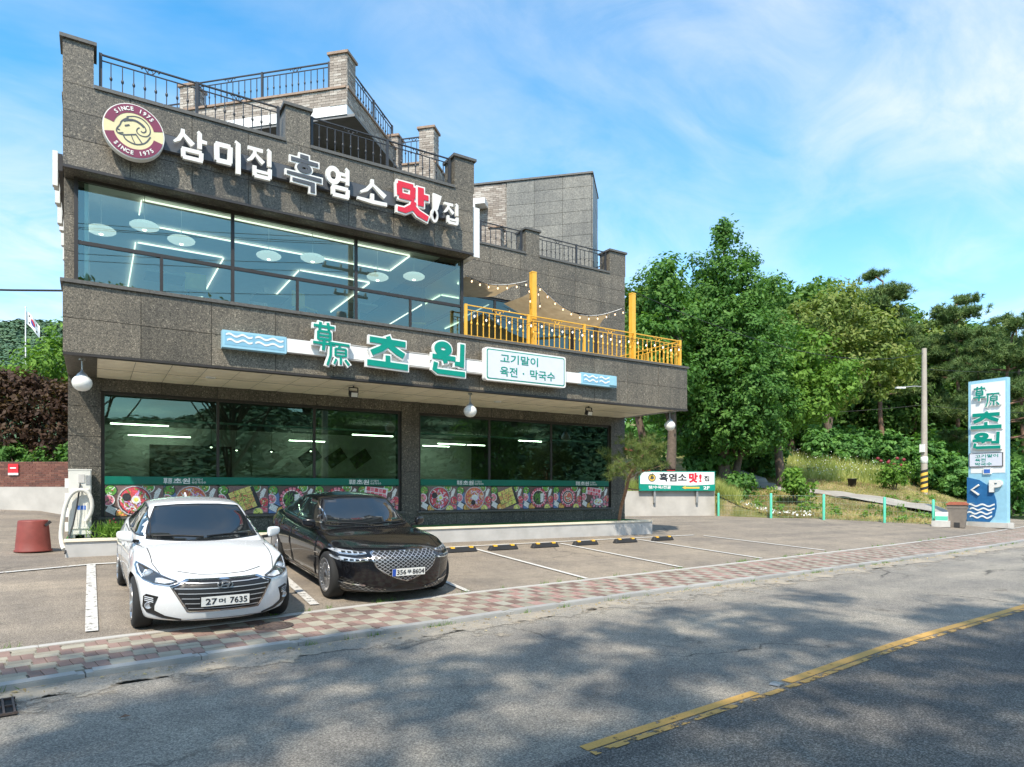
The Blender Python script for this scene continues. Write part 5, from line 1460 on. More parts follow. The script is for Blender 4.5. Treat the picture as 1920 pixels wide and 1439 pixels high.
def make_car(name, label, cat, S):
    T = thing(name, label, cat)
    Lf, Lr, W2_ = S['wb'] / 2 + S['fo'], -(S['wb'] / 2 + S['ro']), S['W'] / 2
    top, bot, sec = S['top'], S['bot'], S['sec']
    def body(a, b, c):
        x0 = lerp(Lr, Lf, a)
        zt = sinterp(x0, top) - S.get('crown', .05) * abs(b) ** 2.5 * (1 if x0 > .6 else .6); zb = sinterp(x0, bot)
        z = lerp(zb, zt, c)
        w = W2_ * sinterp(x0, S['plan']) * sinterp(z, sec)
        for xw in (S['wb'] / 2, -S['wb'] / 2): w += .022 * math.exp(-((x0 - xw) / .42) ** 2) * math.exp(-((z - .56) / .20) ** 2)
        y = b * w
        kf = sstep(Lf - 1.0, Lf, x0); kr = 1 - sstep(Lr, Lr + .8, x0)
        x = x0 - kf * (S['fplan'] * abs(b) ** 2.6 + sinterp(z, S['fprof'])) + kr * (.24 * abs(b) ** 2.6 + sinterp(z, S['rprof']))
        return (x, y, z)
    vs, fs = grid_box(body, 34, 12, 9)
    me = bpy.data.meshes.new('b'); me.from_pydata(vs, [], fs)
    me = evaluated(fixn(me), [('SUBSURF', dict(levels=2, render_levels=2))])
    surf_me = me
    # cut the wheel openings
    cut = MB(); 
    for xw in (S['wb'] / 2, -S['wb'] / 2):
        for sd in (1, -1):
            y0, y1 = sd * (W2_ - .27), sd * (W2_ + .3)
            n = 40; A = [2 * math.pi * i / n for i in range(n)]; ra = S['arch']
            ring = lambda y: [(xw + ra * math.cos(a), y, S['rw'] + .015 + ra * math.sin(a)) for a in A]
            v_ = ring(y0) + ring(y1)
            cut.add(v_, [tuple(range(n)), tuple(range(n, 2 * n))] + [(i, (i + 1) % n, n + (i + 1) % n, n + i) for i in range(n)])
    cme = fixn(cut.mesh('c', 'liner')); co = bpy.data.objects.new('cut', cme); COL.objects.link(co)
    me.materials.clear(); me.materials.append(MATS[S['paint']]); me.materials.append(MATS['liner'])
    me = evaluated(me, [('BOOLEAN', dict(operation='DIFFERENCE', object=co, solver='EXACT', material_mode='TRANSFER'))])
    bpy.data.objects.remove(co)
    for p in me.polygons: p.use_smooth = True
    try: me.set_sharp_from_angle(angle=R(38))
    except Exception: pass
    obj('body', me, T)
    def cabin(a, b, c):
        xl, xh = sinterp(c, S['rglass']), sinterp(c, S['wscreen'])
        x = lerp(xl, xh, a)
        wb_ = W2_ * sinterp(x, S['cabw']); wr = S['roofw']
        y = b * lerp(wb_, wr, c ** 1.25)
        zb = sinterp(x, top) - .06; zt = sinterp(x, S['roof']) - .05 * abs(b) ** 2.4
        x -= (.17 * abs(b) ** 2.2) * sstep(.75, 1, a) * (1 - .35 * c) - (.14 * abs(b) ** 2.2) * (1 - sstep(0, .25, a))
        return (x, y, lerp(zb, max(zt, zb + .02), c))
    vs, fs = grid_box(cabin, 20, 10, 7)
    cm = bpy.data.meshes.new('b'); cm.from_pydata(vs, [], fs)
    cm = evaluated(fixn(cm), [('SUBSURF', dict(levels=2, render_levels=2))])
    cm.materials.clear(); cm.materials.append(MATS[S['paint']])
    for p in cm.polygons: p.use_smooth = True
    roof = obj('cabin', cm, T)
    SB_, SC_ = Surf(surf_me), Surf(cm)
    SA = Surf(surf_me, cm)
    mir = lambda P: [(-p, q) for p, q in P]
    # glass
    g = SC_.patch(S['screen'], 'front', .005, .06).build('windscreen', 'car_glass', T)
    SC_.seam(S['screen'], 'front', .022, .007, closed=True).build('screen_seal', 'trim_black', g)
    for x0, x1, y0, y1 in S['wipers']:
        a, b = SC_.hit(x0, y0, 'front'), SC_.hit(x1, y1, 'front')
        if a and b: MB().tube([a[0] + a[1] * .02, a[0].lerp(b[0], .5) + a[1] * .03, b[0] + b[1] * .015], .009, 6).build('wiper', 'trim_black', g)
    if S.get('rearscreen'): SC_.patch(S['rearscreen'], 'rear', .004, .08).build('rear_window', 'car_glass', T)
    for sd in ('left', 'right'):
        for k, Wn in enumerate(S['sidewin']):
            w = SC_.patch(Wn, sd, .004, .07).build('side_window', 'car_glass', T)
            if S.get('winchrome'): SC_.seam(Wn, sd, .018, .007, closed=True).build('window_trim', S['winchrome'], w)
        for D in S['doors']:
            d = SB_.patch(D, sd, .003, .09, .006); dm = d.build('door', S['paint'], T)
            SB_.seam(D, sd, .010, .0045, closed=True).build('door_gap', 'seam', dm)
            hx, hz = min(p[0] for p in D) + .17, S['handle_z']
            h = SB_.hit(hx, hz, sd)
            if h:
                c = h[0] + h[1] * .028; MB().obox(c, (.105, 0, .004), (0, .012, 0), (0, 0, .016)).build('handle', S['handle_mat'], dm)
        if S.get('sill'): SB_.patch(S['sill'], sd, .006, .1).build('sill_trim', S['sill_mat'], T)
    # bonnet seam
    for P in S['bonnet']:
        SB_.seam(P, 'top', .010, .002).build('bonnet_gap', 'seam', T); SB_.seam([(x, -y) for x, y in P], 'top', .010, .002).build('bonnet_gap', 'seam', T)
    # mirrors
    for sd, sg in (('left', 1), ('right', -1)):
        mx_, mz = S['mirror']
        yb = W2_ * sinterp(mx_, S['cabw'])
        def mirror_pt(a, b, c):
            th = (a - .5) * 2
            return (mx_ - .02 + (.06 if b > 0 else -.09) * abs(b) * (1 - .25 * abs(th)) * math.copysign(1, b) * math.copysign(1, b) + 0, sg * (yb + .07 + a * .19), mz + (c - .5) * (.15 - .05 * a) + .02 * a)
        def mp2(a, b, c):
            return (mx_ + b * (.07 - .03 * a) + .03 * (1 - a) - .03 * a, sg * (yb + .035 + a * .185), mz + (c - .5) * (.15 - .05 * a * a) + .02 * a)
        vs, fs = grid_box(mp2, 2, 2, 2); mm = bpy.data.meshes.new('m'); mm.from_pydata(vs, [], fs)
        mm = evaluated(fixn(mm), [('SUBSURF', dict(levels=2, render_levels=2))]); mm.materials.clear(); mm.materials.append(MATS[S['paint']])
        for p in mm.polygons: p.use_smooth = True
        mo = obj('mirror', mm, T)
        MB().bar((mx_ + .01, sg * (yb - .03), mz - .065), (mx_ + .01, sg * (yb + .10), mz - .05), .06, .035).build('mirror_arm', 'trim_black', mo)
        MB().obox((mx_ - .082, sg * (yb + .125), mz + .005), (.004, 0, 0), (0, .06, 0), (0, 0, .04)).build('mirror_glass', 'chrome', mo)
    # wheels
    for xw in (S['wb'] / 2, -S['wb'] / 2):
        for sg in (1, -1):
            S['wheel'](T, (xw, sg * (W2_ - .115), S['rw']), sg, S['rw'])
    S['front'](T, SB_, SA)
    return T
def tyre(T, c, sg, r, rr, w=.105):
    wh = bpy.data.objects.new('wheel', None); COL.objects.link(wh); wh.parent = T; wh.location = c
    p = [(rr - .01, -w), (rr + .03, -w - .004), (r - .03, -w), (r - .006, -w + .022), (r, -w * .5), (r, w * .5), (r - .006, w - .022), (r - .03, w), (rr + .03, w + .004), (rr - .01, w)]
    MB().lathe(p, 40, axis='y').build('tyre', 'tyre', wh)
    y = sg * w
    MB().lathe([(rr - .004, y - sg * .002), (rr + .004, y + sg * .006), (rr - .012, y + sg * .004), (rr - .03, y - sg * .05), (rr - .04, y - sg * .12)], 40, axis='y').build('rim', 'alloy', wh)
    MB().lathe([(.001, y - sg * .13), (rr - .03, y - sg * .12)], 24, axis='y').build('brake', 'liner', wh)
    return wh, y
def wheel_white(T, c, sg, r):
    wh, y = tyre(T, c, sg, r, .215)
    mb = MB().lathe([(.001, y - sg * .01), (.05, y - sg * .012), (.055, y - sg * .04)], 20, axis='y')
    for k in range(5):
        for dlt in (-.16, .16):
            a = 2 * math.pi * k / 5; b = a + dlt * .9
            mb.bar((.045 * math.cos(a), y - sg * .025, .045 * math.sin(a)), (.205 * math.cos(b), y - sg * .006, .205 * math.sin(b)), .034, .022, up=(0, 1, 0))
    mb.build('spokes', 'alloy', wh)
def wheel_black(T, c, sg, r):
    wh, y = tyre(T, c, sg, r, .252, .12)
    mb = MB().lathe([(.001, y - sg * .004), (.075, y - sg * .006), (.085, y - sg * .03)], 24, axis='y').lathe([(.155, y - sg * .012), (.160, y - sg * .004), (.170, y - sg * .004), (.175, y - sg * .012)], 40, axis='y').lathe([(.225, y - sg * .01), (.23, y), (.25, y + sg * .002)], 40, axis='y')
    for k in range(24):
        a = 2 * math.pi * k / 24
        mb.bar((.08 * math.cos(a), y - sg * .016, .08 * math.sin(a)), (.162 * math.cos(a + .1), y - sg * .010, .162 * math.sin(a + .1)), .014, .014, up=(0, 1, 0))
        mb.bar((.168 * math.cos(a + .06), y - sg * .010, .168 * math.sin(a + .06)), (.235 * math.cos(a - .05), y - sg * .004, .235 * math.sin(a - .05)), .022, .014, up=(0, 1, 0))
    mb.build('spokes', 'alloy', wh)
    MB().lathe([(.001, y + sg * .004), (.035, y + sg * .002), (.04, y - sg * .006)], 16, axis='y').build('cap', 'trim_black', wh)
FRONT_TXT = Matrix(((0, 0, 1, 0), (1, 0, 0, 0), (0, 1, 0, 0), (0, 0, 0, 1)))   # text plane -> facing +x
def plate(T, x, z, tilt, texts, blue):
    rot = Matrix.Translation((x, 0, z)) @ Matrix.Rotation(-tilt, 4, 'Y')
    def bx(x0, x1, y0, y1, z0, z1, m_, n_, par):
        mb = MB().box(x0, x1, y0, y1, z0, z1); mb.v = [tuple(rot @ Vector(v)) for v in mb.v]; return mb.build(n_, m_, par)
    bx(-.012, -.002, -.27, .27, -.062, .062, 'trim_black', 'plate_holder', T)
    p = bx(-.001, .004, -.26, .26, -.055, .055, 'plate_white', 'number_plate', T)
    if blue: bx(.004, .0055, -.258, -.205, -.053, .053, 'plate_blue', 'plate_band', p)
    for s, a, b in texts:
        me = text_mesh(s, 1, .012, .5, res=3); fit_text(me, a, b, -.036 if len(s) > 1 else -.026, .036 if len(s) > 1 else .028); me.transform(Matrix.Diagonal((1, 1, .003, 1)))
        me.transform(rot @ Matrix.Translation((.0062, 0, 0)) @ FRONT_TXT); me.materials.append(MATS['plate_ink']); obj('plate_lettering', me, p)
def ring_front(c, ru, rv, w, n=28): return [(c[0] + ru * math.cos(2 * math.pi * i / n), c[1] + rv * math.sin(2 * math.pi * i / n)) for i in range(n)]

def front_white(T, S, SA):
    mir = lambda P: [(-p, q) for p, q in P]
    GR = [(-.37, .655), (.37, .655), (.53, .585), (.50, .54), (.37, .325), (-.37, .325), (-.50, .54), (-.53, .585)]
    gs = S.patch([(p * 1.055, (q - .49) * 1.12 + .49) for p, q in GR], 'front', .006, .05).build('grille', 'satin_chrome', T)
    S.patch(GR, 'front', .012, .05).build('grille_dark_patch', 'trim_black', gs)  # flat black patch painted for the dark hole behind the bars
    for i in range(6):
        z = .635 - i * .055
        for a, b in clip_line(GR, (0, z), (1, 0)):
            S.seam([(lerp(a[0], b[0], .02), z - .004), (0, z - .010), (lerp(a[0], b[0], .98), z - .004)], 'front', .010, .020).build('grille_bar', 'bright_wire', gs)
    h = S.hit(0, .60, 'front'); c = h[0] + h[1] * .036
    bd_ = MB(); n = 32
    for k in range(n):
        a0, a1 = 2 * math.pi * k / n, 2 * math.pi * (k + 1) / n
        q = [(c.x, c.y + r1 * .088 * math.cos(a), c.z + r1 * .046 * math.sin(a)) for a in (a0, a1) for r1 in (.80, 1.0)]
        bd_.add([q[0], q[1], q[3], q[2]] + [(x - .02, y, z) for x, y, z in (q[0], q[1], q[3], q[2])], [(0, 1, 2, 3), (4, 5, 1, 0), (7, 6, 2, 3), (6, 5, 1, 2)])
    for y0, y1, z0, z1 in ((-.052, -.022, -.028, .030), (.022, .052, -.030, .028)): bd_.bar((c.x, c.y + y0, c.z + z0), (c.x, c.y + y1, c.z + z1), .016, .012, up=(1, 0, 0))
    bd_.bar((c.x + .001, c.y - .036, c.z - .004), (c.x + .001, c.y + .036, c.z + .004), .014, .012, up=(1, 0, 0)); bd_.build('badge', 'chrome', gs)
    plate(T, S.hit(0, .435, 'front')[0].x + .045, .435, -.06, (('27', -.215, -.095), ('머', -.075, -.005), ('7635', .045, .235)), False)
    for k, sg in enumerate((1, -1)):
        f = (lambda P: P) if sg > 0 else mir
        HL = [(.46, .640), (.56, .605), (.70, .612), (.80, .645), (.845, .69), (.858, .765), (.845, .80), (.77, .765), (.62, .695)]
        hl = S.patch(f(HL), 'front', .007, .04).build('headlight', 'lamp_dark', T)
        S.seam(f(HL), 'front', .010, .010, closed=True).build('lamp_rim', 'satin_chrome', hl)
        S.patch(f([(.50, .642), (.60, .622), (.69, .628), (.68, .665), (.62, .672)]), 'front', .011, .03).build('reflector', 'lamp_clear', hl)
        S.seam(f([(.80, .665), (.825, .71), (.835, .775)]), 'front', .018, .012).build('running_light', 'lamp_clear', hl)
        q = S.hit(sg * .745, .70, 'front'); d = (q[1] + Vector((1.2, 0, 0))).normalized(); cc = q[0] + d * .004
        rt = Vector((1, 0, 0)).rotation_difference(d).to_matrix().to_4x4()
        pj = MB().lathe([(.052, .0), (.052, .012), (.044, .014), (.042, .006)], 24, axis='x'); pj.v = [tuple(Matrix.Translation(cc) @ rt @ Vector(v)) for v in pj.v]; pj.build('projector_ring', 'chrome', hl)
        pj = MB().lathe([(.041, .004), (.032, .018), (.016, .026), (.001, .028)], 20, axis='x'); pj.v = [tuple(Matrix.Translation(cc) @ rt @ Vector(v)) for v in pj.v]; pj.build('projector_lens', 'lamp_lens', hl)
        FG = [(.655, .475), (.77, .495), (.79, .47), (.785, .36), (.74, .315), (.60, .255), (.45, .225), (.44, .212), (.62, .225), (.76, .28), (.80, .33)]
        FG = [(.665, .478), (.775, .497), (.800, .47), (.805, .34), (.765, .275), (.62, .222), (.44, .205), (.44, .222), (.60, .255), (.70, .31), (.70, .37)]
        fg = S.patch(f(FG), 'front', .006, .035).build('fog_duct', 'trim_black', T)
        q = S.hit(sg * .752, .365, 'front'); d = (q[1] + Vector((1.2, 0, 0))).normalized()
        rt = Matrix.Translation(q[0] + d * .006) @ Vector((1, 0, 0)).rotation_difference(d).to_matrix().to_4x4()
        pj = MB().lathe([(.040, 0), (.040, .012), (.032, .014), (.030, .004), (.001, .010)], 20, axis='x'); pj.v = [tuple(rt @ Vector(v)) for v in pj.v]; pj.build('fog_lamp', 'lamp_lens', fg)
        for j in range(3): S.seam(f([(.705, .455 - j * .022), (.785, .468 - j * .022)]), 'front', .010, .012).build('led_bar', 'lamp_clear', fg)
    lp = S.patch([(-.55, .135), (.55, .135), (.50, .19), (.30, .215), (-.30, .215), (-.50, .19)], 'front', .008, .06).build('lower_lip', 'trim_black', T)
    S.seam([(-.46, .735), (-.25, .712), (0, .706), (.25, .712), (.46, .735)], 'front', .011, .003).build('bonnet_gap', 'seam', T)
def front_black(T, S, SA):
    mir = lambda P: [(-p, q) for p, q in P]
    GR = [(-.43, .765), (.43, .765), (.485, .745), (.49, .66), (.44, .555), (.33, .47), (.16, .395), (0, .345), (-.16, .395), (-.33, .47), (-.44, .555), (-.49, .66), (-.485, .745)]
    gs = S.patch([(p * 1.045, (q - .58) * 1.06 + .58) for p, q in GR], 'front', .006, .05).build('grille', 'satin_chrome', T)
    S.patch(GR, 'front', .011, .05).build('grille_dark_patch', 'trim_black', gs)  # black sheet on the nose, its colour stands for the opening's darkness
    for sg in (1, -1):
        for i in range(-14, 15):
            for a, b in clip_line(GR, (i * .075, .56), (1, sg * .66)):
                S.seam([a, b], 'front', .0075, .016 + .003 * sg).build('grille_wire', 'bright_wire', gs)
    plate(T, S.hit(0, .485, 'front')[0].x + .045, .485, -.05, (('356', -.19, -.045), ('무', -.028, .04), ('8604', .058, .245)), True)
    h = S.hit(2.20, .0, 'top'); c = h[0] + h[1] * .008
    wg = MB()
    for sg in (1, -1):
        for j in range(3): wg.bar((c.x + j * .012, c.y + sg * .02, c.z - j * .003), (c.x - .006 + j * .012, c.y + sg * (.10 - .022 * j), c.z - j * .003), .008, .006)
    wg.lathe([(.001, .006), (.018, .004), (.022, -.004)], 14, (c.x, c.y, c.z)); wg.build('badge', 'chrome', T)
    for sg in (1, -1):
        f = (lambda P: P) if sg > 0 else mir
        for z in (.745, .655):
            HL = [(.555, z - .012), (.70, z - .034), (.875, z - .030), (.905, z + .01), (.88, z + .034), (.72, z + .018), (.56, z + .010)]
            hl = S.patch(f(HL), 'front', .008, .03).build('headlight', 'lamp_lens', T)
            S.seam(f([(.57, z - .008), (.70, z - .026), (.87, z - .020)]), 'front', .012, .012).build('light_bar', 'chrome', hl)
            for j in range(4):
                S.patch(f([(.60 + j * .065, z - .012), (.645 + j * .065, z - .016), (.645 + j * .065, z + .008), (.60 + j * .065, z + .006)]), 'front', .012, .03).build('lens', 'lamp_dark', hl)
            vw = 'left' if sg > 0 else 'right'
            x0 = T['_lf'] - .60
            sl = S.patch([(x0 - .22, z + .008), (x0 + .15, z - .02), (x0 + .17, z + .014), (x0 - .10, z + .03)], vw, .006, .04).build('side_lamp', 'lamp_lens', T)
        LI = [(.30, .235), (.52, .265), (.72, .345), (.86, .40), (.885, .32), (.86, .225), (.60, .205), (.32, .20)]
        lo = S.patch(f(LI), 'front', .006, .04).build('air_intake', 'trim_black', T)
        for s2 in (1, -1):
            for i in range(-8, 9):
                for a, b in clip_line(LI, (.6 + i * .07, .28), (1, s2 * .7)): S.seam(f([a, b]), 'front', .0045, .010 + .002 * s2).build('intake_wire', 'satin_chrome', lo)
        S.seam(f([(.58, .292), (.74, .300), (.875, .325)]), 'front', .017, .016).build('chrome_blade', 'chrome', lo)
    md = S.patch([(-.31, .205), (.31, .205), (.31, .235), (.10, .29), (0, .30), (-.10, .29), (-.31, .235)], 'front', .006, .05).build('air_intake', 'trim_black', T)
    S.seam([(-.86, .165), (-.5, .145), (0, .14), (.5, .145), (.86, .165)], 'front', .016, .012).build('lip_trim', 'chrome', T)
    for vw in ('left', 'right'):
        xv = T['_lf'] - 1.42
        for j in range(2): S.seam([(xv, .62 - j * .075), (xv + .22, .64 - j * .075)], vw, .014, .006).build('fender_vent', 'chrome', T)
WHITE = dict(wb=2.70, fo=.845, ro=1.02, W=1.80, rw=.315, arch=.345, paint='paint_white', crown=.055, fplan=.42,
    top=[(-2.37, .90), (-2.2, 1.02), (-1.7, 1.06), (-1.0, 1.01), (0, .965), (.75, .955), (1.05, .93), (1.5, .865), (1.9, .785), (2.10, .725), (2.195, .66)],
    bot=[(-2.37, .30), (-2.0, .20), (-1.2, .17), (1.2, .16), (1.9, .165), (2.195, .185)],
    sec=[(.10, .86), (.20, .93), (.32, .965), (.50, .985), (.62, 1.0), (.74, .985), (.84, .95), (.95, .89), (1.08, .83)],
    plan=[(-2.37, .88), (-1.6, .975), (-.5, 1.0), (.6, 1.0), (1.3, .985), (1.8, .96), (2.195, .94)],
    fprof=[(.10, .10), (.20, .045), (.30, .015), (.42, 0), (.55, .01), (.66, .045), (.75, .12), (.85, .22)], rprof=[(.2, .1), (.5, 0), (.8, .06), (1.1, .16)],
    wscreen=[(0, 1.12), (.5, .70), (.85, .36), (1, .18)], rglass=[(0, -2.05), (.5, -1.72), (.85, -1.35), (1, -1.12)],
    cabw=[(-2.0, .74), (-1.2, .86), (0, .90), (.6, .885), (1.15, .80)], roofw=.565,
    roof=[(-2.05, 1.10), (-1.6, 1.26), (-1.0, 1.38), (-.35, 1.435), (.15, 1.415), (.5, 1.28), (1.1, .98)],
    screen=[(-.685, .972), (-.35, .955), (0, .948), (.35, .955), (.685, .972), (.645, 1.10), (.575, 1.25), (.53, 1.342), (.26, 1.37), (0, 1.376), (-.26, 1.37), (-.53, 1.342), (-.575, 1.25), (-.645, 1.10)],
    rearscreen=[(-.5, 1.12), (.5, 1.12), (.42, 1.3), (-.42, 1.3)], wipers=[(-.60, -.02, .992, .985), (.02, .55, .985, .995)],
    sidewin=[[(.62, 1.0), (.30, 1.19), (.02, 1.32), (-.38, 1.345), (-.38, .99)], [(-.44, .995), (-.44, 1.345), (-.85, 1.33), (-1.25, 1.22), (-1.48, 1.10), (-1.30, 1.03)]], winchrome='trim_black',
    doors=[[(.93, .90), (.95, .55), (.86, .26), (-.36, .26), (-.40, .60), (-.38, .93)], [(-.40, .93), (-.42, .60), (-.38, .26), (-.90, .26), (-1.10, .48), (-1.22, .80), (-1.25, .96)]],
    handle_z=.80, handle_mat='paint_white', sill=None, bonnet=[[(.98, .70), (1.5, .69), (1.85, .62), (2.02, .48)]], mirror=(.66, 1.01), wheel=wheel_white, front=front_white)
BLACK = dict(wb=3.01, fo=.845, ro=1.14, W=1.925, rw=.352, arch=.382, paint='paint_black', crown=.05, fplan=.42,
    top=[(-2.64, .88), (-2.45, 1.00), (-1.9, 1.05), (-1.1, 1.02), (0, .985), (.8, .975), (1.15, .955), (1.7, .905), (2.1, .84), (2.28, .78), (2.35, .72)],
    bot=[(-2.64, .28), (-2.2, .19), (-1.3, .155), (1.3, .145), (2.0, .14), (2.35, .165)],
    sec=[(.10, .87), (.20, .935), (.32, .965), (.50, .985), (.64, 1.0), (.76, .985), (.86, .95), (.96, .89), (1.08, .82)],
    plan=[(-2.64, .87), (-1.8, .97), (-.6, 1.0), (.7, 1.0), (1.5, .985), (2.0, .965), (2.35, .945)],
    fprof=[(.10, .10), (.20, .04), (.32, .01), (.50, 0), (.65, .01), (.76, .05), (.84, .13), (.92, .22)], rprof=[(.2, .1), (.5, 0), (.8, .05), (1.1, .15)],
    wscreen=[(0, 1.14), (.5, .70), (.85, .34), (1, .15)], rglass=[(0, -2.30), (.5, -1.90), (.85, -1.48), (1, -1.22)],
    cabw=[(-2.3, .72), (-1.4, .86), (0, .895), (.7, .88), (1.2, .79)], roofw=.60,
    roof=[(-2.3, 1.08), (-1.8, 1.24), (-1.15, 1.39), (-.45, 1.46), (.10, 1.445), (.5, 1.30), (1.15, 1.0)],
    screen=[(-.715, .995), (-.36, .98), (0, .975), (.36, .98), (.715, .995), (.67, 1.12), (.60, 1.27), (.56, 1.362), (.28, 1.392), (0, 1.398), (-.28, 1.392), (-.56, 1.362), (-.60, 1.27), (-.67, 1.12)],
    rearscreen=[(-.5, 1.1), (.5, 1.1), (.42, 1.3), (-.42, 1.3)], wipers=[(-.62, -.04, 1.012, 1.0), (.0, .58, 1.0, 1.012)],
    sidewin=[[(.62, 1.03), (.30, 1.21), (.02, 1.34), (-.42, 1.37), (-.42, 1.02)], [(-.48, 1.025), (-.48, 1.37), (-.95, 1.345), (-1.40, 1.23), (-1.70, 1.12), (-1.50, 1.055)]], winchrome='chrome',
    doors=[[(.98, .92), (1.0, .55), (.92, .26), (-.40, .26), (-.46, .60), (-.44, .95)], [(-.46, .95), (-.48, .60), (-.42, .26), (-1.00, .26), (-1.22, .50), (-1.34, .82), (-1.36, .98)]],
    handle_z=.83, handle_mat='chrome', sill=[(1.05, .17), (1.05, .21), (-1.05, .22), (-1.05, .18)], sill_mat='chrome', bonnet=[[(1.02, .74), (1.6, .73), (2.0, .68), (2.22, .56)]], mirror=(.66, 1.03), wheel=wheel_black, front=front_black)
def park(T, S, x, yfa, head):
    """stand the car with its front axle at (x, yfa), nose towards the road"""
    z0 = gz(x, yfa); z1 = gz(x, yfa + S['wb'])
    T.rotation_mode = 'XYZ'
    fwd = Vector((math.sin(head) * 1.0, -math.cos(head), -(z1 - z0) / S['wb'])).normalized()
    up = Vector((0, 0, 1)); left = up.cross(fwd).normalized(); up = fwd.cross(left)
    c = Vector((x, yfa, z0)) - fwd * (S['wb'] / 2)
    m_ = Matrix((fwd, left, up)).transposed().to_4x4(); m_.translation = c
    T.matrix_basis = m_
_orig_thing = thing
def thing_lf(S):
    def f(*a, **k):
        t = _orig_thing(*a, **k); t['_lf'] = S['wb'] / 2 + S['fo']; return t
    return f
thing = thing_lf(WHITE); WC = make_car('parked_car', 'white four-door saloon with chrome bar grille and plate ending 7635', 'car', WHITE)
thing = thing_lf(BLACK); BC = make_car('parked_car', 'glossy black saloon with diamond mesh grille and plate ending 8604', 'car', BLACK)
thing = _orig_thing
for t in (WC, BC): del t['_lf']; t['group'] = 'cars parked in front of the restaurant'
MB().prism([(-.08, 1.425), (.07, 1.425), (-.05, 1.475), (-.07, 1.475)], -.012, .012, 0, lambda u, v, w: (-1.05 + u, w, v - .03)).build('aerial_fin', 'paint_white', WC)
park(WC, WHITE, 1.27, 9.16, R(1.5)); park(BC, BLACK, 3.90, 9.93, R(1.0))
# ------------------------------------------------------------------ street furniture and small things
M('rubber', (.025, .025, .026), .75, var=.15, bmp=.15); M('reflector_yellow', (.80, .45, .03), .4); M('cast_iron', (.10, .075, .065), .7, .3, var=.2, scale=25, bmp=.4, bscale=60)
M('tub_red', (.215, .045, .034), .6, var=.12, scale=8); M('ac_white', (.66, .65, .59), .55, var=.05); M('hose_white', (.62, .60, .54), .65, var=.1); M('ac_blue', (.05, .15, .50), .5)
M('post_green', (.10, .52, .36), .45, var=.05); M('wire_green', (.26, .36, .28), .5); M('pole_concrete', (.40, .355, .30), .85, var=.12, scale=3, bmp=.2); M('steel_grey', (.38, .38, .37), .45, .6)
M('bin_grey', (.17, .145, .12), .7, var=.15); M('bin_lid', (.33, .10, .055), .6, var=.12); M('sign_yellow', (.80, .50, .08), .45); M('bark', (.13, .095, .07), .9, var=.3, scale=9, bmp=.8, bscale=25)
M('bark_pine', (.21, .125, .085), .9, var=.35, scale=10, bmp=.8, bscale=25); M('deep_blue', (.02, .13, .32), .45); M('brick_r1', (.155, .062, .045), .85, var=.2, scale=30); M('brick_r2', (.115, .05, .038), .85, var=.2, scale=30); M('brick_r3', (.19, .085, .06), .85, var=.2, scale=30)
M('mortar_dark', (.30, .26, .22), .9); M('sign_firered', (.62, .02, .03), .4)

# wheel stops
stop_body = bevel(MB().prism([(-.075, 0), (.075, 0), (.05, .115), (-.05, .115)], -.40, .40, 0, lambda u, v, w: (w, u, v)).mesh('block', 'rubber'), .012)
for v_ in stop_body.vertices:
    if abs(v_.co.x) > .3 and v_.co.z > .05: v_.co.x *= .88
stop_pad = MB().obox((0, -.012, .118), (.05, 0, 0), (0, .03, 0), (0, 0, .007)).obox((0, -.0535, .102), (.05, 0, 0), (0, .005, .012), (0, .003, -.001)).mesh('reflector', 'reflector_yellow')
STOPS = [((5.55, 13.2), 'black rubber wheel stop half hidden behind the black car'), ((7.05, 13.28), 'black rubber wheel stop nearest the black car on its right'), ((8.18, 13.30), 'second fully visible wheel stop from the black car'), ((9.42, 13.34), 'third fully visible wheel stop from the black car'), ((10.72, 13.38), 'fourth fully visible wheel stop from the black car'), ((12.15, 13.44), 'second wheel stop from the far right end'), ((13.6, 13.5), 'wheel stop at the far right end of the row')]
for (x, y), lb in STOPS:
    t = thing('wheel_stop', lb, 'wheel stop', (x, y, gz(x, y) + .001), .02, 'rubber wheel stops in the bays')
    t.rotation_euler = (.0, 0, .02); obj('block', stop_body, t)
    for sx in (-1, 1): obj('reflector', stop_pad, t, (sx * .24, 0, 0))
# manhole
mh = thing('manhole_cover', 'round cast iron manhole cover set in the paving blocks', 'manhole cover', (1.86, 8.36, Z0 + .004))
MB().lathe([(.225, .0), (.225, .014), (.195, .016), (.19, .010)], 40).build('frame', 'cast_iron', mh)
lid = MB().lathe([(.188, .008), (.150, .009), (.148, .016), (.130, .016), (.128, .009), (.095, .009), (.093, .016), (.075, .016), (.073, .009), (.04, .009), (.038, .016), (.001, .016)], 36)
for k in range(12):
    a = k * math.pi / 6; lid.bar((.152 * math.cos(a), .152 * math.sin(a), .012), (.186 * math.cos(a), .186 * math.sin(a), .012), .012, .010)
lid.build('lid', 'cast_iron', mh)
# drain grate
gr = thing('drain_grate', 'rusty iron drain grate sunk beside the kerb at the left edge', 'drain grate', (-.80, 6.50, ROADZ + .01), .12)
MB().box(-.28, .28, -.24, .24, -.004, .002).build('pit_dark_plate', 'seam', gr)  # flat black plate, coloured dark in place of the shaded hole below
for k in range(9): MB().box(-.27 + k * .066, -.256 + k * .066, -.235, .235, .002, .022).build('bar', 'cast_iron', gr)
for k in range(3): MB().box(-.285, .285, -.24 + k * .233, -.226 + k * .233, .001, .018).build('cross_bar', 'cast_iron', gr)
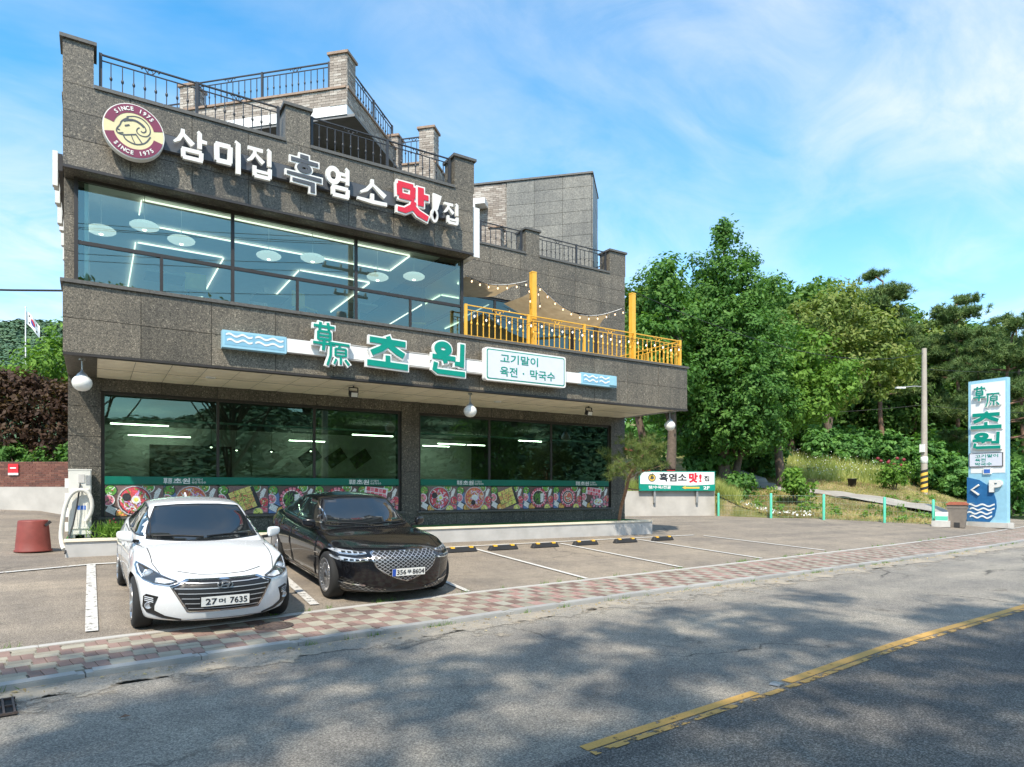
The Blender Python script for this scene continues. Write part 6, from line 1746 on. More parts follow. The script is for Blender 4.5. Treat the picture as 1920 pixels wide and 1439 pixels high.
# road stud and leaf
rs_ = thing('road_stud', 'small silver road stud in the gap of the yellow line', 'road stud', (5.10, yl(5.1) + .05, ROADZ + .004), .15)
MB().prism([(-.055, 0), (.055, 0), (.035, .016), (-.035, .016)], -.045, .045, 0, lambda u, v, w: (u, w, v)).build('body', 'steel_grey', rs_)
MB().obox((-.05, 0, .012), (.008, 0, .008), (0, .035, 0), (-.002, 0, .002)).build('lens', 'steel_grey', rs_)
lf_ = MB().add([(0, 0, .012), (.05, .02, .03), (.09, .0, .015), (.05, -.03, .025)], [(0, 1, 2, 3)]).build('dry_leaf', 'bark_pine')
lf_.location = (.15, 5.75, ROADZ + .004); tag(lf_, 'single dry brown leaf lying on the asphalt near the drain', 'leaf')

# red tub
tb = thing('plastic_tub', 'upturned dark red plastic tub standing left of the air conditioner', 'tub', (-1.0, 15.9, gz(-1.0, 15.9)))
MB().lathe([(.295, .0), (.305, .02), (.292, .04), (.28, .2), (.247, .58), (.24, .60), (.21, .605), (.001, .605)], 40).build('shell', 'tub_red', tb)
MB().lathe([(.305, .0), (.316, .015), (.305, .03)], 40).build('rim', 'tub_red', tb)
MB().bar((.20, -.16, .50), (.29, -.15, .58), .07, .05).build('handle', 'rubber', tb)
# air conditioner outdoor unit
ac = wthing('air_conditioner', 'cream outdoor air conditioner unit with looped white hose at the building corner', 'air conditioner', (-.22, 15.4, .68))
bevel_me = bevel(MB().box(-.41, -.04, 15.12, 15.93, .735, 1.985).mesh('casing', 'ac_white'), .015, 2); obj('casing', bevel_me, ac)
MB().box(-.415, -.035, 15.115, 15.94, 1.975, 2.0).build('top_cover', 'ac_white', ac)
pn = bevel(MB().box(-.355, -.075, 15.10, 15.125, .85, 1.62).mesh('service_panel', 'ac_white'), .008); obj('service_panel', pn, ac)
for k in range(5): MB().box(-.33 + k * .055, -.322 + k * .055, 15.093, 15.102, .90, 1.35).build('rib', 'ac_white', ac)
MB().box(-.25, -.15, 15.105, 15.121, 1.74, 1.90).build('handle_recess', 'letter_side', ac)
MB().box(-.13, -.06, 15.11, 15.121, 1.70, 1.88).build('data_label', 'steel_grey', ac)
MB().box(-.27, -.13, 15.096, 15.103, 1.22, 1.30).build('blue_sticker', 'ac_blue', ac)
for k in range(4):
    MB().box(-.47, -.415, 15.3 + .0, 15.32, .80 + k * .28, .98 + k * .28).build('side_grille', 'sign_ivory', ac)
MB().box(-.40, -.30, 15.13, 15.9, .68, .733).build('foot', 'steel_grey', ac)
MB().box(-.15, -.05, 15.13, 15.9, .68, .733).build('foot', 'steel_grey', ac)
hp = [(-.13, 15.05, 1.0), (-.05, 15.02, 1.15), (-.03, 15.0, 1.35), (-.09, 15.0, 1.54), (-.22, 15.0, 1.60), (-.36, 15.0, 1.52), (-.45, 15.0, 1.30), (-.50, 15.0, 1.0), (-.52, 14.98, .75), (-.50, 14.9, .58), (-.46, 14.8, .48)]
hp2 = []
for i in range(len(hp) - 1):
    for f in (0, .25, .5, .75):
        p = [Vector(hp[max(0, min(len(hp) - 1, i + d))]) for d in (-1, 0, 1, 2)]
        hp2.append(.5 * (2 * p[1] + (p[2] - p[0]) * f + (2 * p[0] - 5 * p[1] + 4 * p[2] - p[3]) * f * f + (3 * p[1] - p[0] - 3 * p[2] + p[3]) * f**3))
MB().tube(hp2, [.036 + .003 * (i % 2) for i in range(len(hp2))], 10).build('hose', 'hose_white', ac)
MB().tube([(-.22, 15.1, 1.72), (-.23, 15.05, 1.62), (-.27, 15.02, 1.3), (-.33, 15.0, .95), (-.42, 14.9, .6), (-.45, 14.72, .42)], .014, 8).build('cable', 'cable_black', ac)
# garden wall on the left
gw = wthing('garden_wall', 'low wall of red brown brick on a grey concrete base behind the driveway', 'wall', (-2.5, 27.5, .9))
wa, wb_ = Vector((-7.5, 30.8)), Vector((-.5, 26.38)); wd = (wb_ - wa).normalized(); wn_ = Vector((wd.y, -wd.x)); wl_ = (wb_ - wa).length; wc = (wa + wb_) / 2 - wn_ * .12
MB().obox((wc.x, wc.y, 1.2), (wd.x * wl_ / 2, wd.y * wl_ / 2, 0), (wn_.x * .14, wn_.y * .14, 0), (0, 0, .5)).build('concrete_base', 'concrete_pale', gw)
MB().obox((wc.x, wc.y, 2.12), (wd.x * wl_ / 2, wd.y * wl_ / 2, 0), (wn_.x * .10, wn_.y * .10, 0), (0, 0, .42)).build('wall_core', 'mortar_dark', gw)
o_ = wa - wn_ * .02
brick_face(gw, (o_.x, o_.y), (wd.x, wd.y), wl_, 1.705, 2.54, n=(wn_.x, wn_.y), mats=('brick_r1', 'brick_r2', 'brick_r3'), seed=9, bl=.21, bh=.067)
fs_ = wthing('fire_sign', 'small red safety notice on the garden brick wall', 'sign', (-2.25, 27.3, 2.1))
pc_ = wa + wd * ((-2.25 - wa.x) / wd.x) + wn_ * .03
MB().obox((pc_.x, pc_.y, 2.32), (wd.x * .17, wd.y * .17, 0), (wn_.x * .008, wn_.y * .008, 0), (0, 0, .15)).build('plate', 'sign_firered', fs_)
MB().obox((pc_.x + wn_.x * .01, pc_.y + wn_.y * .01, 2.33), (wd.x * .10, wd.y * .10, 0), (wn_.x * .003, wn_.y * .003, 0), (0, 0, .02)).build('lettering', 'sign_white', fs_)
MB().obox((pc_.x, pc_.y, 2.13), (wd.x * .17, wd.y * .17, 0), (wn_.x * .008, wn_.y * .008, 0), (0, 0, .035)).build('lower_strip', 'sign_white', fs_)
# flag
fl = thing('flag_pole', 'slim white flag pole with a limp national flag behind the trees', 'flag pole', (-5.24, 74.4, 2))
MB().tube([(0, 0, 0), (0, 0, 16.1)], [.07, .045], 8).lathe([(.001, 16.3), (.09, 16.2), (.001, 16.08)], 8).build('pole', 'sign_white', fl)
m, nt, out = nmat('flag_cloth')
v = coords(nt, 'UV'); sp_ = nt.nodes.new('ShaderNodeSeparateXYZ'); nt.links.new(v, sp_.inputs[0])
du = mth(nt, 'MULTIPLY', mth(nt, 'SUBTRACT', sp_.outputs[0], .5), 1.5); dv = mth(nt, 'SUBTRACT', sp_.outputs[1], .5)
rr2 = mth(nt, 'SQRT', mth(nt, 'ADD', mth(nt, 'MULTIPLY', du, du), mth(nt, 'MULTIPLY', dv, dv)))
ind = mth(nt, 'LESS_THAN', rr2, .25); upm = mth(nt, 'GREATER_THAN', mth(nt, 'ADD', dv, mth(nt, 'MULTIPLY', mth(nt, 'SINE', mth(nt, 'MULTIPLY', du, 12.5)), .1)), 0)
cc_ = mixc(nt, ind, (.78, .78, .78), mixc(nt, upm, (.02, .06, .30), (.60, .03, .05)))
ck = mth(nt, 'MULTIPLY', mth(nt, 'GREATER_THAN', rr2, .42), mth(nt, 'LESS_THAN', rr2, .56))
an = mth(nt, 'ABSOLUTE', mth(nt, 'SUBTRACT', mth(nt, 'ABSOLUTE', mth(nt, 'DIVIDE', dv, mth(nt, 'ADD', mth(nt, 'ABSOLUTE', du), .001))), .66))
ck = mth(nt, 'MULTIPLY', ck, mth(nt, 'LESS_THAN', an, .25))
bsdf(nt, out, mixc(nt, ck, cc_, (.02, .02, .02)), .8); MATS['flag_cloth'] = m
fm = MB(); n = 12; vs = []
for j in range(n + 1):
    for i in range(n + 1):
        u, w = i / n, j / n
        vs.append((u * 1.0 + .05, .12 * math.sin(u * 7 + w * 2), 15.9 - u * 1.15 - (1 - w) * 1.15 + .1 * math.sin(u * 5)))
fm.add(vs, [(j * (n + 1) + i, j * (n + 1) + i + 1, (j + 1) * (n + 1) + i + 1, (j + 1) * (n + 1) + i) for j in range(n) for i in range(n)], 0, True)
fo = fm.build('flag', 'flag_cloth', fl); uv = fo.data.uv_layers.new(name='UVMap')
for lp in fo.data.loops:
    i_, j_ = lp.vertex_index % (n + 1), lp.vertex_index // (n + 1); uv.data[lp.index].uv = (i_ / n, j_ / n)
# eave at the left edge of the picture
ev = thing('pavilion_eave', 'tip of an ochre wooden pavilion roof at the left edge', 'roof', (-4.6, 30.5, 7.6), .6)
M('eave_ochre', (.50, .30, .09), .6, var=.2)
MB().prism([(-1.4, .25), (.9, -.1), (.95, .0), (-1.4, .55)], -.6, .6, 0, lambda u, v, w: (u, w, v)).build('roof_board', 'eave_ochre', ev)
MB().prism([(-1.4, -.45), (.55, -.55), (.6, -.45), (-1.4, -.1)], -.6, .6, 0, lambda u, v, w: (u, w, v)).build('lower_board', 'eave_ochre', ev)
MB().box(-1.3, -1.1, -.1, .1, -5.6, .2).build('column', 'eave_ochre', ev)

# concrete wall with the second signboard
rw_ = wthing('retaining_wall', 'pale concrete retaining wall below the roadside signboard', 'wall', (23.5, 22.8, .3))
ra, rb = Vector((20.6, 24.2)), Vector((25.6, 21.9)); rd = (rb - ra).normalized(); rn = Vector((rd.y, -rd.x)); rl = (rb - ra).length; rc = (ra + rb) / 2 - rn * .12
MB().obox((rc.x, rc.y, .93), (rd.x * rl / 2, rd.y * rl / 2, 0), (rn.x * .13, rn.y * .13, 0), (0, 0, .62)).build('wall_body', 'concrete_pale', rw_)
rs2 = wthing('roadside_signboard', 'white and green signboard with yellow arrow and 2F above the concrete wall', 'signboard', (24, 22.5, 1.5))
BM = Matrix(((rd.x, -rn.x, 0, ra.x + rn.x * .12), (rd.y, -rn.y, 0, ra.y + rn.y * .12), (0, 0, 1, 0), (0, 0, 0, 1)))   # local x along the wall, -y out
def bmesh_b(mb, name, mat, par):
    mb.v = [tuple(BM @ Vector(v_)) for v_ in mb.v]; return mb.build(name, mat, par)
s0, s1, q0, q1 = 1.62, 5.42, 1.56, 2.50
bmesh_b(MB().prism([(s0, q0), (s1, q0), (s1, q1), (s0 + .18, q1), (s0, q1 - .16)], -.10, .02, 0, WT), 'board', 'sign_green', rs2)
bmesh_b(MB().prism([(s0 + .04, q0 + .33), (s0 + .5, q0 + .32), (s0 + 1.2, q0 + .27), (s1 - 1.2, q0 + .25), (s1 - .04, q0 + .31), (s1 - .04, q1 - .04), (s0 + .2, q1 - .04), (s0 + .04, q1 - .19)], -.106, -.098, 0, WT), 'white_field', 'sign_white', rs2)
for t_, a_, b_, c_, d_, m_, bo in (('흑염소', .98, 2.36, .44, .84, 'plate_ink', .03), ('맛', 2.46, 2.92, .38, .86, 'sign_red', .06), ('!', 2.98, 3.12, .42, .80, 'sign_red', .03), ('집', 3.24, 3.50, .46, .72, 'plate_ink', .02), ('탕/수육/전골', .46, 1.56, .09, .25, 'sign_white', .025), ('2F', 3.20, 3.52, .06, .22, 'sign_white', .03)):
    wall_text('lettering', t_, s0 + a_, s0 + b_, q0 + c_, q0 + d_, -.109, m_, rs2, bo, .004, BM, 2)
bmesh_b(MB().prism([(s0 + 2.12, q0 + .15), (s0 + 2.3, q0 + .23), (s0 + 2.3, q0 + .185), (s0 + 3.0, q0 + .185), (s0 + 3.0, q0 + .105), (s0 + 2.3, q0 + .105), (s0 + 2.3, q0 + .07)], -.112, -.104, 0, WT), 'arrow', 'sign_yellow', rs2)
em = ydisc(0, .19, -.112, -.104, 0, 360, 24, (s0 + .62, q0 + .62)); bmesh_b(em, 'emblem', 'sign_grey', rs2)
em = ydisc(0, .15, -.117, -.108, 0, 360, 24, (s0 + .62, q0 + .62)); bmesh_b(em, 'emblem_field', 'sign_yellow', rs2)
bmesh_b(MB().prism([(s0 + .52, q0 + .60), (s0 + .58, q0 + .68), (s0 + .70, q0 + .69), (s0 + .73, q0 + .60), (s0 + .66, q0 + .54), (s0 + .56, q0 + .55)], -.121, -.114, 0, WT), 'goat_head', 'sign_grey', rs2)
for k in (.78, 2.92): bmesh_b(MB().box(s0 + k - .05, s0 + k + .05, -.05, .05, .98, q0), 'bracket', 'steel_grey', rs2)

# wire fence
FP = [(25.40, 21.5), (25.42, 18.6), (26.62, 16.85), (28.75, 15.4), (30.25, 14.15), (33.9, 13.35), (39.6, 15.2)]
fn = wthing('wire_fence', 'low green wire mesh fence with round green posts along the bank', 'fence', (27, 17, .3))
def fz(x, y): return max(gz(x, y), tz(x, y) if True else 0) if False else gz(x, y)
for i, p in enumerate(FP):
    z = fz(*p); MB().lathe([(.055, z - .1), (.055, z + 1.08), (.045, z + 1.10), (.001, z + 1.115)], 12, (p[0], p[1], 0)).build('post', 'post_green', fn)
for p, q in zip(FP, FP[1:]):
    p, q = Vector(p), Vector(q); L = (q - p).length; mb = MB(); n = int(L / .17)
    for k in range(n + 1):
        c = p.lerp(q, k / n); z = fz(c.x, c.y); mb.tube([(c.x, c.y, z + .05), (c.x, c.y, z + 1.0)], .003, 3, cap=False)
    for hgt in (.08, .3, .52, .74, 1.0):
        mb.tube([(p.lerp(q, k / 6).x, p.lerp(q, k / 6).y, fz(*p.lerp(q, k / 6)) + hgt) for k in range(7)], .003 if hgt < .9 else .006, 3, cap=False)
    tag(mb.build('wire_mesh', 'wire_green', fn), kind='stuff')

# pylon sign by the road
py = thing('pylon_sign', 'tall light blue and white roadside pylon sign with green letters and a P', 'sign', (32.8, 13.1, gz(32.8, 13.1)), R(-94))
PW, PH, PD_ = 1.50, 6.4, .26   # local: x across, faces -y
MB().box(-PW / 2 - .1, PW / 2 + .1, -PD_ / 2 - .12, PD_ / 2 + .12, 0, .22).build('plinth', 'concrete', py)
MB().box(-PW / 2, PW / 2, -PD_ / 2, PD_ / 2, .221, PH).build('body', 'sign_sky', py)
MB().box(-PW / 2 + .10, PW / 2 - .06, -PD_ / 2 - .012, -PD_ / 2 + .01, 2.35, PH - .14).build('white_panel', 'sign_white', py)
yy = -PD_ / 2
brush(py, G_CHAO, -.50, .0, 5.52, 6.12, yy - .10, .08, 'sign_green', 'sign_white', .03)
brush(py, G_YUAN, .0, .52, 5.22, 5.78, yy - .10, .08, 'sign_green', 'sign_white', .03)
brush(py, G_CHO, -.60, .60, 4.28, 5.0, yy - .10, .08, 'sign_green', 'sign_white', .03)
brush(py, G_WON, -.52, .56, 3.42, 4.10, yy - .10, .08, 'sign_green', 'sign_white', .03)
bd2 = MB().box(-.70, .62, yy - .05, yy - .013, 2.62, 3.22).build('menu_board', 'sign_grey', py)
MB().box(-.67, .59, yy - .056, yy - .049, 2.65, 3.19).build('board_face', 'sign_lilac', bd2)
for s_, z_, w_ in (('고기말이', 3.02, .9), ('육전', 2.85, .42), ('막국수', 2.67, .66)): wall_text('lettering', s_, -.45, -.45 + w_, z_, z_ + .14, yy - .058, 'sign_green', bd2, .02, .003, None, 2)
MB().box(-.14, .18, yy - .06, yy - .013, 2.30, 2.55).build('parking_tile', 'sign_white', py)
MB().box(-.10, .14, yy - .066, yy - .059, 2.34, 2.51).build('tile_face', 'ac_blue', py)
arc = [(-.80, .25)] + [(-.80 + 1.22 * math.cos(R(a)) * .98, .25 + 1.85 * math.sin(R(a)) ** .9 if a < 90 else 2.1) for a in range(0, 91, 6)]
arc = [(-.80, .24), (.10, .24), (.30, .5), (.37, .85), (.36, 1.15), (.26, 1.5), (.05, 1.8), (-.3, 2.05), (-.80, 2.18)]
MB().prism(arc, yy - .02, yy + .01, 0, WT).build('blue_wave', 'deep_blue', py)
for k in range(4):
    P = [Vector((lerp(-.80 + .12 * (k % 2), .30 - .05 * k + .05 * (k % 2), i / 16), .95 - k * .17 + .045 * math.sin(i / 16 * 14))) for i in range(17)]; mbw = MB()
    for p, q in zip(P, P[1:]): mbw.prism([(p.x, p.y - .035), (q.x, q.y - .035), (q.x, q.y + .035), (p.x, p.y + .035)], yy - .035, yy - .02, 0, WT)
    mbw.build('wave_line', 'sign_white', py)
wall_text('letter', 'P', .12, .62, 1.52, 2.05, yy - .06, 'sign_ivory', py, .05, .05)
brush(py, [[(1, 1, .18), (.1, .5, .2), (1, 0, .18)]], -.62, -.30, 1.40, 1.84, yy - .09, .06, 'sign_ivory')

# food waste bin and a small crate beside it
wbx, wby = 30.55, 13.35
bn = thing('waste_bin', 'weathered grey waste bin with faded orange lid in front of the pylon sign', 'bin', (wbx, wby, gz(wbx, wby)), R(-70))
MB().prism([(-.27, 0), (.27, 0), (.36, .95), (-.36, .95)], -.27, .27, 0, WT).build('body', 'bin_grey', bn)
MB().box(-.39, .39, -.31, .31, .951, 1.0).prism([(-.36, 1.0), (.36, 1.0), (.28, 1.07), (-.28, 1.07)], -.28, .28, 0, WT).build('lid', 'bin_lid', bn)
MB().box(-.40, .40, -.285, -.272, .80, .86).build('rim', 'bin_grey', bn)
MB().box(-.10, .10, -.285, -.271, .02, .22).build('hatch', 'rubber', bn)
cr_ = thing('crate', 'small white and green carton on a concrete block beside the bin', 'carton', (30.0, 13.7, gz(30.0, 13.7)), R(-70))
MB().box(-.35, .3, -.2, .2, 0, .25).build('block', 'concrete', cr_)
MB().box(-.22, .22, -.15, .15, .251, .62).build('carton', 'sign_white', cr_)
MB().box(-.221, .221, -.152, -.149, .27, .45).build('print', 'post_green', cr_)

# utility pole
upz = tz(44.6, 21.4)
up_ = thing('utility_pole', 'tall concrete utility pole with street lamp arm and striped base on the bank', 'utility pole', (44.6, 21.4, upz))
MB().tube([(0, 0, -.3), (0, 0, 9.2)], [.20, .14], 16).build('shaft', 'pole_concrete', up_)
M('stripe_black', (.03, .03, .03), .6)
MB().lathe([(.207, .05), (.206, 1.35)], 18).build('wrap', 'sign_yellow', up_)
for k in range(4):
    mbs = MB(); 
    for j in range(18):
        a0, a1 = 2 * math.pi * j / 18, 2 * math.pi * (j + 1) / 18; f0, f1 = (j / 18), (j + 1) / 18
        zz = lambda f: .02 + k * .36 + .36 * f
        mbs.add([(.212 * math.cos(a0), .212 * math.sin(a0), zz(f0)), (.212 * math.cos(a1), .212 * math.sin(a1), zz(f1)), (.212 * math.cos(a1), .212 * math.sin(a1), zz(f1) + .17), (.212 * math.cos(a0), .212 * math.sin(a0), zz(f0) + .17)], [(0, 1, 2, 3)])
    mbs.build('stripe', 'stripe_black', up_)
MB().tube([(0, 0, 6.75), (-.5, .32, 6.80), (-1.05, .67, 6.74)], .035, 8).build('lamp_arm', 'steel_grey', up_)
MB().obox((-1.28, .81, 6.70), (.24, -.153, .0), (.06, .09, 0), (0, 0, .05)).build('lamp_head', 'sign_white', up_)
MB().box(-.28, -.20, -.15, .15, 2.6, 3.1).build('meter_box', 'sign_white', up_)
MB().lathe([(.19, 1.9), (.205, 1.91), (.205, 2.3), (.19, 2.31)], 16).build('notice', 'sign_white', up_)
def cable(label, a, b, sag, r=.012, n=18):
    a, b = Vector(a), Vector(b)
    P = [a.lerp(b, i / n) - Vector((0, 0, sag * 4 * (i / n) * (1 - i / n))) for i in range(n + 1)]
    o = MB().tube(P, r, 4, cap=False).build('overhead_cable', 'cable_black'); tag(o, label, 'cable')
cable('thin overhead cable from the utility pole across the trees to the wing roof', (44.5, 21.4, upz + 8.9), (14.4, 16.3, 8.3), 1.2, .012)
cable('lower overhead cable running from the utility pole towards the right edge', (44.6, 21.4, upz + 5.6), (70, 14, 8.5), .8, .014)
cable('upper overhead cable running from the utility pole towards the right edge', (44.6, 21.4, upz + 7.9), (72, 15, 12.5), .8, .014)
cable('lower overhead cable running from the utility pole left into the trees', (44.4, 21.4, upz + 5.6), (33, 34, 7.4), .5, .014)
cable('single black cable reaching the building corner from the left edge', (-.44, 13.8, 5.05), (-14, 24, 7.3), .45, .018)
# black flower pots by the track
M('pot_black', (.025, .025, .027), .6)
for (x, y), lb in (((40.0, 26.2), 'black plastic flower pot at the left beside the farm track'), ((37.9, 22.2), 'black plastic flower pot at the right beside the farm track')):
    t = thing('flower_pot', lb, 'pot', (x, y, tz(x, y)), 0, 'black pots by the farm track')
    MB().lathe([(.001, 0), (.19, 0), (.25, .42), (.28, .42), (.28, .47), (.24, .47), (.23, .42)], 20).build('shell', 'pot_black', t)
    MB().lathe([(.001, .43), (.24, .42)], 16).build('soil', 'earth', t)
# red roofed house glimpsed behind the wing
hz_ = tz(24.5, 38)
rh = thing('small_house', 'small house with a red tiled roof glimpsed past the building corner', 'house', (26.5, 33.5, tz(26.5, 33.5)), .5)
MB().box(-3, 3, -2, 2, -.5, 1.9).build('wall', 'concrete_pale', rh)
M('roof_red', (.40, .10, .06), .7, var=.2, scale=6)
MB().prism([(-2.6, 1.8), (2.6, 1.8), (0, 2.95)], -3.4, 3.4, 0, lambda u, v, w: (w, u, v)).build('roof', 'roof_red', rh)
# dark car under the trees
dk = thing('distant_car', 'dark saloon parked under the trees behind the concrete wall', 'car', (24.6, 25.6, tz(24.6, 25.6)), R(62))
MB().prism([(-2.2, .35), (2.2, .35), (2.25, .75), (1.3, .92), (.6, 1.38), (-.9, 1.40), (-1.7, 1.0), (-2.2, .95)], -.85, .85, 0, lambda u, v, w: (u, w, v)).build('body', 'paint_black', dk)
MB().prism([(.50, 1.32), (1.15, .97), (-.1, .97), (-.1, 1.34)], -.86, .86, 0, lambda u, v, w: (u, w, v)).build('side_window', 'car_glass', dk)
for sx in (-1.35, 1.35):
    for sy in (-1, 1): MB().lathe([(.001, -.1), (.2, -.11), (.31, -.1), (.32, 0), (.31, .1), (.2, .11), (.001, .1)], 20, (sx, sy * .78, .32), 'y').build('wheel', 'tyre', dk)
for sy in (-1, 1): MB().box(-2.22, -2.1, sy * .62 - .2, sy * .62 + .2, .72, .88).build('tail_lamp', 'tail_red', dk)
# ------------------------------------------------------------------ vegetation
def leaf_object(name, P, N, S, tone, mat, parent=None, aspect=.55, seed=0):
    """many small four-cornered leaves at points P with normals N and sizes S"""
    rg = np.random.default_rng(seed); n = len(P)
    N = N / (np.linalg.norm(N, axis=1, keepdims=True) + 1e-9)
    A = rg.normal(size=(n, 3)); A -= (A * N).sum(1, keepdims=True) * N; A /= (np.linalg.norm(A, axis=1, keepdims=True) + 1e-9)
    B = np.cross(N, A); S = S[:, None]
    fold = N * S * .18
    V = np.stack([P - A * S, P - B * S * aspect + fold, P + A * S, P + B * S * aspect + fold], 1).reshape(-1, 3)
    me = bpy.data.meshes.new(name)
    me.vertices.add(4 * n); me.vertices.foreach_set('co', V.astype(np.float32).ravel())
    me.loops.add(4 * n); me.loops.foreach_set('vertex_index', np.arange(4 * n, dtype=np.int32))
    me.polygons.add(n); me.polygons.foreach_set('loop_start', np.arange(0, 4 * n, 4, dtype=np.int32)); me.polygons.foreach_set('loop_total', np.full(n, 4, dtype=np.int32))
    me.update(calc_edges=True)
    at = me.attributes.new('tone', 'FLOAT', 'POINT'); at.data.foreach_set('value', np.repeat(np.clip(tone, 0, 1), 4).astype(np.float32))
    me.materials.append(MATS[mat])
    return obj(name, me, parent)
def needle_object(name, P, D, S, w, tone, mat, parent=None):
    """thin triangles from P along D"""
    n = len(P); D = D / (np.linalg.norm(D, axis=1, keepdims=True) + 1e-9)
    rg = np.random.default_rng(n); A = np.cross(D, rg.normal(size=(n, 3))); A /= (np.linalg.norm(A, axis=1, keepdims=True) + 1e-9)
    S = S[:, None]; w = (w[:, None] if hasattr(w, '__len__') else w)
    V = np.stack([P - A * w, P + A * w, P + D * S], 1).reshape(-1, 3)
    me = bpy.data.meshes.new(name)
    me.vertices.add(3 * n); me.vertices.foreach_set('co', V.astype(np.float32).ravel())
    me.loops.add(3 * n); me.loops.foreach_set('vertex_index', np.arange(3 * n, dtype=np.int32))
    me.polygons.add(n); me.polygons.foreach_set('loop_start', np.arange(0, 3 * n, 3, dtype=np.int32)); me.polygons.foreach_set('loop_total', np.full(n, 3, dtype=np.int32))
    me.update(calc_edges=True)
    at = me.attributes.new('tone', 'FLOAT', 'POINT'); at.data.foreach_set('value', np.repeat(np.clip(tone, 0, 1), 3).astype(np.float32))
    me.materials.append(MATS[mat])
    return obj(name, me, parent)
def clump_crown(name, parent, blobs, nclump, per, rc, size, mat, seed, shell=.55, up=.55, flat=.8):
    """leaves gathered in clumps that fill the outer part of a set of ellipsoids (centre, radii)"""
    rg = np.random.default_rng(seed)
    wts = np.array([r[0] * r[1] + r[0] * r[2] + r[1] * r[2] for c, r in blobs]); wts = wts / wts.sum()
    bi = rg.choice(len(blobs), nclump, p=wts)
    C = np.array([b[0] for b in blobs], float)[bi]; Rr = np.array([b[1] for b in blobs], float)[bi]
    d = rg.normal(size=(nclump, 3)); d /= np.linalg.norm(d, axis=1, keepdims=True)
    rad = shell + (1 - shell) * rg.random(nclump) ** .6 + rg.normal(size=nclump) * .06
    cc = C + d * Rr * rad[:, None]
    rcl = rc * (.6 + .8 * rg.random(nclump))
    ct = rg.random(nclump)
    n = nclump * per
    ci = np.repeat(np.arange(nclump), per)
    o = rg.normal(size=(n, 3)); o /= np.linalg.norm(o, axis=1, keepdims=True)
    o *= (rg.random(n) ** .45)[:, None] * rcl[ci][:, None]; o[:, 2] *= flat
    P = cc[ci] + o
    N = o / (rc) * .8 + d[ci] * .7 + np.array([0, 0, up]) + rg.normal(size=(n, 3)) * .55
    S = size * (.6 + .8 * rg.random(n))
    tone = .15 + .45 * ct[ci] + .30 * rg.random(n) + .12 * (o[:, 2] / rcl[ci])
    return leaf_object(name, P, N, S, tone, mat, parent, seed=seed)
def limb_mesh(segs, mat, name, parent, n=9):
    mb = MB()
    for path, r in segs: mb.tube(path, r, n)
    return mb.build(name, mat, parent)
def curve_pts(a, b, bend, n=7, seed=0):
    rg = random.Random(seed); a, b = Vector(a), Vector(b); off = Vector((rg.uniform(-1, 1), rg.uniform(-1, 1), rg.uniform(-.2, .4))) * bend
    return [a.lerp(b, i / n) + off * math.sin(math.pi * i / n) + Vector((rg.uniform(-1, 1), rg.uniform(-1, 1), 0)) * bend * .12 for i in range(n + 1)]
def tree(name, label, x, y, blobs, mat, h0, rtrunk, nclump, per, rc, size, seed, group='trees on the bank', z=None, bark='bark', limbs=8, shell=.5, flat=.8, up=.55):
    """blobs in coordinates relative to the base"""
    z = tz(x, y) if z is None else z
    t = thing(name, label, 'tree', (x, y, z), 0, group)
    rg = random.Random(seed); topz = max(b[0][2] for b in blobs)
    tp = curve_pts((0, 0, -.3), (blobs[-1][0][0] * .8, blobs[-1][0][1] * .8, topz), .25, 9, seed)
    segs = [(tp, [rtrunk * (1 - .85 * i / 9) for i in range(10)])]
    for i in range(limbs):
        b = blobs[i % len(blobs)]; k = rg.uniform(.28, .8); base = tp[int(k * 9)]
        e = Vector(b[0]) + Vector((rg.uniform(-.75, .75) * b[1][0], rg.uniform(-.75, .75) * b[1][1], rg.uniform(-.2, .6) * b[1][2]))
        segs.append((curve_pts(base, e, .35, 5, seed + i), [rtrunk * .42 * (1 - k * .5) * (1 - .8 * j / 5) for j in range(6)]))
    limb_mesh(segs, bark, 'trunk', t)
    clump_crown('crown', t, blobs, nclump, per, rc, size, mat, seed, shell, up, flat)
    return t
def PD(px, py, d):
    u = (px - 960) / 1237; s_, c_ = math.sin(YAW), math.cos(YAW)
    return Vector(((s_ + u * c_) * d, (c_ - u * s_) * d, 1.6 + (919 - py) / 1237 * d))
RV, FV = Vector((math.cos(YAW), -math.sin(YAW), 0)), Vector((math.sin(YAW), math.cos(YAW), 0))
# the tall ginkgo
gx, gy = 29.6, 24.6; gzz = tz(gx, gy)
bl = []
for k in range(11):
    f = k / 10; zc = 2.9 + 10.7 * f; r = interp(zc, [(2.9, 3.4), (5.5, 3.9), (8.0, 3.3), (10.5, 2.35), (12.5, 1.45), (13.6, .85)])
    n_ = 6 if k < 7 else 3
    for j in range(n_):
        a = k * 1.3 + j * 6.283 / n_; q = r * .55
        bl.append(((q * math.cos(a), q * math.sin(a), zc + .3 * math.sin(a * 3)), (r * .46, r * .46, 1.0)))
bl.append(((0, 0, 14.2), (.4, .4, .9)))
for q, z_, r_ in ((2.7, 11.0, .8), (1.5, 12.6, .6), (-1.4, 12.2, .6), (3.3, 8.8, 1.0), (-3.2, 8.6, 1.0)): bl.append(((RV.x * q, RV.y * q, z_), (r_, r_, r_ * 1.1)))
bl.append(((0, 0, 14.25), (.3, .3, .6)))
tree('ginkgo_tree', 'tallest bright green ginkgo rising above the others behind the bank', gx, gy, bl, 'leaf_ginkgo', 3, .34, 2400, 34, .44, .10, 21, limbs=16, shell=.45)
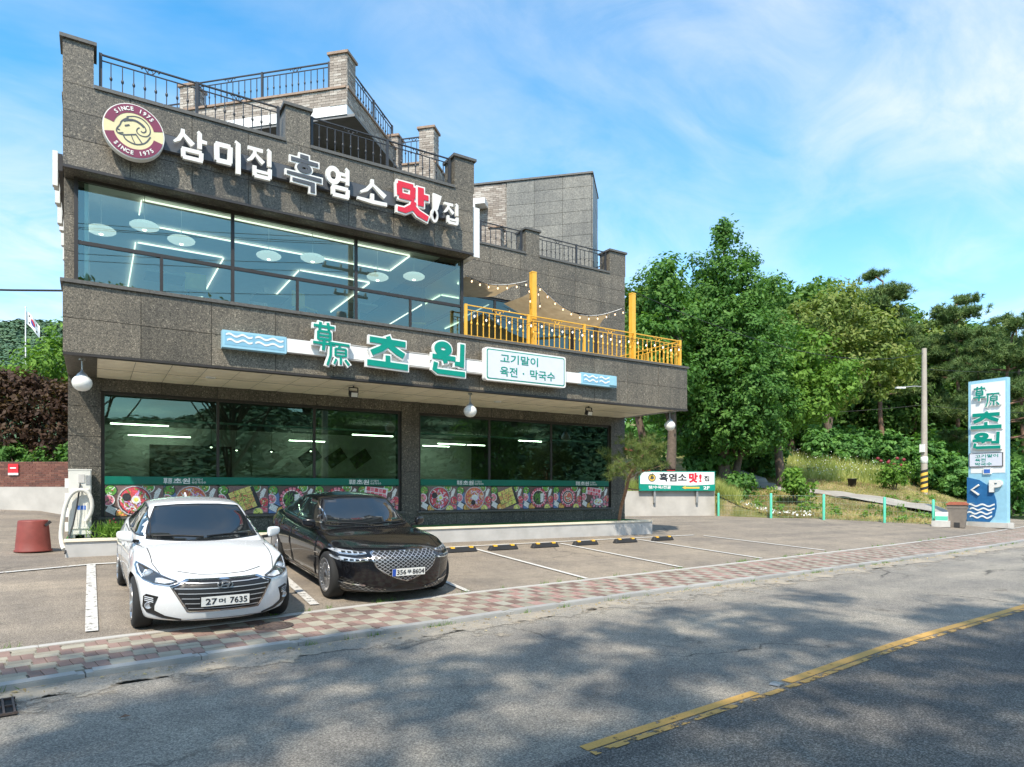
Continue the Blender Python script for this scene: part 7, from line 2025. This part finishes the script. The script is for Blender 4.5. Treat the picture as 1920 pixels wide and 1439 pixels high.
tree('ginkgo_tree', 'ginkgo with bare dark trunk standing behind the roadside signboard', 24.9, 24.2, [((0, 0, 6.2), (1.7, 1.7, 1.5)), ((-.9, .6, 7.6), (1.5, 1.5, 1.4)), ((.6, .3, 8.8), (1.5, 1.5, 1.6)), ((0, .4, 10.6), (1.1, 1.1, 1.6)), ((0, .5, 4.9), (1.9, 1.6, .9))], 'leaf_ginkgo', 3, .30, 330, 28, .5, .125, 22, shell=.35)
b = PD(1468, 860, 38); tree('ginkgo_tree', 'lower lime green ginkgo to the right of the tallest tree', b.x, b.y, [((0, 0, 4.6), (2.0, 2.0, 1.2)), ((1.5, -.9, 5.2), (1.8, 1.8, 1.5)), ((2.4, -1.5, 6.4), (1.6, 1.6, 1.5)), ((.4, 0, 6.6), (1.8, 1.8, 1.6)), ((1.2, -.7, 8.0), (1.3, 1.3, 1.4)), ((-.8, .5, 3.6), (1.8, 1.8, .9))], 'leaf_bright', 3, .30, 420, 28, .5, .125, 23, shell=.35)
b = PD(1370, 865, 36.5); tree('ginkgo_tree', 'low dark leaved ginkgo below the tallest tree with a thick trunk', b.x, b.y, [((0, 0, 3.8), (2.2, 2.2, 1.1)), ((-1.6, 1, 4.6), (1.8, 1.8, 1.1)), ((1.6, -1, 4.4), (1.8, 1.8, 1.1))], 'leaf_ginkgo', 3, .26, 240, 26, .5, .125, 24, shell=.3)
# broad trees behind the wing and further back
b = PD(1225, 850, 42); tree('broadleaf_tree', 'dark broadleaf tree directly behind the right end of the building', b.x, b.y, [((0, 0, 7), (3.0, 3.0, 3)), ((-1.2, .8, 10.5), (2.2, 2.2, 2.0)), ((1.2, -.6, 10.0), (2.3, 2.3, 2.2)), ((.1, 0, 11.6), (1.7, 1.7, 1.5)), ((-2.2, 1.5, 8), (1.8, 1.8, 2))], 'leaf_broad', 4, .32, 480, 26, .62, .15, 25, shell=.35)
b = PD(1310, 850, 48); tree('broadleaf_tree', 'broadleaf tree filling the gap left of the tallest ginkgo', b.x, b.y, [((0, 0, 7), (3.2, 3.2, 4)), ((.4, 0, 11), (2.4, 2.4, 2.4)), ((-1, .4, 9), (2.4, 2.4, 2.4))], 'leaf_broad', 4, .3, 300, 24, .7, .17, 26, shell=.4)
b = PD(1575, 835, 47); tree('chestnut_tree', 'yellowish flowering chestnut tree behind the lime green ginkgo', b.x, b.y, [((0, 0, 6.5), (3.3, 3.3, 2.6)), ((-1.8, 1.1, 9.5), (2.4, 2.4, 2.0)), ((1.6, -1.0, 9.2), (2.4, 2.4, 2.0)), ((-.3, .2, 11.2), (2.2, 2.2, 1.6)), ((2.8, -1.8, 7), (2.0, 2.0, 2.2)), ((-3.4, 2.1, 7.5), (2, 2, 2))], 'leaf_chestnut', 4, .34, 560, 26, .6, .15, 27, shell=.4)
for i, (px, d, hh, rr, lb) in enumerate(((1500, 62, 14.0, 3.4, 'dark broadleaf tree showing between the ginkgo and the chestnut'), (1660, 60, 12.2, 3.6, 'dark broadleaf tree just left of the utility pole'), (1725, 66, 13.2, 3.8, 'dark broadleaf tree directly behind the utility pole'), (1840, 64, 11.0, 3.8, 'dark broadleaf tree behind the pylon sign'), (1935, 62, 12.5, 4.0, 'dark broadleaf tree at the right edge'), (1400, 64, 13.5, 3.6, 'dark broadleaf tree hidden behind the tallest ginkgo'))):
    b = PD(px, 840, d); tree('woodland_tree', lb, b.x, b.y, [((0, 0, hh * .45), (rr, rr, hh * .26)), ((-.9, .4, hh * .72), (rr * .75, rr * .75, hh * .18)), ((.9, -.5, hh * .68), (rr * .75, rr * .75, hh * .18)), ((0, 0, hh * .86), (rr * .5, rr * .5, hh * .12))], 'leaf_broad', 5, .3, 480, 22, .85, .20, 30 + i, 'woodland trees', shell=.4)
for i, (px, d, hh) in enumerate(((1440, 70, 18.5), (1545, 72, 19.5), (1620, 70, 18.8), (1690, 74, 19.2), (1765, 72, 18.5), (1815, 76, 19.5), (1885, 72, 18.0), (1990, 66, 18.0), (1255, 66, 18.0), (1330, 70, 18.5), (1485, 58, 15.5), (1525, 62, 16.5), (1840, 68, 18.5))):
    b = PD(px, 840, d); rr = 4.6
    tree('woodland_tree', ['back row broadleaf tree right of the tallest ginkgo', 'back row broadleaf tree left of the chestnut top', 'back row broadleaf tree above the chestnut', 'back row broadleaf tree left of the pole top', 'back row broadleaf tree right of the pole top', 'back row broadleaf tree left of the pylon top', 'back row broadleaf tree above the pylon sign', 'back row broadleaf tree cut by the right edge', 'back row broadleaf tree behind the building corner', 'back row broadleaf tree left of the tallest ginkgo', 'mid row broadleaf tree at the right shoulder of the tallest ginkgo', 'mid row broadleaf tree between ginkgo and chestnut tops', 'back row broadleaf tree just left of the pylon top edge'][i], b.x, b.y, [((0, 0, hh * .40), (rr, rr, hh * .30)), ((-1.2, .6, hh * .70), (rr * .8, rr * .8, hh * .2)), ((1.2, -.7, hh * .66), (rr * .8, rr * .8, hh * .2)), ((0, 0, hh * .86), (rr * .5, rr * .5, hh * .12))], 'leaf_chestnut' if i in (2, 4) else 'leaf_broad', 5, .3, 620, 20, .95, .27, 160 + i, 'woodland trees', shell=.35)
npr = np.random.default_rng(77); ub = []
for _ in range(130):
    b = PD(npr.uniform(1170, 2050), 840, npr.uniform(50, 84)); ub.append(((b.x, b.y, tz(b.x, b.y) + npr.uniform(.6, 4.6)), (1.9, 1.9, npr.uniform(1.0, 1.9))))
tag(clump_crown('undergrowth', None, ub, 2300, 16, .8, .24, 'leaf_shrub', 78, .3), 'dense dark undergrowth filling the wood behind the bank', 'undergrowth', None, 'stuff')
# pines
def pine(label, px, d, hh, spread, seed, ypx=845, lean=0):
    b = PD(px, ypx, d); z = tz(b.x, b.y); rg = random.Random(seed)
    t = thing('pine_tree', label, 'tree', (b.x, b.y, z), 0, 'pines on the bank')
    top = Vector((RV.x * lean, RV.y * lean, hh)); tp = curve_pts((0, 0, -.3), top, .5, 10, seed)
    segs = [(tp, [.24 * (1 - .75 * i / 10) for i in range(11)])]; P = []; 
    nb = 24
    for i in range(nb):
        k = lerp(.46, 1.0, i / (nb - 1)); base = tp[min(10, int(k * 10))]; a = i * 2.4 + seed; L = spread * (1.15 - .75 * (k - .46) / .54) * rg.uniform(.7, 1.1)
        e = base + Vector((math.cos(a) * L, math.sin(a) * L, rg.uniform(.1, .9)))
        cp = curve_pts(base, e, .3, 5, seed + i * 3); segs.append((cp, [.085 * (1 - .8 * j / 5) for j in range(6)])); P += [(cp[5], .95), (cp[4], .75), (cp[3].lerp(cp[2], .3), .5)]
        for j in range(2):
            s2 = cp[4] + Vector((rg.uniform(-.9, .9), rg.uniform(-.9, .9), rg.uniform(.0, .6))); segs.append(([cp[3], s2], [.035, .015])); P.append((s2, .8))
    limb_mesh(segs, 'bark_pine', 'trunk', t, 7)
    npr = np.random.default_rng(seed); C = np.array([list(p) for p, r in P]); Rr = np.array([r for p, r in P]); m_ = 15
    # tufts around each branch end, then needles around each tuft
    tc_ = np.repeat(C, m_, 0) + npr.normal(size=(len(C) * m_, 3)) * np.repeat(Rr, m_)[:, None] * np.array([.48, .48, .17])
    per = 26; base = np.repeat(tc_, per, 0); D = npr.normal(size=(len(base), 3)) + np.array([0, 0, .5])
    tone = np.repeat(npr.random(len(tc_)), per) * .6 + npr.random(len(base)) * .35
    needle_object('crown', base + npr.normal(size=base.shape) * .05, D, .32 + .14 * npr.random(len(base)), .028, tone, 'leaf_pine', t)
pine('tall pine with open layered crown left of the utility pole', 1655, 56, 15.8, 3.4, 3)
pine('pine with bare reddish branches above the pylon sign', 1868, 48, 12.6, 4.2, 5, lean=1.2)
pine('tall pine with flat crown right of the utility pole', 1790, 58, 16.2, 3.4, 7)
pine('pine leaning in from the right edge of the picture', 1925, 56, 15.6, 3.8, 9, lean=-1)
pine('slim pine directly behind the utility pole', 1715, 62, 12.6, 2.6, 11)
# shrubs on the bank
def shrub(name, label, px, py, d, rx, rz, mat, seed, n=120, per=24, size=.11, group='shrubs on the bank', at=None):
    b = PD(px, py, d) if at is None else Vector((*at, 0)); z = tz(b.x, b.y) if at is None or len(at) == 2 else at[2]
    t = thing(name, label, 'shrub', (b.x, b.y, z), 0, group); rg = random.Random(seed)
    blobs = [((rg.uniform(-.5, .5) * rx, rg.uniform(-.5, .5) * rx, rz * rg.uniform(.35, .75)), (rx * rg.uniform(.45, .7), rx * rg.uniform(.45, .7), rz * rg.uniform(.3, .45))) for _ in range(5)]
    limb_mesh([(curve_pts((0, 0, -.1), bb[0], .1, 4, seed + i), [.04, .035, .03, .02, .01]) for i, bb in enumerate(blobs)], 'bark', 'stems', t, 5)
    clump_crown('foliage', t, blobs, n, per, .32, size, mat, seed, .4)
SH = [(1600, 850, 47, 2.2, 2.9, 'rounded dark green shrub at the left end of the bank hedge'), (1655, 850, 47, 2.4, 3.1, 'second rounded shrub from the left in the bank hedge'), (1712, 850, 48, 2.3, 2.9, 'rounded shrub just left of the utility pole base'), (1775, 850, 48, 2.2, 2.8, 'rounded shrub just right of the utility pole base'), (1830, 850, 47, 2.0, 3.0, 'rounded shrub behind the pylon sign'), (1900, 855, 45, 2.4, 3.2, 'rounded shrub at the right edge beyond the pylon'), (1545, 855, 47, 1.9, 2.3, 'low dark shrub under the lime green ginkgo'), (1420, 860, 42, 1.8, 2.2, 'dark understorey shrub beneath the tallest ginkgo'), (1330, 865, 38, 1.8, 2.0, 'understorey shrub behind the right end of the signboard')]
for i, (px, py, d, rx, rz, lb) in enumerate(SH): shrub('bank_shrub', lb, px, py, d, rx, rz, 'leaf_shrub', 60 + i, 190, 26, .15)
shrub('young_tree', 'young leafy tree sprouting in front of the lower ginkgo trunk', 1490, 905, 33, .9, 1.7, 'leaf_bright', 80, 70, 18, .10, 'young plants on the bank')
shrub('young_tree', 'young leafy bush left of the two flower pots', 1395, 900, 33, .9, 1.4, 'leaf_ginkgo', 81, 70, 18, .10, 'young plants on the bank')
shrub('flower_bush', 'green bush with red flower heads beside the farm track', 1678, 905, 39, 1.1, 1.6, 'leaf_bright', 82, 70, 18, .10, 'young plants on the bank')
M('petal_red', (.20, .02, .03), .6); M('petal_white', (.75, .75, .70), .6); M('petal_yellow', (.75, .50, .04), .6)
fb = [o for o in bpy.data.objects if o.name.startswith('flower_bush')][0]
rg_ = random.Random(2)
for k in range(9): MB().lathe([(.001, .12), (.10, .06), (.12, 0), (.001, -.1)], 7, (rg_.uniform(-.9, .9), rg_.uniform(-.9, .9), 1.5 + rg_.uniform(-.1, .5))).build('flower_head', 'petal_red', fb)

# grass, weeds and wild flowers on the bank: one mass
def scatter_grass(name, label, n, pick, hmin, hmax, mat, seed, w=.012):
    npr = np.random.default_rng(seed); P = np.array([pick(npr) for _ in range(n)])
    D = np.concatenate([npr.normal(size=(n, 2)) * (.75 if hmax < .5 else .32), np.ones((n, 1))], 1)
    patch_ = .5 + .5 * np.sin(P[:, 0] * 1.3 + 2 * np.sin(P[:, 1] * .8))
    o = needle_object(name, P, D, hmin + (hmax - hmin) * npr.random(n), w * (.6 + .8 * npr.random(n)), patch_ * .55 + npr.random(n) * .45, mat)
    return tag(o, label, 'grass', None, 'stuff')
def bank_pick(v0, v1, w0, w1):
    """random spot on the bank: v metres behind the fence line, between fence points"""
    def f(npr):
        while True:
            t = npr.uniform(w0, w1); i = min(int(t), len(BND) - 2); a, b2 = BND[i][0], BND[i + 1][0]; q = t - i
            v_ = v0 + (v1 - v0) * npr.random() ** 1.3
            x, y = lerp(a[0], b2[0], q) + BD[0] * v_, lerp(a[1], b2[1], q) + BD[1] * v_
            k = min((math.hypot(x - p[0], y - p[1]) for p in _path), default=9)
            if k > 1.75: return (x, y, tz(x, y) - .02)
    return f
_path = [path_pt(i / 40)[:2] for i in range(41)]
scatter_grass('bank_grass', 'short green grass covering the bank behind the wire fence', 24000, bank_pick(.1, 13, 3.0, 10.3), .05, .17, 'leaf_grass', 1, .014)
scatter_grass('dry_grass', 'dry straw coloured grass mixed into the bank', 20000, bank_pick(.1, 13, 3.0, 10.0), .08, .28, 'leaf_dry', 2, .014)
scatter_grass('tall_weeds', 'tall pale weeds in front of the hedge and trees', 16000, bank_pick(13, 21, 2.6, 11), .4, 1.05, 'leaf_grass', 3, .02)
scatter_grass('wall_weeds', 'rank weeds growing above and beside the concrete wall', 9000, bank_pick(.1, 6, 2.0, 4.0), .3, .9, 'leaf_grass', 4, .018)
npr = np.random.default_rng(5); pk = bank_pick(12.5, 20, 2.6, 11); Pf = np.array([pk(npr) for _ in range(1500)]); Pf[:, 2] += .35 + .7 * npr.random(1500)
fo_ = leaf_object('wild_flowers', Pf, npr.normal(size=(1500, 3)) + np.array([0, 0, 1.2]), .018 + .022 * npr.random(1500), npr.random(1500), 'leaf_grass', None, 1.0); fo_.data.materials.clear(); fo_.data.materials.append(MATS['petal_white'])
tag(fo_, 'sprinkle of small white wild flowers above the weeds', 'flowers', None, 'stuff')
pk = bank_pick(.2, 1.2, 3.0, 6.0); Pf = np.array([pk(npr) for _ in range(160)]); Pf[:, 2] += .12
fo_ = leaf_object('fence_flowers', Pf, npr.normal(size=(160, 3)) + np.array([0, 0, 1.2]), .04 + .03 * npr.random(160), npr.random(160), 'leaf_grass', None, 1.0); fo_.data.materials.clear(); fo_.data.materials.append(MATS['petal_white'])
tag(fo_, 'small white flowers at the foot of the wire fence', 'flowers', None, 'stuff')
# broad-leaved ground cover clumps
clm = [bank_pick(.3, 8, 3.0, 9.5)(npr) for _ in range(90)]
gc = clump_crown('ground_cover', None, [((x, y, z + .12), (.32, .32, .16)) for x, y, z in clm], 250, 14, .22, .065, 'leaf_bright', 6, .2)
tag(gc, 'low leafy weeds spread over the bank', 'weeds', None, 'stuff')

# weeds in the pavement joints and dead leaves along the kerb
npr = np.random.default_rng(71); n = 1500; cx_ = npr.choice(npr.uniform(-2, 26, 46), n) + npr.normal(size=n) * .06; side = npr.random(n) < .5
P0 = np.array([(x, (yw(x) + .06) if s_ else (yk(x) - .01), (gz(x, yw(x) + .06) if s_ else ROADZ)) for x, s_ in zip(cx_, side)]); P0[:, 1] += npr.normal(size=n) * .012
tag(needle_object('pavement_weeds', P0, npr.normal(size=(n, 3)) * .5 + np.array([0, 0, 1]), .03 + .07 * npr.random(n), .004, npr.random(n), 'leaf_bright'), 'tiny green weeds in the joints along the pavement edges', 'weeds', None, 'stuff')
n = 900; cx_ = npr.uniform(-2.5, 22, n); off = np.abs(npr.normal(size=n)) * .16
P0 = np.array([(x, yk(x) - .02 - o_, ROADZ + .014) for x, o_ in zip(cx_, off)])
tag(leaf_object('gutter_litter', P0, npr.normal(size=(n, 3)) * .25 + np.array([0, 0, 1]), .008 + .022 * npr.random(n) ** 2, npr.random(n), 'leaf_dry', None, .6, 3), 'scatter of dead leaves and grit along the foot of the kerb', 'litter', None, 'stuff')
# little leaning pine at the building corner
sp_ = thing('leaning_pine', 'small crooked pine growing from the plinth at the right corner of the restaurant', 'tree', (13.35, 15.05, .67))
def S3(px, py, dy=0): # trunk leans out over the plinth edge towards the light
    w = (968 - py) * .0155; k = min(1, max(0, w / 1.6)); ln = -1.15 * k * k * (3 - 2 * k); u = (px - 1160) * .0150; return Vector((u + ln * .72, dy + ln, w))
tr = [S3(1160, 970), S3(1164, 940), S3(1170, 910), S3(1176, 888, .05), S3(1188, 868, .1), S3(1204, 852, .15), S3(1222, 838, .1)]
segs = [(tr, [.055, .05, .047, .045, .04, .032, .02])]
tips = [(1130, 868, -.3), (1145, 842, .4), (1165, 826, -.2), (1185, 815, .3), (1205, 822, -.35), (1225, 812, .2), (1245, 826, -.1), (1252, 846, .3), (1235, 862, -.4), (1212, 872, .35), (1160, 858, -.5), (1200, 845, .5), (1180, 850, -.4), (1228, 842, .1), (1140, 880, .1)]
PT = []
for i, (px, py, dy) in enumerate(tips):
    e = S3(px, py, dy); b = tr[3 + i % 4]; cp = curve_pts(b, e, .12, 4, i); segs.append((cp, [.022, .018, .014, .010, .006])); PT += [cp[4], cp[3], cp[3].lerp(cp[4], .5)]
segs.append(([S3(1172, 905), S3(1190, 908, -.1), S3(1200, 906, -.15)], [.02, .015, .008])); segs.append(([S3(1172, 912), S3(1158, 908, -.1)], [.018, .008]))
limb_mesh(segs, 'bark_pine', 'trunk', sp_, 7)
npr = np.random.default_rng(12); C = np.array([list(p) for p in PT]); tcn = np.repeat(C, 7, 0) + npr.normal(size=(len(C) * 7, 3)) * np.array([.15, .15, .10])
base = np.repeat(tcn, 34, 0); D = npr.normal(size=(len(base), 3)) + np.array([0, 0, .75])
needle_object('crown', base, D, .13 + .08 * npr.random(len(base)), .0045, np.repeat(npr.random(len(tcn)), 34) * .55 + npr.random(len(base)) * .4, 'leaf_pine_small', sp_)
# weeds beside the white car, at the plinth
wd_ = thing('plinth_weed', 'tuft of green weeds with pink flowers on the plinth left of the white car', 'weed', (.35, 15.0, .66))
npr = np.random.default_rng(14); n = 700; P0 = npr.normal(size=(n, 3)) * np.array([.16, .10, .0]); P0[:, 2] = npr.random(n) * .22
needle_object('leaves', P0, npr.normal(size=(n, 3)) * .6 + np.array([0, 0, 1]), .10 + .12 * npr.random(n), .010, npr.random(n), 'leaf_bright', wd_)
for k in range(4): MB().lathe([(.001, .02), (.02, .0), (.001, -.02)], 6, (random.uniform(-.1, .15), random.uniform(-.1, .1), random.uniform(.3, .42))).build('flower', 'petal_red', wd_)

# left of the building
def left_bush(name, label, blobs, mat, seed, n, per, rc, size, base, cat='shrub'):
    t = thing(name, label, cat, base, 0, 'plants left of the building'); rg = random.Random(seed)
    B = [((c[0] - base[0], c[1] - base[1], c[2] - base[2]), r) for c, r in blobs]
    limb_mesh([(curve_pts((0, 0, 0), b[0], .2, 4, seed + i), [.07, .05, .04, .03, .015]) for i, b in enumerate(B)], 'bark', 'trunk', t, 6)
    clump_crown('foliage', t, B, n, per, rc, size, mat, seed, .4)
left_bush('red_maple', 'dark purple red maple hedge above the brick garden wall', [((-1.2, 29.0, 3.6), (1.1, 1.0, 1.0)), ((-2.6, 29.8, 3.7), (1.2, 1.0, 1.1)), ((-1.6, 29.3, 4.8), (1.2, 1.0, .9)), ((-3.0, 30.2, 4.9), (1.1, 1.0, .9)), ((-.6, 28.6, 4.7), (1.0, .9, .9)), ((-2.2, 29.7, 5.5), (1.0, .9, .5)), ((-4.2, 30.8, 4.3), (1.3, 1, 1.4))], 'leaf_maple', 90, 520, 26, .30, .085, (-1.9, 29.6, 1.2))
left_bush('hedge_bush', 'green bush just above the brick garden wall below the maple', [((-1.2, 28.4, 2.8), (.8, .6, .45)), ((-2.5, 29.2, 2.8), (.9, .6, .45)), ((-.5, 28.0, 2.9), (.6, .5, .5)), ((-3.6, 29.9, 2.8), (.9, .6, .45))], 'leaf_ginkgo', 91, 160, 22, .22, .075, (-1.9, 28.9, 1.2))
left_bush('garden_tree', 'leafy light green tree rising behind the maple at the left', [((-1.2, 36, 7.2), (1.6, 1.4, 1.2)), ((-2.2, 37, 6.6), (1.6, 1.4, 1.0)), ((-.7, 35.5, 8.4), (1.1, 1.1, .9)), ((-3.6, 38, 6.4), (1.6, 1.4, .8)), ((0, 35.2, 7.2), (1.2, 1.2, 1.2))], 'leaf_bright', 92, 330, 24, .35, .10, (-1.5, 36.4, 1.8), 'tree')
M('hill_soil', (.05, .08, .035), .95, var=.4, scale=.05)
# wooded hill far to the left and behind
def hill(name, f, x0, x1, y0, y1, nx, ny, mat):
    vs = [(lerp(x0, x1, i / nx), lerp(y0, y1, j / ny), f(lerp(x0, x1, i / nx), lerp(y0, y1, j / ny))) for j in range(ny + 1) for i in range(nx + 1)]
    return struct(name, MB().add(vs, [(j * (nx + 1) + i, j * (nx + 1) + i + 1, (j + 1) * (nx + 1) + i + 1, (j + 1) * (nx + 1) + i) for j in range(ny) for i in range(nx)], 0, True), mat)
hf = lambda x, y: -1 + 66 * sstep(150, 330, y) * (.80 + .20 * math.sin(x * .016 + 1.2)) + 4 * math.sin(x * .07) * math.sin(y * .05) * sstep(160, 250, y)
hill('hill', hf, -260, 260, 140, 420, 60, 40, 'hill_soil')
npr = np.random.default_rng(44); n = 3600; hx = npr.uniform(-130, 70, n); hy = npr.uniform(150, 345, n); hzv = np.array([hf(a, b2) for a, b2 in zip(hx, hy)])
per = 34; base = np.repeat(np.stack([hx, hy, hzv + 3.2], 1), per, 0); o = npr.normal(size=(n * per, 3)); o /= np.linalg.norm(o, axis=1, keepdims=True); o[:, 2] = np.abs(o[:, 2]) * 1.1 - .25
fr_ = leaf_object('forest', base + o * (2.2 + 1.2 * np.repeat(npr.random(n), per))[:, None], o + np.array([0, 0, .4]), .55 + .5 * npr.random(n * per), np.repeat(npr.random(n), per) * .6 + npr.random(n * per) * .35, 'leaf_far', None, .8)
tag(fr_, 'distant wooded hillside above the roofs at the left', 'forest', None, 'stuff')
# ------------------------------------------------------------------ the camera's side of the road: shade trees, hill and pole seen in the glass
vz = ROADZ - .02
SHADE_TOP = [(-4, 8.6), (-1, 9.0), (2.2, 8.8), (3.4, 7.2), (5.5, 7.1), (7.4, 7.4), (9.4, 6.5), (11, 5.6), (13.5, 4.2)]
TRUNKS = [(-7.0, -5.4, 'roadside shade tree at the left on the near side of the road'), (-.6, -5.4, 'roadside shade tree spreading over the middle of the road'), (6.0, -5.0, 'roadside shade tree at the right on the near side of the road')]
crowns = [[] for _ in TRUNKS]; rgs = random.Random(31)
sx = -4.5
while sx < 14:
    sy = -1.5
    while sy < interp(sx, SHADE_TOP) - .4:
        if rgs.random() < (.95 if sx > 1.2 else .72):
            zc = rgs.uniform(7.2, 8.8); px_, py_ = sx + rgs.uniform(-.5, .5), sy + rgs.uniform(-.45, .45)
            cx_, cy_ = px_ - .53 * (zc + .15), py_ - .59 * (zc + .15)
            k = min(range(3), key=lambda q: math.hypot(cx_ - TRUNKS[q][0], cy_ - TRUNKS[q][1] - 4))
            crowns[k].append(((cx_ - TRUNKS[k][0], cy_ - TRUNKS[k][1], zc), (rgs.uniform(.7, 1.05), rgs.uniform(.6, .9), .5)))
        sy += 1.25
    sx += 1.4
for (x, y, lb), B in zip(TRUNKS, crowns):
    B.append(((.2, 1.0, 8.8), (1.4, 1.2, .7)))
    tree('shade_tree', lb, x, y, B, 'leaf_broad', 3, .20, 16 * len(B), 22, .42, .115, 120 + int(x), 'shade trees on the near side of the road', z=vz, limbs=len(B), shell=.1)
for i, (x, y, h_) in enumerate(((-14, -12, 8), (-22, -9, 9), (16, -14, 8), (26, -12, 9))):
    tree('roadside_tree', ['bushy tree on the near verge furthest left', 'bushy tree on the near verge at far left', 'bushy tree on the near verge at right', 'bushy tree on the near verge at far right'][i], x, y, [((0, 0, h_ * .5), (2.6, 2.6, h_ * .28)), ((.8, .5, h_ * .75), (1.9, 1.9, h_ * .2)), ((-1, -.4, h_ * .7), (1.8, 1.8, h_ * .2))], 'leaf_broad', 3, .25, 220, 22, .7, .17, 140 + i, 'trees on the near verge', z=vz)
hb = lambda x, y: -1 + sstep(60, 150, -y) * (9 + 26 * sstep(-20, 110, x) + 10 * sstep(-40, -160, x) + 3 * math.sin(x * .09) + 2 * math.sin(x * .21 + 1))
hill('near_hill', hb, -240, 300, -230, -55, 70, 30, 'hill_soil')
npr = np.random.default_rng(45); n = 5200; hx = npr.uniform(-120, 200, n); hy = npr.uniform(-170, -62, n); hzv = np.array([hb(a, b2) for a, b2 in zip(hx, hy)])
per = 26; base = np.repeat(np.stack([hx, hy, hzv + 2.4], 1), per, 0); o = npr.normal(size=(n * per, 3)); o /= np.linalg.norm(o, axis=1, keepdims=True); o[:, 2] = np.abs(o[:, 2]) * 1.1 - .2
f2 = leaf_object('near_forest', base + o * (2.0 + 1.2 * np.repeat(npr.random(n), per))[:, None], o + np.array([0, 0, .4]), .5 + .5 * npr.random(n * per), np.repeat(npr.random(n), per) * .6 + npr.random(n * per) * .35, 'leaf_far', None, .8)
tag(f2, 'wooded hillside across the road mirrored in the ground floor glass', 'forest', None, 'stuff')
pl2 = thing('power_pole', 'tall power pole across the road mirrored in the upstairs glass', 'utility pole', (11.4, -6.2, vz))
MB().tube([(0, 0, -.2), (0, 0, 15.4)], [.21, .13], 14).build('shaft', 'pole_concrete', pl2)
for z_, l_ in ((14.6, 1.1), (13.2, 1.5), (11.9, .9)):
    MB().box(-l_, l_, -.05, .05, z_, z_ + .11).build('crossarm', 'steel_grey', pl2)
    for sx in (-.9, -.35, .35, .9): MB().lathe([(.03, 0), (.07, .05), (.04, .1), (.07, .15), (.03, .2)], 8, (sx * l_, 0, z_ + .11)).build('insulator', 'sign_ivory', pl2)
MB().lathe([(.001, 10.2), (.24, 10.2), (.26, 10.25), (.26, 10.95), (.22, 11.0), (.001, 11.0)], 14, (-.5, 0, 0)).build('transformer', 'steel_grey', pl2)
for k, (dx, z_) in enumerate(((-1.0, 14.8), (.4, 14.8), (1.0, 14.8), (-1.3, 13.4), (1.3, 13.4), (.8, 12.1))):
    nm = ['top left', 'top middle', 'top right', 'middle left', 'middle right', 'lowest'][k]
    cable(nm + ' power line running left from the pole across the road', (11.4 + dx, -6.2, vz + z_), (-34 + dx, -13, 13.5 + (z_ - 14.8)), 1.1, .014)
